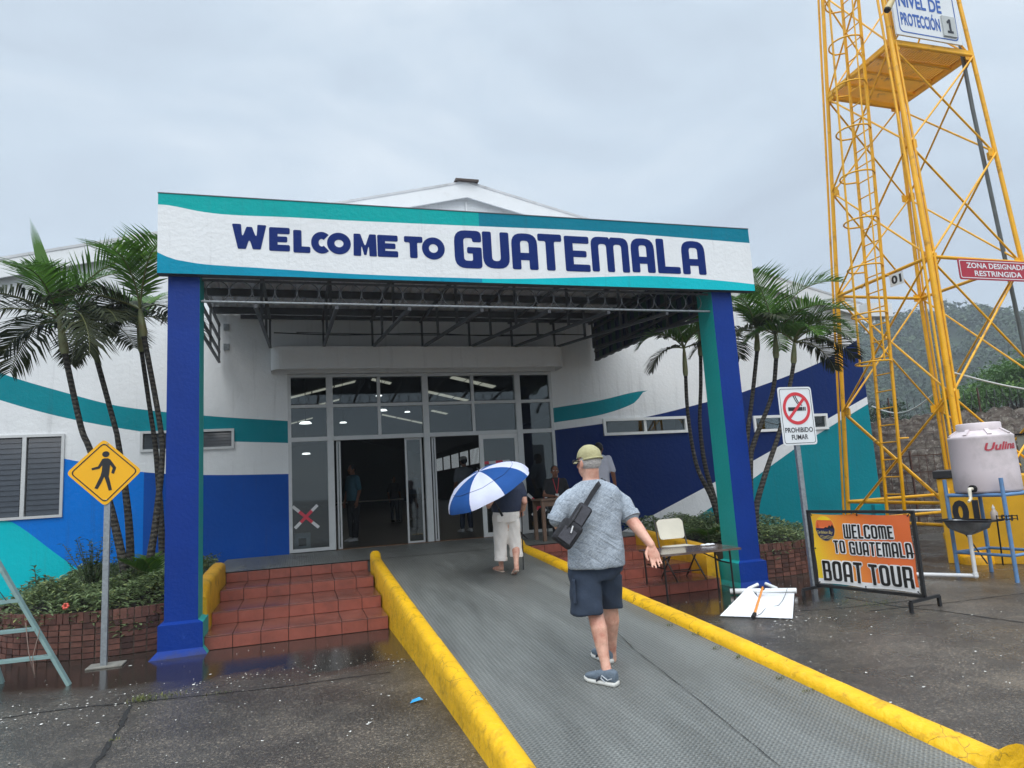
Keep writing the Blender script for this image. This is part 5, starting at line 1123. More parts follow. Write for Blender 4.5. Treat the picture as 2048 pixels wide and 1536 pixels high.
# protection level board on the platform
y_ = .13; nb = thing('protection_level_board', 'white board reading NIVEL DE PROTECCION 1 on the tower platform', 'sign board', (11, y_, 9.1)); SBL = mat('sign_blue', srgb(48, 92, 170), .4, .06, 5)
bx = [(10.30, 9.14), (11.84, 9.14), (11.84, 10.2), (10.30, 10.2)]
pn = MB().poly(fillet(bx, .02), [], (0, y_, 0), X_, Z_, .03).build('panel', SIGNW, nb)
yb = y_-.032
MB().poly(fillet([(10.38, 9.20), (11.77, 9.20), (11.77, 10.14), (10.38, 10.14)], .10), [fillet([(10.40, 9.22), (10.40, 10.12), (11.75, 10.12), (11.75, 9.22)], .09)], (0, yb, 0), X_, Z_, .002).build('border', SBL, pn)
tx = MB(); text_into(tx, 'NIVEL DE', (10.44, 9.71, 11.45, 9.98), (0, yb, 0), X_, Z_, .03, .002); text_into(tx, 'PROTECCIÓN', (10.44, 9.34, 11.36, 9.66), (0, yb, 0), X_, Z_, .03, .002); tx.build('lettering', SBL, pn)
nbx = MB().poly([(11.40, 9.26), (11.72, 9.26), (11.72, 9.66), (11.40, 9.66)], [], (0, y_-.03, 0), X_, Z_, .03).build('number_plate', mat('plate_grey', srgb(186, 190, 188), .4), nb)
tx = MB(); tx.poly([(0, 0), (.14, 0), (.14, .045), (.10, .045), (.10, .28), (.06, .28), (.0, .22), (.02, .185), (.05, .205), (.05, .045), (0, .045)], [], (11.49, y_-.062, 9.32), X_, Z_, .002); tx.build('numeral', TXT, nbx)
# red restricted zone sign on the ring
y_ = -.13; zs = thing('restricted_zone_sign', 'red sign reading ZONA DESIGNADA RESTRINGIDA on the tower', 'sign', (11.4, y_, 4.7))
pn = MB().poly(fillet([(10.565, 4.545), (12.27, 4.545), (12.27, 4.905), (10.565, 4.905)], .04), [], (0, y_, 0), X_, Z_, .01).build('panel', mat('zone_red', srgb(166, 32, 52), .4, .05, 4), zs)
MB().poly(fillet([(10.59, 4.57), (12.245, 4.57), (12.245, 4.88), (10.59, 4.88)], .035), [fillet([(10.602, 4.582), (10.602, 4.868), (12.233, 4.868), (12.233, 4.582)], .03)], (0, y_-.012, 0), X_, Z_, .002).build('border', SIGNW, pn)
tx = MB(); text_into(tx, 'ZONA DESIGNADA', (10.74, 4.745, 12.10, 4.84), (0, y_-.012, 0), X_, Z_, .02, .002); text_into(tx, 'RESTRINGIDA', (10.90, 4.61, 11.98, 4.705), (0, y_-.012, 0), X_, Z_, .02, .002); tx.build('lettering', SIGNW, pn)
MB().tube([(10.8, y_, 4.88), (10.8, .0, 4.95)], .006, 5).tube([(11.9, y_, 4.88), (11.9, .0, 4.95)], .006, 5).build('wire', BLACK, zs)
# number tag 01 hanging on the left ring bar
nt_ = thing('number_tag', 'small white tag reading 01 hanging from the tower', 'tag', (10.12, .6, 4.8)); O_ = V((10.09, .775, 4.64)); yx = V((0, -1, 0))
O_ = V((10.06, .775, 4.66))
pn = MB().poly([(0, 0), (.29, 0), (.29, .22), (0, .22)], [], O_, yx, Z_, .006).build('panel', SIGNW, nt_)
tx = MB(); text_into(tx, '01', (.04, .035, .25, .185), O_+V((-.008, 0, 0)), yx, Z_, .04, .001); tx.build('lettering', TXT, pn)
MB().tube([O_+V((0, -.1, .22)), V((10.12, .66, 4.93))], .005, 5).build('wire', BLACK, nt_)
# horn lamp, wires
hl = thing('horn_lamp', 'small beige cylindrical lamp clamped to the tower leg by the board', 'lamp', (10.2, .1, 9.6)); M_ = Matrix.Translation(V((10.14, .02, 9.62))) @ Matrix.Rotation(R(35), 4, 'Y')
hm = MB(); hm.tube([M_ @ V((0, 0, .14)), M_ @ V((0, 0, -.12))], [.05, .062], 14).build('housing', mat('lamp_beige', srgb(186, 168, 120), .5), hl); MB().tube([M_ @ V((0, 0, -.12)), M_ @ V((0, 0, -.15))], .052, 14).build('lens', RUBBER, hl)
cb = MB(); cb.tube([(12.0, .3, 11.5), (12.1, .3, 8.0), (12.36, .3, 3.6), (12.45, .3, 0.3)], .035, 8); tag(cb.build('cable_conduit', mat('conduit_grey', srgb(92, 98, 98), .5, .15, 6)), 'dark grey cable conduit running down inside the tower', 'conduit')
# ---------------------------------------------------------------- yellow equipment block behind the tank
eb = thing('equipment_block', 'yellow painted concrete block with black cap and number 01 behind the tank', 'concrete block', (10.4, .6, 0)); EBY = mat('block_yellow', srgb(214, 160, 14), .55, .12, 2, stain=(srgb(130, 96, 30), .5, .75), ss=1.6)
Me = Matrix.Translation(V((9.60, .03, 0))) @ Matrix.Rotation(R(-52), 4, 'Z')
MB().cbox((0, 0, 0), (1.6, 1.2, 1.30), .01, 0, Me).build('body', EBY, eb)
MB().cbox((-.04, -.03, 1.305), (.75, 1.24, 1.42), .008, 0, Me).build('cap', BLACK, eb)
tx = MB(); text_into(tx, '01', (.15, .60, .50, .96), Me @ V((0, -.004, 0)), Me.to_3x3() @ V((1, 0, 0)), (0, 0, 1), .05, .002); tx.build('lettering', TXT, eb)
MB().tube([Me @ V((.13, 0, 1.12)), Me @ V((.13, -.09, 1.12)), Me @ V((.13, -.10, 1.05))], .035, 10).build('pipe_stub', EBY, eb)
gb = thing('grey_cabinet', 'pale grey metal cabinet partly hidden behind the white tank', 'cabinet', (11.2, .3, 1)); MB().cbox((11.55, -.75, .0), (12.3, .1, 1.92), .01, 0).build('body', mat('cabinet_grey', srgb(150, 156, 152), .45, .06, 3), gb); MB().box((11.53, -.77, 1.922), (12.32, .12, 1.95)).build('top', BLACK, gb)
# ---------------------------------------------------------------- water tank on its blue stand
TK = V((8.98, -1.30, 1.13)); wt = thing('water_tank', 'off-white plastic water tank with faded red lettering', 'water tank', TK); TP = mat('tank_plastic', srgb(212, 200, 202), .5, .05, 1.5, stain=(srgb(170, 162, 160), .5, .8), ss=2.5)
MB().lathe(TK, [(0, 0), (.38, .0), (.395, .03), (.39, .3), (.385, .72), (.39, .745), (.375, .76), (.27, .83), (.27, .83)], 48).build('body', TP, wt)
MB().lathe(TK, [(.265, .82), (.265, .925), (.255, .935), (.0, .94)], 40).build('lid', TP, wt)
rb_ = MB()
for k in range(8):
    a = k*math.pi/4+.2; c_, s_ = math.cos(a), math.sin(a); rb_.bar(TK+V((c_*.27, s_*.27, .842)), TK+V((c_*.37, s_*.37, .770)), .05, .022)
rb_.build('shoulder_rib', TP, wt)
tcam = math.atan2(CAM.y-TK.y, CAM.x-TK.x)
cu = MB(); text_into(cu, 'Uulina', (0, 0, .44, .105), (0, 0, 0), (1, 0, 0), (0, 1, 0), .03, 0, 0, .3)
tm = MB(); q = []
for x, y, _ in cu.v:
    a = tcam+.08+x/.392; q.append(TK+V((math.cos(a)*.3935, math.sin(a)*.3935, .545+y+.04*x)))
keep = [f for i, f in enumerate(cu.f)]
tm.add(q, keep); tm.build('lettering', mat('faded_red', srgb(176, 58, 72), .5, .2, 20), wt)
a = tcam-.42; e = V((math.cos(a), math.sin(a), 0)); p0 = TK+e*.38+V((0, 0, .06)); MB().tube([p0, p0+e*.05], .05, 14).build('outlet_flange', RUBBER, wt)
MB().tube([p0+e*.05, p0+e*.12, p0+e*.125+V((0, 0, -.03)), p0+e*.125+V((0, 0, -.13)), p0+e*.19+V((0, 0, -.16))], [.022, .024, .024, .02, .016], 10).build('tap', mat('pvc_cream', srgb(220, 214, 196), .4, .08, 8), wt)
sd = thing('tank_stand', 'rusty blue pipe stand carrying the white water tank', 'stand', (9, -1.3, 0)); BP = mat('pipe_blue', srgb(96, 134, 176), .45, .15, 8, stain=(srgb(130, 110, 96), .58, .72), ss=9)
Q = [V((8.60, -.98, 0)), V((8.70, -1.72, 0)), V((9.38, -1.62, 0)), V((9.28, -.92, 0))]
for i, p in enumerate(Q): MB().tube([p, p+V((.0, 0, 1.32 if i < 2 else 1.1))], .026, 10).build('leg', BP, sd)
for i in range(4):
    p, q = Q[i], Q[(i+1) % 4]; MB().tube([p+V((0, 0, 1.10)), q+V((0, 0, 1.10))], .024, 8).build('rail', BP, sd); MB().tube([p+V((0, 0, .33)), q+V((0, 0, .33))], .02, 8).build('rail', BP, sd)
for f in (.3, .7): MB().bar(Q[0].lerp(Q[1], f)+V((0, 0, 1.115)), Q[3].lerp(Q[2], f)+V((0, 0, 1.115)), .05, .025).build('cross_slat', BLACK, sd)
# steel sink and drain
sk = thing('steel_sink', 'small stainless steel sink under the tank tap', 'sink', (8.62, -1.25, .8)); SS = mat('stainless', srgb(140, 142, 144), .3, .2, 10, metal=.8)
cs = V((8.50, -1.32, .78)); ax, ay = V((.10, -.74, 0)).normalized(), V((-.74, -.10, 0)).normalized()
rings = [(cs+V((0, 0, .0)), ax*.27, ay*.17), (cs+V((0, 0, -.02)), ax*.265, ay*.165), (cs+V((0, 0, -.10)), ax*.23, ay*.14), (cs+V((0, 0, -.16)), ax*.10, ay*.08), (cs+V((0, 0, -.19)), ax*.035, ay*.035)]
k_ = MB(); n_ = 28; vs = []
for c_, u, v in rings:
    for i in range(n_): 
        a = 2*math.pi*i/n_; ca, sa = math.cos(a), math.sin(a); vs.append(c_+u*math.copysign(abs(ca)**.5, ca)+v*math.copysign(abs(sa)**.5, sa))
k_.add(vs, [(i*n_+j, (i+1)*n_+j, (i+1)*n_+(j+1) % n_, i*n_+(j+1) % n_) for i in range(4) for j in range(n_)], 0, True); k_.build('bowl', SS, sk)
fr_ = MB(); fr_.bar(cs-ax*.34+ay*.17, cs+ax*.36+ay*.17, .02).bar(cs-ax*.34-ay*.17, cs+ax*.36-ay*.17, .02).bar(cs-ax*.34-ay*.17, cs-ax*.34+ay*.17, .02).bar(cs+ax*.36-ay*.17, cs+ax*.36+ay*.17, .02); fr_.build('sink_frame', BLACK, sk)
for s_ in (-1, 1): MB().tube([cs+ax*.28*s_-ay*.17, cs+ax*.1*s_-ay*.45+V((0, 0, -.62))], .010, 6).build('strut', BLACK, sk)
dp = MB(); b0 = cs+V((0, 0, -.19)); e0 = V((b0.x, b0.y, .06)); dp.tube([b0, e0], .026, 12).tube([e0+V((0, 0, .04)), e0], .034, 12)
dr = thing('drain_pipe', 'white plastic drain pipe running from the sink along the ground', 'drain pipe', b0); dp.tube([e0, V((8.2, -.72, .045)), V((7.75, -.35, .045))], .027, 12); dp.build('pipe', mat('pvc_white', (.72, .73, .73), .4, .06, 6, stain=(srgb(150, 146, 138), .58, .8)), dr); MB().ball(e0, .037, 0, 12).build('elbow', bpy.data.materials['pvc_white'], dr)
sb = thing('soap_bottle', 'small clear soap bottle on the rack beside the sink', 'bottle', cs+ax*.3-ay*.1); c_ = cs+ax*.31-ay*.08; MB().lathe(c_, [(0, .0), (.04, .0), (.042, .02), (.042, .10), (.02, .135), (.014, .15)], 16).build('body', mat('soap_plastic', srgb(168, 156, 146), .25), sb); MB().lathe(c_, [(.017, .148), (.017, .175), (.006, .18), (.006, .2), (0, .2)], 12).build('pump', mat('pump_white', (.5, .5, .5), .4), sb)
rk = MB(); 
for z in (.02, .06): rk.bar(c_+ax*.06-ay*.06+V((0, 0, z)), c_+ax*.24-ay*.06+V((0, 0, z)), .01); rk.bar(c_+ax*.06+ay*.06+V((0, 0, z)), c_+ax*.24+ay*.06+V((0, 0, z)), .01)
for f in (.06, .12, .18, .24): rk.bar(c_+ax*f-ay*.06, c_+ax*f-ay*.06+V((0, 0, .07)), .01); rk.bar(c_+ax*f+ay*.06, c_+ax*f+ay*.06+V((0, 0, .07)), .01)
tag(rk.build('soap_rack', BLACK), 'small black wire rack beside the sink', 'rack')
# ---------------------------------------------------------------- old stone wall, iron grille, razor wire, trees and hill
SW = bpy.data.materials.new('weathered_stone'); SW.use_nodes = True
t = SW.node_tree; b = t.nodes['Principled BSDF']; L = t.links.new; c = N(t, 'ShaderNodeTexCoord')
mp_ = N(t, 'ShaderNodeMapping'); mp_.inputs['Rotation'].default_value = (R(90), 0, 0); L(c.outputs['Object'], mp_.inputs[0])
br = N(t, 'ShaderNodeTexBrick', i={'Scale': 1, 'Brick Width': .42, 'Row Height': .21, 'Mortar Size': .012, 'Color1': (*srgb(140, 134, 124), 1), 'Color2': (*srgb(160, 154, 142), 1), 'Mortar': (*srgb(108, 102, 96), 1)}); L(mp_.outputs[0], br.inputs['Vector'])
n = N(t, 'ShaderNodeTexNoise', i={'Scale': 5, 'Detail': 9, 'Roughness': .75}); L(c.outputs['Object'], n.inputs['Vector']); k = ramp(t, [(.38, (.95, .95, .95)), (.52, (.55, .55, .55)), (.62, (0, 0, 0))]); L(n.outputs[0], k.inputs[0])
q = N(t, 'ShaderNodeMix', data_type='RGBA'); L(k.outputs[0], q.inputs[0]); L(br.outputs[0], q.inputs[6]); q.inputs[7].default_value = (*srgb(92, 78, 72), 1)
n2 = N(t, 'ShaderNodeTexNoise', i={'Scale': 9, 'Detail': 8, 'Roughness': .7}); L(c.outputs['Object'], n2.inputs['Vector']); k2 = ramp(t, [(.56, (0, 0, 0)), (.66, (.8, .8, .8))]); L(n2.outputs[0], k2.inputs[0])
q2 = N(t, 'ShaderNodeMix', data_type='RGBA'); L(k2.outputs[0], q2.inputs[0]); L(q.outputs[2], q2.inputs[6]); q2.inputs[7].default_value = (*srgb(196, 190, 180), 1); L(q2.outputs[2], b.inputs['Base Color']); b.inputs['Roughness'].default_value = .85
bp = N(t, 'ShaderNodeBump', i={'Strength': .8, 'Distance': .03}); L(n.outputs[0], bp.inputs['Height']); L(bp.outputs[0], b.inputs['Normal'])
WA, WB_ = V((13.9, 7.6, 0)), V((19.5, -1.0, 0)); wd_ = (WB_-WA); wl_ = wd_.length; ang = math.atan2(wd_.y, wd_.x)
swl = thing('stone_wall', 'old stained stone block wall behind the tower', 'wall', WA)
mb = MB(); nx, nz_ = 110, 34; H_ = 2.72
vs = [V((wl_*i/nx, rnd.uniform(-.016, .016), (H_+(.05*math.sin(i*.7)+.04*math.sin(i*2.1)))*j/nz_)) for j in range(nz_+1) for i in range(nx+1)]
mb.add(vs, [(j*(nx+1)+i, j*(nx+1)+i+1, (j+1)*(nx+1)+i+1, (j+1)*(nx+1)+i) for j in range(nz_) for i in range(nx)])
top = vs[-(nx+1):]; mb.add(top+[v+V((0, .35, 0)) for v in top], [(i, i+1, nx+2+i, nx+1+i) for i in range(nx)])
wo = mb.build('masonry', SW, swl); wo.location = (0, 0, 0); wo.rotation_euler.z = ang
gr = thing('iron_grille', 'rusty iron bar grille standing in front of the stone wall', 'grille', WA); RUST = mat('rusty_iron', srgb(84, 58, 48), .75, .3, 12); nrm = V((wd_.y, -wd_.x, 0)).normalized()
if nrm.dot(CAM-WA) < 0: nrm = -nrm
gm = MB(); u = .2
GP = lambda u, z: WA+wd_.normalized()*u+nrm*.35+V((0, 0, z))
while u < 4.6: gm.tube([GP(u, .05), GP(u, 1.75)], .009, 5); u += .17
for z in (.2, .75, 1.3, 1.72): gm.bar(GP(.1, z), GP(4.7, z), .025)
gm.build('bars', RUST, gr)
for u in (.1, 2.4, 4.7): MB().bar(GP(u, 0), GP(u, 1.85), .04).build('post', RUST, gr)
MB().tube([GP(.1, .35)+nrm*.03, GP(4.7, .35)+nrm*.03], .03, 8).build('white_pipe', bpy.data.materials['pvc_white'], gr)
rw = thing('razor_wire', 'coiled razor wire along the top of the stone wall', 'razor wire', WA+V((0, 0, H_))); cm = MB()
cm.tube([WA+wd_.normalized()*(wl_*i/1500)+V((0, 0, 2.98+.24*math.sin(i*.27)))-nrm*(.1+.22*math.cos(i*.27)) for i in range(1500)], .006, 4); cm.build('coil', mat('wire_grey', srgb(80, 80, 80), .5, metal=.5), rw)
for u in range(0, 11, 2): MB().bar(WA+wd_.normalized()*u-nrm*.1+V((0, 0, 2.6)), WA+wd_.normalized()*u-nrm*.1+V((0, 0, 3.3)), .03).build('post', RUST, rw)
rp_ = MB(); a, b = V((13.42, 4.9, 2.98)), leg('D', 2.95); pts = [a.lerp(b, i/16)-V((0, 0, .28*math.sin(math.pi*i/16))) for i in range(17)]; rp_.tube(pts, .016, 6)
a2, b2 = leg('B', 3.0), V((14.6, .2, 2.75)); rp_.tube([a2.lerp(b2, i/16)-V((0, 0, .22*math.sin(math.pi*i/16))) for i in range(17)], .014, 6); tag(rp_.build('rope', mat('rope_white', (.62, .62, .6), .7, .1, 20)), 'white rope strung from the building corner to the tower', 'rope')
BARK = mat('tree_bark', srgb(66, 56, 46), .85, .25, 6, bump=.5, bs=12)
TL = leafmat('tree_leaf', srgb(86, 120, 58), .45, .5, .3); TL2 = leafmat('tree_leaf_dark', srgb(44, 72, 38), .45, .5, .2)
def tree(p, h, crown_r, clumps, seed, label, m_, lf=.16, per=70, flat=.5):
    q = random.Random(seed); P = V(p); tr_ = thing('broadleaf_tree', label, 'tree', P, 'trees beyond the stone wall'); tk = MB(); mb = MB(); tn = []
    top = P+V((q.uniform(-.3, .3), 0, h*.55)); tk.tube([P, P.lerp(top, .5)+V((.1, 0, 0)), top], [h*.035, h*.027, h*.02], 10)
    for k in range(clumps):
        a = q.uniform(0, 6.283); r_ = crown_r*math.sqrt(q.random()); c = P+V((math.cos(a)*r_, math.sin(a)*r_*.8, h*(.62+.36*(1-(r_/crown_r)**2)*q.uniform(.6, 1.05))))
        if k % 2 == 0: tk.tube([top-V((0, 0, q.uniform(0, h*.2))), top.lerp(c, .55)-V((0, 0, .12*h*q.random())), c], [h*.012, h*.008, h*.003], 6)
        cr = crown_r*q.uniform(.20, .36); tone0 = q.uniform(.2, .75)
        for j in range(per):
            v = V((q.gauss(0, 1), q.gauss(0, 1), q.gauss(0, 1))).normalized()*q.random()**.4; pp = c+V((v.x*cr, v.y*cr, v.z*cr*flat))
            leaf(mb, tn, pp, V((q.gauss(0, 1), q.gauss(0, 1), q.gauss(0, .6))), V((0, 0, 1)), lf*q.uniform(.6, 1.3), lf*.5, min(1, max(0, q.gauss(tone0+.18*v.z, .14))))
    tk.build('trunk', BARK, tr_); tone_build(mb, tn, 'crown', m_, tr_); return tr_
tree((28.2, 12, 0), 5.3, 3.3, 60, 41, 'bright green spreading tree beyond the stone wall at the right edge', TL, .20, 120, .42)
tree((33, 14, 0), 6.4, 3.6, 40, 42, 'taller green tree beyond the wall, cut by the right edge', TL, .22, 100, .5)
tree((24.0, 15.5, 0), 4.3, 2.3, 34, 43, 'low dark tree beyond the wall, behind the tower leg', TL2, .2, 90, .5)
tree((22.6, 22, 0), 4.6, 2.6, 34, 44, 'dark bushy tree beyond the wall, between building and tower', TL2, .22, 90, .6)
# the wooded hill
HC = leafmat('hill_leaf', srgb(58, 78, 52), .45, .8, .1)
def hill_h(x, y):
    r = 40*math.exp(-((x-196)/62)**2)*math.exp(-((y-165)/70)**2)+22*math.exp(-((x-120)/60)**2)*math.exp(-((y-210)/60)**2)+26*math.exp(-((x-290)/70)**2)*math.exp(-((y-150)/80)**2)
    return r+1.6*math.sin(x*.09)*math.sin(y*.08)+.9*math.sin(x*.21+y*.13)-1.5
hm = MB(); nx, ny = 90, 60
hv = [(60+300*i/nx, 60+260*j/ny, hill_h(60+300*i/nx, 60+260*j/ny)) for j in range(ny+1) for i in range(nx+1)]
hm.add(hv, [(j*(nx+1)+i, j*(nx+1)+i+1, (j+1)*(nx+1)+i+1, (j+1)*(nx+1)+i) for j in range(ny) for i in range(nx)], 0, True); struct(hm.build('hill', mat('hill_ground', srgb(44, 58, 36), .9, .3, .2)))
fm = MB(); tn = []; q = random.Random(5)
for k in range(2600):
    x, y = q.uniform(90, 300), q.uniform(70, 190); z = hill_h(x, y)
    if z < 1: continue
    big = q.random() < .12; cr = q.uniform(2.0, 3.6)*(1.35 if big else 1); hh = q.uniform(2.0, 4.2)*(1.4 if big else 1); t0 = q.uniform(.1, .75)
    for j in range(44):
        v = V((q.gauss(0, 1), q.gauss(0, 1), abs(q.gauss(0, 1)))).normalized()*q.uniform(.75, 1.05)
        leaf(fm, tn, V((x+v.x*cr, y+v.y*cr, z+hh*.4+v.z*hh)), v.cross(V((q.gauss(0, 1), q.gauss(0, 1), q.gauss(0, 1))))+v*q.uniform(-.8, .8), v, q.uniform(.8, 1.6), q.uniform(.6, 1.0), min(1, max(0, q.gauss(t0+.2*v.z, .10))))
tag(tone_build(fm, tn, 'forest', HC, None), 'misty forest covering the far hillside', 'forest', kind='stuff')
# humid air
hz = MB().box((-30, -14, -1), (330, 330, 75)); ho = hz.build('haze', None); struct(ho, 'stuff')
hmat = bpy.data.materials.new('humid_air'); hmat.use_nodes = True; t = hmat.node_tree; t.nodes.clear(); o_ = N(t, 'ShaderNodeOutputMaterial'); pv = N(t, 'ShaderNodeVolumePrincipled', i={'Density': .0012, 'Color': (.86, .93, 1, 1), 'Anisotropy': .2}); t.links.new(pv.outputs[0], o_.inputs['Volume'])
ho.data.materials.clear(); ho.data.materials.append(hmat)
# ---------------------------------------------------------------- people
SKIN = mat('skin_fair', srgb(216, 168, 146), .5, .12, 22, bump=.08, bs=60, stain=(srgb(186, 112, 94), .45, .75), ss=9); SKIN2 = mat('skin_brown', srgb(128, 84, 62), .5, .06, 12)
def cloth(name, c, var=.12, vs=14, bump=.5, bs=12): return mat(name, c, .85, var, vs, bump=bump, bs=bs)
def limb(mb, pts, seg=14):
    """tapered limb through (point, radius) stations, round ends"""
    p = [(V(a), r) for a, r in pts]; mb.tube([a for a, r in p], [r for a, r in p], seg); 
    for a, r in p: mb.ball(a, r*.995, 0, 12)
def frame(f):
    f = V((f[0], f[1], 0)).normalized(); s = V((f.y, -f.x, 0)); return Matrix(((s.x, f.x, 0), (s.y, f.y, 0), (0, 0, 1)))
def head(mb, c, f, k=1., tilt=0.):
    """skull, jaw, nose, ears around the centre c, looking along f"""
    M = frame(f) @ Matrix.Rotation(tilt, 3, 'X'); c = V(c); P = lambda x, y, z: c+M @ V((x*k, y*k, z*k))
    mb.ball(P(0, -.012, .025), .1*k, 0, 18, (.76, .95, .93), M); mb.ball(P(0, .028, -.045), .075*k, 0, 16, (.80, .82, .98), M)
    mb.ball(P(0, .052, -.088), .035*k, 0, 10, (1.0, .8, .7), M)
    mb.tube([P(0, .092, .012), P(0, .112, -.028)], [.010*k, .016*k], 8); mb.ball(P(0, .108, -.03), .017*k, 0, 8, (1.1, .8, .7), M)
    for s in (-1, 1): mb.ball(P(.079*s, -.005, -.012), .032*k, 0, 10, (.28, .62, 1.), M)
    return M, P
def face(par, P, k, hair_col, skin_dark):
    EYE = mat('eye_white', (.7, .7, .68), .3); IR = mat('iris_dark', srgb(40, 28, 22), .2); LIP = mat('lip_%d' % int(skin_dark), srgb(150, 84, 76) if not skin_dark else srgb(120, 62, 56), .5)
    e = MB(); 
    for s in (-1, 1): e.ball(P(.031*s, .076, .012), .0125*k, 0, 10).ball(P(.031*s, .0855, .012), .006*k, 1, 8)
    e.build('eyes', [EYE, IR], par); b = MB()
    for s in (-1, 1): b.tube([P(.016*s, .089, .034), P(.032*s, .088, .039), P(.047*s, .076, .034)], [.004*k, .005*k, .003*k], 6)
    b.build('eyebrows', hair_col, par); MB().tube([P(-.024, .085, -.066), P(0, .099, -.063), P(.024, .085, -.066)], [.004*k, .008*k, .004*k], 6).build('mouth', LIP, par)
def hand(mb, w_, d, side, normal, k=1., curl=.35, thumb_side=1):
    """five-fingered hand: w_ wrist, d direction of the fingers, side across the palm (towards the little finger), normal = palm side"""
    d, s, n = V(d).normalized(), V(side).normalized(), V(normal).normalized(); w_ = V(w_)
    P = lambda a, b, c: w_+d*a*k+s*b*k+n*c*k
    mb.loft([(P(0, 0, 0), s*.027*k, n*.019*k), (P(.03, 0, 0), s*.034*k, n*.018*k), (P(.07, .002, 0), s*.042*k, n*.015*k), (P(.095, .002, 0), s*.040*k, n*.012*k)], 16, power=.8)
    for b, L_, r_, spread in ((-.031, .072, .0084, -.05), (-.0105, .080, .0086, -.01), (.0115, .074, .0084, .035), (.032, .058, .0074, .09)):
        p0 = P(.088, b, 0); dd = (d+s*spread).normalized(); ax = dd; pts = [(p0, r_*k)]; c = 0; p = p0
        for f_ in (.42, .32, .26):
            c += curl; q = (dd*math.cos(c)+n*math.sin(c)); p = p+q*L_*f_*k; pts.append((p, r_*k*(1-.10*len(pts)*.6)))
        limb(mb, pts, 10)
    t0 = P(.022, -.030, .006); t1 = P(.052, -.052, .014); t2 = P(.080, -.056, .022); t3 = P(.100, -.052, .028)
    limb(mb, [(t0, .0145*k), (t1, .0120*k), (t2, .0105*k), (t3, .0085*k)], 10)
def shoe(par, heel, toe, up_m, sole_m, pitch=0., Wd=.048, hi=.10, name='shoe', opening=True):
    """running shoe: white sole, darker upper with a collar"""
    h, t_ = V(heel), V(toe); d = (t_-h); L_ = d.length; d.normalize(); s = d.cross(V((0, 0, 1))).normalized(); u = s.cross(d)
    P = lambda f, z: h+d*L_*f+u*z
    prof = [(0.0, .55), (.04, .74), (.14, .86), (.32, .84), (.5, .86), (.68, 1.0), (.82, .96), (.93, .72), (1.0, .34)]
    so_ = MB()
    for lo, hi_, k in ((0, .014, 1.0), (.014, .030, 1.06)): pass
    so_.loft([(P(f, .016+.006*(f > .85)+(.010 if f < .02 else 0)), s*Wd*w_*1.05, u*.016) for f, w_ in prof], 18, 0, True, .55)
    up = MB(); tops = [.075, .088, .092, .088, .078, .062, .050, .040, .028]
    up.loft([(P(.02+f*.96, .022+tp*.5), s*Wd*w_*.96, u*(tp*.5)) for (f, w_), tp in zip(prof, tops)], 18, 0, True, .8)
    o = remesh(up, name, up_m, par, .006, 3); so_.build('sole', sole_m, o)
    if opening: MB().tube([P(.05, .093), P(.18, .086)-s*.030, P(.36, .094), P(.18, .086)+s*.030], .008, 8, closed=True).build('collar', RUBBER, o)
    if opening:
        st3 = MB()
        for sg in (-1, 1): st3.tube([P(.30, .03)+s*Wd*.86*sg, P(.42, .05)+s*Wd*.86*sg, P(.40, .07)+s*Wd*.76*sg, P(.22, .045)+s*Wd*.85*sg, P(.10, .06)+s*Wd*.72*sg], .004, 6).tube([P(.55, .026)+s*Wd*.96*sg, P(.45, .06)+s*Wd*.80*sg], .007, 6, 1)
        st3.build('side_stripe', [mat('stripe_pale', srgb(196, 200, 204), .6), mat('stripe_dark', srgb(52, 58, 68), .7)], o)
    la_ = MB()
    for k in range(4): f = .42+.08*k; la_.tube([P(f, .082-.05*(f-.42))-s*.026, P(f+.01, .100-.065*(f-.42)), P(f, .082-.05*(f-.42))+s*.026], .0035, 6)
    la_.build('laces', mat('lace_grey', srgb(190, 194, 196), .7), o)
    return o
# --- the man walking up the ramp
mn = thing('person', 'man in grey T-shirt, navy shorts and olive cap walking up the ramp', 'person', RSL(1205, 1372))
X8 = V((.985, -.17, 0)); Y8 = V((.17, .985, 0))
A = at; sk = MB()
hc = A(1177, 925, -3.5); hf = (-.36, .93); 
Mh, HP = head(sk, hc, hf, 1.03)
limb(sk, [(hc+V((.01, -.02, -.05)), .060), (A(1182, 955, -3.5), .064), (A(1183, 972, -3.5), .075)])
limb(sk, [(A(1146, 1002, -3.5), .048), (A(1122, 1022, -3.5), .050), (A(1116, 1040, -3.5), .050), (A(1119, 1050, -3.44), .046)]); wl = A(1132, 1062, -3.20); limb(sk, [(A(1119, 1050, -3.44), .046), (A(1124, 1056, -3.33), .043), (wl, .030)])
hand(sk, wl, (.75, .6, .25), (0, .2, -1), (.6, -.3, .3), 1., .7)
el = A(1263, 1040, -3.58); wr = A(1302, 1090, -3.74)
limb(sk, [(A(1228, 1002, -3.5), .048), (A(1252, 1022, -3.54), .050), (el, .050), (el.lerp(wr, .3), .049), (el.lerp(wr, .7), .037), (wr, .031)])
hd_ = (A(1312, 1125, -3.78)-wr); hand(sk, wr, hd_, V((.92, -.38, .12)), V((-.36, -.92, .05)), 1.02, .16)
kl, al = A(1189, 1222, -3.50), A(1214, 1343, -3.63); kr, ar = A(1220, 1205, -3.36), A(1224, 1318, -3.19)
hl_, hr_ = A(1172, 1150, -3.47), A(1212, 1150, -3.45)
for h_, k_, a_ in ((hl_, kl, al), (hr_, kr, ar)):
    cf = k_.lerp(a_, .30)+V((0, -.018, 0)); limb(sk, [(h_, .085), (h_.lerp(k_, .6), .07), (k_, .056), (cf, .061), (k_.lerp(a_, .62), .047), (k_.lerp(a_, .85), .036), (a_, .037)], 16)
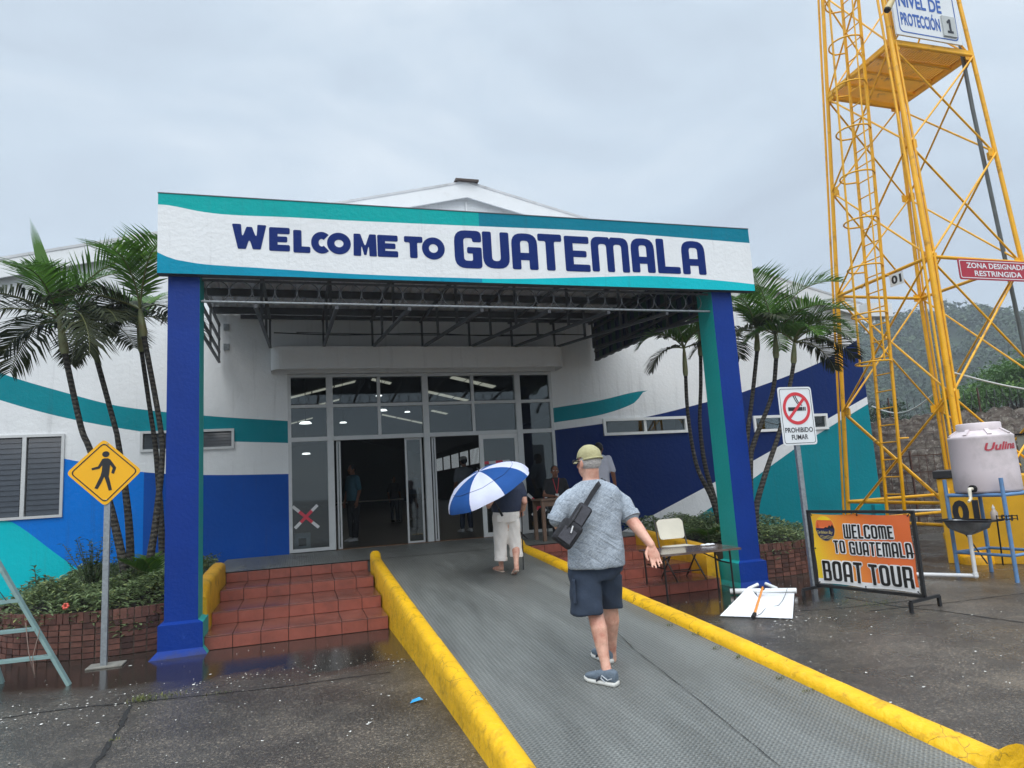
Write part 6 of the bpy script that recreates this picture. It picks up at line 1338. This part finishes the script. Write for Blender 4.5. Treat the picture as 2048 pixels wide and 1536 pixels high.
hl2, tl2 = RSL(1236, 1374), RSL(1170, 1360); hr2, tr2 = RSL(1222, 1329), RSL(1216, 1306)
dl = (tl2-hl2).normalized(); tl2 = hl2+dl*.275; dr2 = V((-.12, 1, .07)).normalized(); tr2 = hr2+dr2*.27
limb(sk, [(al, .037), (hl2+dl*.06+V((0, 0, .075)), .036), (hl2+dl*.12+V((0, 0, .05)), .03)]); limb(sk, [(ar, .037), (hr2+dr2*.05+V((0, 0, .07)), .036)])
body = remesh(sk, 'body', SKIN, mn, .0052, 4)
# shirt with heather streaks
SH = bpy.data.materials.new('heather_knit'); SH.use_nodes = True; t = SH.node_tree; b = t.nodes['Principled BSDF']; L = t.links.new; c = N(t, 'ShaderNodeTexCoord'); mp_ = N(t, 'ShaderNodeMapping'); mp_.inputs['Scale'].default_value = (26, 26, 100); vr_ = N(t, 'ShaderNodeVectorRotate', rotation_type='Y_AXIS', i={'Angle': R(40)}); L(c.outputs['Object'], vr_.inputs['Vector']); L(vr_.outputs[0], mp_.inputs[0])
n = N(t, 'ShaderNodeTexNoise', i={'Scale': 1.5, 'Detail': 5, 'Roughness': .6, 'Distortion': 1.2}); L(mp_.outputs[0], n.inputs['Vector']); r1 = ramp(t, [(.36, srgb(126, 134, 144)), (.5, srgb(150, 159, 169)), (.64, srgb(172, 181, 190))]); L(n.outputs[0], r1.inputs[0]); L(r1.outputs[0], b.inputs['Base Color']); b.inputs['Roughness'].default_value = .9
mp2 = N(t, 'ShaderNodeMapping'); mp2.inputs['Scale'].default_value = (4, 5, 13); vr2 = N(t, 'ShaderNodeVectorRotate', rotation_type='Y_AXIS', i={'Angle': R(-35)}); L(c.outputs['Object'], vr2.inputs['Vector']); L(vr2.outputs[0], mp2.inputs[0])
n2 = N(t, 'ShaderNodeTexNoise', i={'Scale': 1.1, 'Detail': 3, 'Distortion': .8}); L(mp2.outputs[0], n2.inputs['Vector']); bp = N(t, 'ShaderNodeBump', i={'Strength': .75, 'Distance': .03}); L(n2.outputs[0], bp.inputs['Height']); L(bp.outputs[0], b.inputs['Normal'])
sh = MB(); K = 1/259
rows = [(960, 1183, 20, .085), (967, 1184, 36, .10), (977, 1185, 49, .118), (991, 1186, 58, .132), (1015, 1186, 60, .14), (1045, 1185, 56, .145), (1075, 1188, 55.5, .15), (1105, 1191, 56.5, .155), (1122, 1192, 57, .155), (1134, 1192.5, 56.5, .15)]
sh.loft([(A(cx_, py, -3.5)+Y8*(-.015), X8*hw*K, Y8*dp) for py, cx_, hw, dp in rows], 28, 0, True, .85)
limb(sh, [(A(1144, 994, -3.5), .072), (A(1128, 1010, -3.5), .076), (A(1116, 1036, -3.495), .074)]); limb(sh, [(A(1228, 993, -3.5), .072), (A(1245, 1008, -3.52), .077), (A(1259, 1031, -3.56), .074)])
so2 = remesh(sh, 'shirt', SH, mn, .011, 5)
import mathutils
for v in so2.data.vertices:                                           # folds of the knit
    p = v.co; f_ = math.sin(p.z*34+p.x*22+2*math.sin(p.x*17))*.0035*max(0, min(1, (1.35-p.z)*2))+math.sin(p.x*26-p.z*30)*.0028; v.co = p+v.normal*f_
sr = MB()
for (a, b_, r_) in ((A(1116, 1032, -3.497), A(1114, 1041, -3.493), .078), (A(1257, 1026, -3.555), A(1262, 1036, -3.575), .078)): sr.tube([a, b_], [r_, r_*.995], 20)
sr.build('sleeve_hem', SH, so2)
NAV = cloth('navy_cotton', srgb(46, 58, 76), .1, 9, .6, 9); st_ = MB()
for rws in ([(1126, 1192, 55, .135, -3.49), (1145, 1190, 54, .135, -3.48), (1160, 1182, 44, .125, -3.48)],
            [(1150, 1170, 30, .12, -3.48), (1190, 1171, 31, .115, -3.50), (1215, 1173, 31.5, .115, -3.51), (1228, 1174, 31.5, .115, -3.51)],
            [(1150, 1214, 30, .12, -3.45), (1180, 1216, 28, .115, -3.40), (1200, 1219, 25, .11, -3.37), (1214, 1221, 24, .11, -3.35)]):
    st_.loft([(A(cx_, py, y), X8*hw*K, Y8*dp) for py, cx_, hw, dp, y in rws], 24, 0, True, .85)
sho = remesh(st_, 'shorts', NAV, mn, .011, 4)
for v in sho.data.vertices: p = v.co; v.co = p+v.normal*(math.sin(p.z*40+p.x*30)*.003+math.sin(p.x*45-p.z*18)*.002)
MB().cbox((-.06, -.012, -.09), (.06, .012, .08), .008, 0, Matrix.Translation(A(1148, 1180, -3.53)) @ Matrix.Rotation(R(70), 4, 'Z')).build('cargo_pocket', NAV, sho)
SHU, SHS = cloth('shoe_mesh', srgb(98, 110, 122), .15, 30, .3, 60), mat('shoe_sole', srgb(206, 206, 200), .6, .08, 10)
s1_ = shoe(mn, hl2, tl2, SHU, SHS); shoe(mn, hr2, tr2, SHU, SHS)
HAIR = mat('white_hair', srgb(196, 190, 186), .8, .18, 60, bump=.8, bs=90)
hm_ = MB(); hm_.ball(HP(0, -.020, .012), .1*1.03, 0, 22, (.81, .90, .80), Mh); remesh(hm_, 'hair', HAIR, mn, .008, 2)
CAPM = cloth('olive_cotton', srgb(166, 160, 120), .12, 10, .5, 18); cp = MB()
Mt = Mh @ Matrix.Rotation(R(-8), 3, 'X'); vs = []; nn = 28
for i in range(11):
    th_ = R(88)*i/10
    for k in range(nn):
        a = 2*math.pi*k/nn; vs.append(HP(0, -.012, .040)+Mt @ V((math.sin(th_)*math.cos(a)*.088, math.sin(th_)*math.sin(a)*.106, math.cos(th_)*.098-(.02 if math.sin(a) < -.2 and i == 10 else 0))))
cp.add(vs, [(i*nn+k, (i+1)*nn+k, (i+1)*nn+(k+1) % nn, i*nn+(k+1) % nn) for i in range(10) for k in range(nn)], 0, True)
cap = cp.build('cap', CAPM, mn)
for v in cap.data.vertices: p = v.co; v.co = p+V((1, 1, 1))*0.0016*math.sin(p.z*160+p.x*60)
bl_ = MB(); bvs = []
for i in range(5):
    for k in range(13):
        a = R(28+124*k/12); rr2 = .100+.07*i/4*math.sin(a)**1.5; bvs.append(HP(0, -.012, .040)+Mt @ V((math.cos(a)*(.088+.004*i), math.sin(a)*rr2, .004-.018*(i/4)-.03*math.cos(a)**2)))
bl_.add(bvs, [(i*13+k, i*13+k+1, (i+1)*13+k+1, (i+1)*13+k) for i in range(4) for k in range(12)], 0, True); bl_.build('bill', CAPM, cap)
MB().tube([HP(0, -.012, .036)+Mt @ V((math.cos(a)*.090, math.sin(a)*.108, -.018)) for a in [R(190+160*k/14) for k in range(15)]], .008, 6).build('cap_strap', CAPM, cap)
MB().tube([HP(-.082, .0, .012), HP(-.078, .085, .014)], .003, 5).tube([HP(.082, .0, .012), HP(.078, .085, .014)], .003, 5).tube([HP(-.078, .088, .014)+Mh @ V((0.02+.02*math.cos(a), .004, .018*math.sin(a)-.006)) for a in [R(k*30) for k in range(12)]], .003, 5, closed=True).tube([HP(.04, .092, .014)+Mh @ V((.018*math.cos(a), .004, .018*math.sin(a)-.006)) for a in [R(k*30) for k in range(12)]], .003, 5, closed=True).build('glasses', BLACK, mn)
face(mn, HP, 1.03, HAIR, 0)
# shoulder bag worn across his back
NYL = cloth('black_nylon', srgb(34, 34, 38), .3, 12, .6, 16); NYG = cloth('grey_nylon', srgb(64, 64, 70), .2, 12, .4, 20)
bg_ = thing('shoulder_bag', 'black nylon crossbody bag slung low on the man\'s left back', 'bag', A(1135, 1055, -3.72))
def obox(mb, a, b, w_, th_, mi=0):
    a, b = V(a), V(b); d = (b-a).normalized(); n_ = V((.38, .92, 0)); s = d.cross(n_).normalized(); n_ = s.cross(d); M = Matrix((( *s, 0), (*d, 0), (*n_, 0), (0, 0, 0, 1))).transposed(); M.translation = a
    mb.cbox((-w_/2, 0, -th_/2), (w_/2, (b-a).length, th_/2), min(.025, th_*.3), mi, M); return M
m_ = MB(); obox(m_, A(1173, 1012, -3.70), A(1142, 1060, -3.72), .115, .07); obox(m_, A(1149, 1046, -3.72), A(1120, 1088, -3.72), .165, .10)
bb_ = remesh(m_, 'bag_body', NYL, bg_, .009, 3)
m_ = MB(); obox(m_, A(1173, 1014, -3.742), A(1153, 1046, -3.755), .085, .012); obox(m_, A(1143, 1058, -3.775), A(1127, 1082, -3.775), .10, .012); m_.build('pocket_panel', NYG, bb_)
MB().tube([A(1146, 1052, -3.78), A(1142, 1066, -3.79)], .006, 6).build('zip_tag', mat('zip_pale', srgb(190, 190, 190), .4), bb_)
MB().tube([A(1164, 1012, -3.742), A(1150, 1036, -3.755), A(1134, 1056, -3.775)], .005, 6).build('zip', RUBBER, bb_)
stp = MB(); sp2 = [A(1170, 1012, -3.70), A(1184, 988, -3.672), A(1196, 970, -3.64), A(1206, 960, -3.57), A(1207, 962, -3.46), A(1190, 990, -3.34), A(1160, 1030, -3.33), A(1133, 1050, -3.36), A(1119, 1064, -3.5), A(1114, 1072, -3.68)]
for i in range(len(sp2)-1): stp.bar(sp2[i], sp2[i+1]+(sp2[i+1]-sp2[i])*.06, .036, .005, up=(0, -1, .25) if i < 3 else (0, 0, 1))
stp.build('strap', NYL, bg_)
# --- the woman under the umbrella
wo_ = thing('person', 'woman in white cropped trousers and navy top walking in under an umbrella', 'person', RSL(1018, 1146))
Yw = .58; sk = MB(); wh = A(1020, 947, Yw+.16); head(sk, wh, (-.05, 1), .96, R(-18))
limb(sk, [(wh+V((0, -.02, -.06)), .05), (A(1018, 968, Yw+.06), .06)])
for pts in ([(A(1041, 972, Yw+.05), .055), (A(1049, 1004, Yw-.02), .042), (A(1046, 1018, Yw+.10), .036), (A(1043, 1020, Yw+.20), .028)], [(A(997, 972, Yw+.05), .055), (A(978, 1008, Yw-.02), .042), (A(977, 1012, Yw+.05), .038), (A(990, 988, Yw+.12), .028)]): limb(sk, pts)
hand(sk, A(1043, 1021, Yw+.20), (.0, .4, -.8), (1, 0, 0), (0, 1, .3), .9, .6); hand(sk, A(990, 987, Yw+.12), (.1, -.1, 1), (-1, 0, 0), (0, -1, 0), .9, .7)
fl, fr2 = RSL(1003, 1143), RSL(1033, 1152)
for k_, a_ in ((A(1002, 1095, Yw+.04), fl+V((0, 0, .10))), (A(1031, 1090, Yw-.0), fr2+V((0, -.02, .15)))): limb(sk, [(A(1013, 1040, Yw), .09), (k_, .056), (k_.lerp(a_, .35)+V((0, -.012, 0)), .052), (k_.lerp(a_, .8), .034), (a_, .034)], 14)
limb(sk, [(fl+V((0, 0, .10)), .034), (fl+V((0, -.02, .05)), .034), (fl+V((-.03, .10, .035)), .032), (fl+V((-.05, .19, .025)), .022)])
limb(sk, [(fr2+V((0, -.02, .15)), .034), (fr2+V((0, -.03, .10)), .034), (fr2+V((0, .06, .05)), .034), (fr2+V((0, .14, .02)), .024)])
remesh(sk, 'body', SKIN, wo_, .0085, 4)
NTOP = cloth('navy_top', srgb(42, 50, 72), .1, 10); m_ = MB(); K2 = 1/147
m_.loft([(A(cx_, py, Yw+yo), V((1, -.05, 0))*hw*K2, V((.05, 1, .15))*dp) for py, cx_, hw, dp, yo in [(960, 1019, 16, .08, .10), (966, 1019, 26, .10, .09), (976, 1019, 30, .12, .06), (995, 1016, 29, .13, .02), (1010, 1013, 30, .14, 0), (1022, 1012, 29.5, .14, 0)]], 22, 0, True, .9)
limb(m_, [(A(1039, 970, Yw+.05), .066), (A(1046, 990, Yw+.01), .060)]); limb(m_, [(A(998, 970, Yw+.05), .066), (A(987, 990, Yw+.01), .060)]); remesh(m_, 'top', NTOP, wo_, .012, 4)
WTR = cloth('white_trousers', srgb(232, 226, 220), .05, 8, .7, 10); m_ = MB()
for rws in ([(1016, 1012, 26, .125, 0), (1032, 1012, 28, .135, -.01), (1045, 1012, 27, .13, 0)], [(1040, 1001, 15, .125, 0), (1070, 1001, 14, .10, .01), (1100, 1001, 12, .088, .03), (1121, 1002, 12.5, .085, .03)], [(1040, 1024, 15, .125, 0), (1070, 1027, 14, .10, .0), (1095, 1031, 12.5, .09, .0), (1112, 1033, 13, .088, -.01)]):
    m_.loft([(A(cx_, py, Yw+yo), V((1, 0, 0))*hw*K2, V((0, 1, 0))*dp) for py, cx_, hw, dp, yo in rws], 20, 0, True, .9)
wt_ = remesh(m_, 'trousers', WTR, wo_, .011, 4)
for v in wt_.data.vertices: p = v.co; v.co = p+v.normal*(math.sin(p.z*31+p.x*40+2*math.sin(p.x*30))*.0022)
for x, y in ((1001, 1037), (1026, 1036)): MB().cbox((-.05, -.006, -.045), (.05, .006, .045), .004, 0, Matrix.Translation(A(x, y, Yw-.137))).build('pocket', WTR, wt_)
for cx_, py, yo in ((1002, 1117, .03), (1033, 1109, -.01)): MB().tube([A(cx_, py-2, Yw+yo), A(cx_, py+4, Yw+yo)], [.090, .088], 18).build('cuff', WTR, wt_)
SND = mat('sandal', srgb(196, 176, 160), .6, .1, 10)
for f_, a, b in ((fl, V((.01, -.06, .004)), V((-.05, .20, .004))), (fr2, V((0, -.05, .075)), V((0, .16, .002)))):
    m_ = MB(); d = (f_+b)-(f_+a); s = d.cross(V((0, 0, 1))).normalized(); u = s.cross(d).normalized(); m_.loft([((f_+a).lerp(f_+b, q), s*w_, u*.010) for q, w_ in ((0, .022), (.08, .032), (.4, .03), (.75, .042), (.95, .03), (1, .016))], 14, 0, True, .7); so3 = m_.build('sandal', SND, wo_)
    MB().tube([(f_+a).lerp(f_+b, .62)+s*.038, (f_+a).lerp(f_+b, .62)+u*.05, (f_+a).lerp(f_+b, .62)-s*.038], .008, 6).tube([(f_+a).lerp(f_+b, .2)+s*.032+u*.01, (f_+a).lerp(f_+b, .32)+u*.07, (f_+a).lerp(f_+b, .2)-s*.032+u*.01], .008, 6).build('sandal_strap', SND, so3)
hm_ = MB(); hm_.ball(wh+V((0, -.02, .03)), .104, 0, 18, (.82, .95, .95)); remesh(hm_, 'hair', mat('grey_hair', srgb(150, 140, 130), .8, .2, 40), wo_, .01, 2)
tag(MB().tube([A(1043, 1018, Yw+.2), A(1047, 1143, Yw+.15)], .009, 8).tube([A(1043, 1018, Yw+.2), A(1044, 1016, Yw+.1)], .012, 8).build('walking_stick', BLACK), 'thin black walking stick held by the woman with the umbrella', 'walking stick')
um = thing('umbrella', 'blue and white panelled golf umbrella held over the woman', 'umbrella', A(985, 985, .1)); UBL, UWH = cloth('umbrella_blue', srgb(10, 72, 140), .05, 5, .15, 20), cloth('umbrella_white', srgb(206, 210, 232), .04, 5, .15, 20)
ap = A(958, 943, .12); ax_ = (_up*.86-_rt*.44-_fw*.12).normalized(); e1 = ax_.cross(_fw).normalized(); e2 = ax_.cross(e1); RR, DD = .59, .28
PH = R(20)
def upt(r_, a, k=0.):        # r_ 0..1 along a rib
    rib = abs(math.cos(a*4)) ; rho = RR*math.sin(r_*1.45)/math.sin(1.45)*(1-.045*(1-rib)*r_**2); z = -DD*(1-math.cos(r_*1.45))/(1-math.cos(1.45))-.016*(1-rib)*r_*(1-r_)*3
    return ap+ax_*(z+k)+(e1*math.cos(a+PH)+e2*math.sin(a+PH))*rho
ca, na, nr = MB(), 9, 10
for g_ in range(8):
    vs = [upt(i/nr, g_*math.pi/4+math.pi/4*j/na) for i in range(nr+1) for j in range(na+1)]
    ca.add(vs, [(i*(na+1)+j, (i+1)*(na+1)+j, (i+1)*(na+1)+j+1, i*(na+1)+j+1) for i in range(nr) for j in range(na)], g_ % 2, True)
can = ca.build('canopy', [UBL, UWH], um)
vt = MB(); VB, = (cloth('umbrella_seam', srgb(30, 60, 110), .05),)
for g_ in range(8):
    a0 = g_*math.pi/4; vt.tube([upt(.56, a0+math.pi/4*j/6, .004) for j in range(7)], .0035, 5, g_ % 2)
vt.build('vent_edge', [VB, mat('umbrella_seam_pale', srgb(168, 172, 192), .8)], can)
rbm = MB()
for g_ in range(8): rbm.tube([upt(i/8, g_*math.pi/4, -.006) for i in range(9)], .004, 5)
rbm.build('rib', BLACK, um); MB().tube([ap+ax_*.05, ap-ax_*.55], .007, 8).build('shaft', BLACK, um); MB().tube([ap-ax_*.55, ap-ax_*.66], .016, 10).build('handle', RUBBER, um); MB().tube([ap, ap+ax_*.06], [.012, .005], 8).build('ferrule', BLACK, um)
MB().tube([A(938, 1008, -.1), A(937, 1018, -.1), A(941, 1028, -.1)], .007, 6).build('strap', UBL, um)
# --- people standing or sitting further back
def person(loc, yaw, H, top_m, bot_m, hair_m, skin_m, label, shoe_m=None, sit=False, cap=None, faceit=False, vox=.016, arms='down', seat=.45):
    """plain adult figure: continuous body with separate clothes"""
    loc = V(loc); pr = thing('person', label, 'person', loc); k = H/1.72; Rz = Matrix.Rotation(yaw, 3, 'Z'); dz = (seat-.86*k) if sit else 0
    P = lambda x, y, z: loc+Rz @ V((x*k, y*k, z*k+(dz if z > .8 else 0)))      # faces local +Y
    f = Rz @ V((0, 1, 0)); sk = MB(); hc_ = P(0, .01, 1.60); M, hp_ = head(sk, hc_, f, .98*k); limb(sk, [(P(0, -.01, 1.53), .05*k), (P(0, -.01, 1.43), .06*k)])
    for s in (-1, 1):
        if arms == 'desk': pts = [(P(.17*s, 0, 1.40), .05*k), (P(.24*s, .05, 1.14), .042*k), (P(.10*s, .28, 1.12), .03*k)]; hd, hs, hn = (Rz @ V((-.5*s, .8, 0))), Rz @ V((.8*s, .5, 0)), V((0, 0, -1))
        elif arms == 'front': pts = [(P(.18*s, 0, 1.40), .05*k), (P(.23*s, -.03, 1.12), .042*k), (P(.12*s, .22, 1.14), .03*k)]; hd, hs, hn = (Rz @ V((-.4*s, .8, .2))), Rz @ V((0, .2, -1)), Rz @ V((-s, 0, 0))
        else: pts = [(P(.18*s, 0, 1.40), .05*k), (P(.235*s, -.02, 1.12), .042*k), (P(.245*s, .06, .88), .03*k)] if not sit else [(P(.18*s, 0, 1.40), .05*k), (P(.23*s, 0, 1.13), .04*k), (P(.16*s, .25, 1.0), .03*k)]; hd, hs, hn = Rz @ V((0, .15, -1)), Rz @ V((0, -1, 0)), Rz @ V((-s, 0, 0))
        limb(sk, pts); hand(sk, pts[-1][0], hd, hs, hn, .95*k, .3)
    lg = MB()
    for s in (-1, 1):
        if sit: hp2, kn, an = loc+Rz @ V((.09*s*k, 0, seat+.05)), loc+Rz @ V((.11*s*k, .42*k, seat+.04)), loc+Rz @ V((.11*s*k, .40*k, .08))
        else: hp2, kn, an = P(.09*s, 0, .79), P(.10*s, .015*s, .46), P(.10*s, -.02*s, .08)
        limb(sk, [(kn, .05*k), (kn.lerp(an, .35), .05*k), (an, .034*k)]); limb(lg, [(hp2, .095*k), (hp2.lerp(kn, .5), .082*k), (kn, .066*k), (kn.lerp(an, .5), .064*k), (kn.lerp(an, .88), .058*k)])
        toe = an+f*.2*k+V((0, 0, -.06)); hl = an-f*.05*k+V((0, 0, -.075)); hl.z = loc.z+.004; toe.z = loc.z+.004
        sm_ = MB(); d = (toe-hl).normalized(); s2 = d.cross(V((0, 0, 1))); sm_.loft([(hl.lerp(toe, q)+V((0, 0, h_*.5)), s2*w_, V((0, 0, h_*.5))) for q, w_, h_ in ((0, .026, .06), (.1, .036, .085), (.35, .038, .085), (.7, .046, .06), (.93, .034, .04), (1, .015, .025))], 14, 0, True, .8); sm_.build('shoe', shoe_m or RUBBER, pr)
    remesh(sk, 'body', skin_m, pr, .010 if faceit else .012, 3); lg.loft([(P(0, 0, .82), Rz @ V((.155*k, 0, 0)), Rz @ V((0, .115*k, 0))), (P(0, 0, .98), Rz @ V((.15*k, 0, 0)), Rz @ V((0, .11*k, 0)))], 18); remesh(lg, 'trousers', bot_m, pr, vox, 3)
    tp = MB(); tp.loft([(P(0, yo, z), Rz @ V((hw*k, 0, 0)), Rz @ V((0, dp*k, 0))) for z, hw, dp, yo in ((.90, .165, .12, 0), (1.05, .16, .12, 0), (1.25, .175, .125, 0), (1.38, .19, .115, -.01), (1.44, .15, .09, -.01), (1.48, .07, .065, -.01))], 20, 0, True, .9)
    for s in (-1, 1):
        e = P(.235*s, -.01, 1.17) if arms == 'down' else P(.22*s, .02, 1.2); limb(tp, [(P(.165*s, -.005, 1.40), .068*k), (e, .058*k)])
    top_o = remesh(tp, 'top', top_m, pr, vox, 3)
    hr = MB(); hr.ball(hp_(0, -.022, .028), .104*k, 0, 16, (.80, .92, .90), M); remesh(hr, 'hair', hair_m, pr, .012, 2)
    if cap: cpm = MB(); cpm.ball(hp_(0, -.005, .055), .106*k, 0, 16, (.84, 1.0, .72), M); cpm.ball(hp_(0, .10, .05), .06*k, 0, 12, (1.1, 1.0, .12), M); cpm.build('cap', cap, pr)
    if faceit: face(pr, hp_, .98*k, hair_m, 1)
    return pr, P, top_o
BH = mat('black_hair', srgb(26, 24, 24), .6, .2, 40); DKB = cloth('dark_denim', srgb(40, 48, 66)); BLK = cloth('black_cloth', srgb(30, 30, 34)); PWH = cloth('pale_shirt', srgb(190, 194, 208), .05); TEALT = cloth('teal_top', srgb(60, 104, 120)); GRY = cloth('grey_shirt', srgb(120, 124, 130)); DBL = cloth('blue_shirt', srgb(70, 96, 130)); WSH = mat('white_shoe', srgb(208, 208, 208), .6)
pz = at(1111, 966, 4.0); seat_x = pz.x
pr, P_, to_ = person((seat_x, 4.0, .606), R(180-14), 1.66, BLK, BLK, BH, SKIN2, 'smiling seated woman with dark hair and black vest behind the wooden desk', sit=True, faceit=True, arms='desk', seat=.50)
MB().tube([P_(-.06, .10, 1.46), P_(-.03, .135, 1.3), P_(0, .14, 1.16)], .007, 6).tube([P_(.06, .10, 1.46), P_(.03, .135, 1.3), P_(0, .14, 1.16)], .007, 6).build('lanyard', mat('lanyard_red', srgb(190, 50, 60), .6), pr)
MB().cbox((-.035, -.004, -.05), (.035, .004, .05), .003, 0, Matrix.Translation(P_(0, .148, 1.11)) @ Matrix.Rotation(R(166), 4, 'Z')).build('badge', WSH, pr)
ch2 = thing('stool', 'dark stool under the seated attendant at the desk', 'stool', (seat_x, 4.0, .6)); MB().cbox((seat_x-.19, 3.82, 1.02), (seat_x+.19, 4.18, 1.055), .01).build('seat', BLACK, ch2)
for sx_, sy2 in ((-1, -1), (1, -1), (1, 1), (-1, 1)): MB().tube([(seat_x+.15*sx_, 4.0+.14*sy2, 1.02), (seat_x+.17*sx_, 4.0+.16*sy2, .606)], .012, 6).build('leg', BLACK, ch2)
q_ = at(1200, 928, 3.4); person((q_.x, 3.4, .606), R(-35), 1.70, PWH, DKB, BH, SKIN2, 'dark-haired man in a pale shirt, mostly hidden behind the man in the cap')
q_ = atz(934, 1064, .6); person((q_.x, max(q_.y, 6.0), .6), R(15), 1.74, GRY, DKB, BH, SKIN2, 'man with white cap and white shoes standing inside the right doorway', WSH, cap=mat('cap_white', srgb(190, 190, 188), .8))
q_ = atz(708, 1083, .6); person((q_.x, q_.y, .6), R(120), 1.68, TEALT, BLK, BH, SKIN2, 'visitor in teal top and black leggings inside the left doorway', WSH)
q_ = atz(790, 1044, .6); person((q_.x, q_.y, .6), R(-160), 1.55, BLK, DKB, BH, SKIN2, 'visitor in black top far inside the hall, left of the other far visitor')
q_ = atz(829, 1040, .6); person((q_.x, q_.y, .6), R(160), 1.70, DBL, DKB, BH, SKIN2, 'visitor in blue shirt far inside the hall, near the half open door', WSH)
tbx = thing('display_table', 'pale table with goods far inside the hall', 'table', (1.9, 15.5, .6)); TBM = mat('table_pale', srgb(170, 164, 154), .5)
MB().cbox((1.2, 15.2, 1.34), (3.4, 15.9, 1.38), .006).build('tabletop', TBM, tbx)
for x in (1.3, 3.3):
    for y in (15.3, 15.8): MB().box((x-.03, y-.03, .6), (x+.03, y+.03, 1.34)).build('leg', BLACK, tbx)
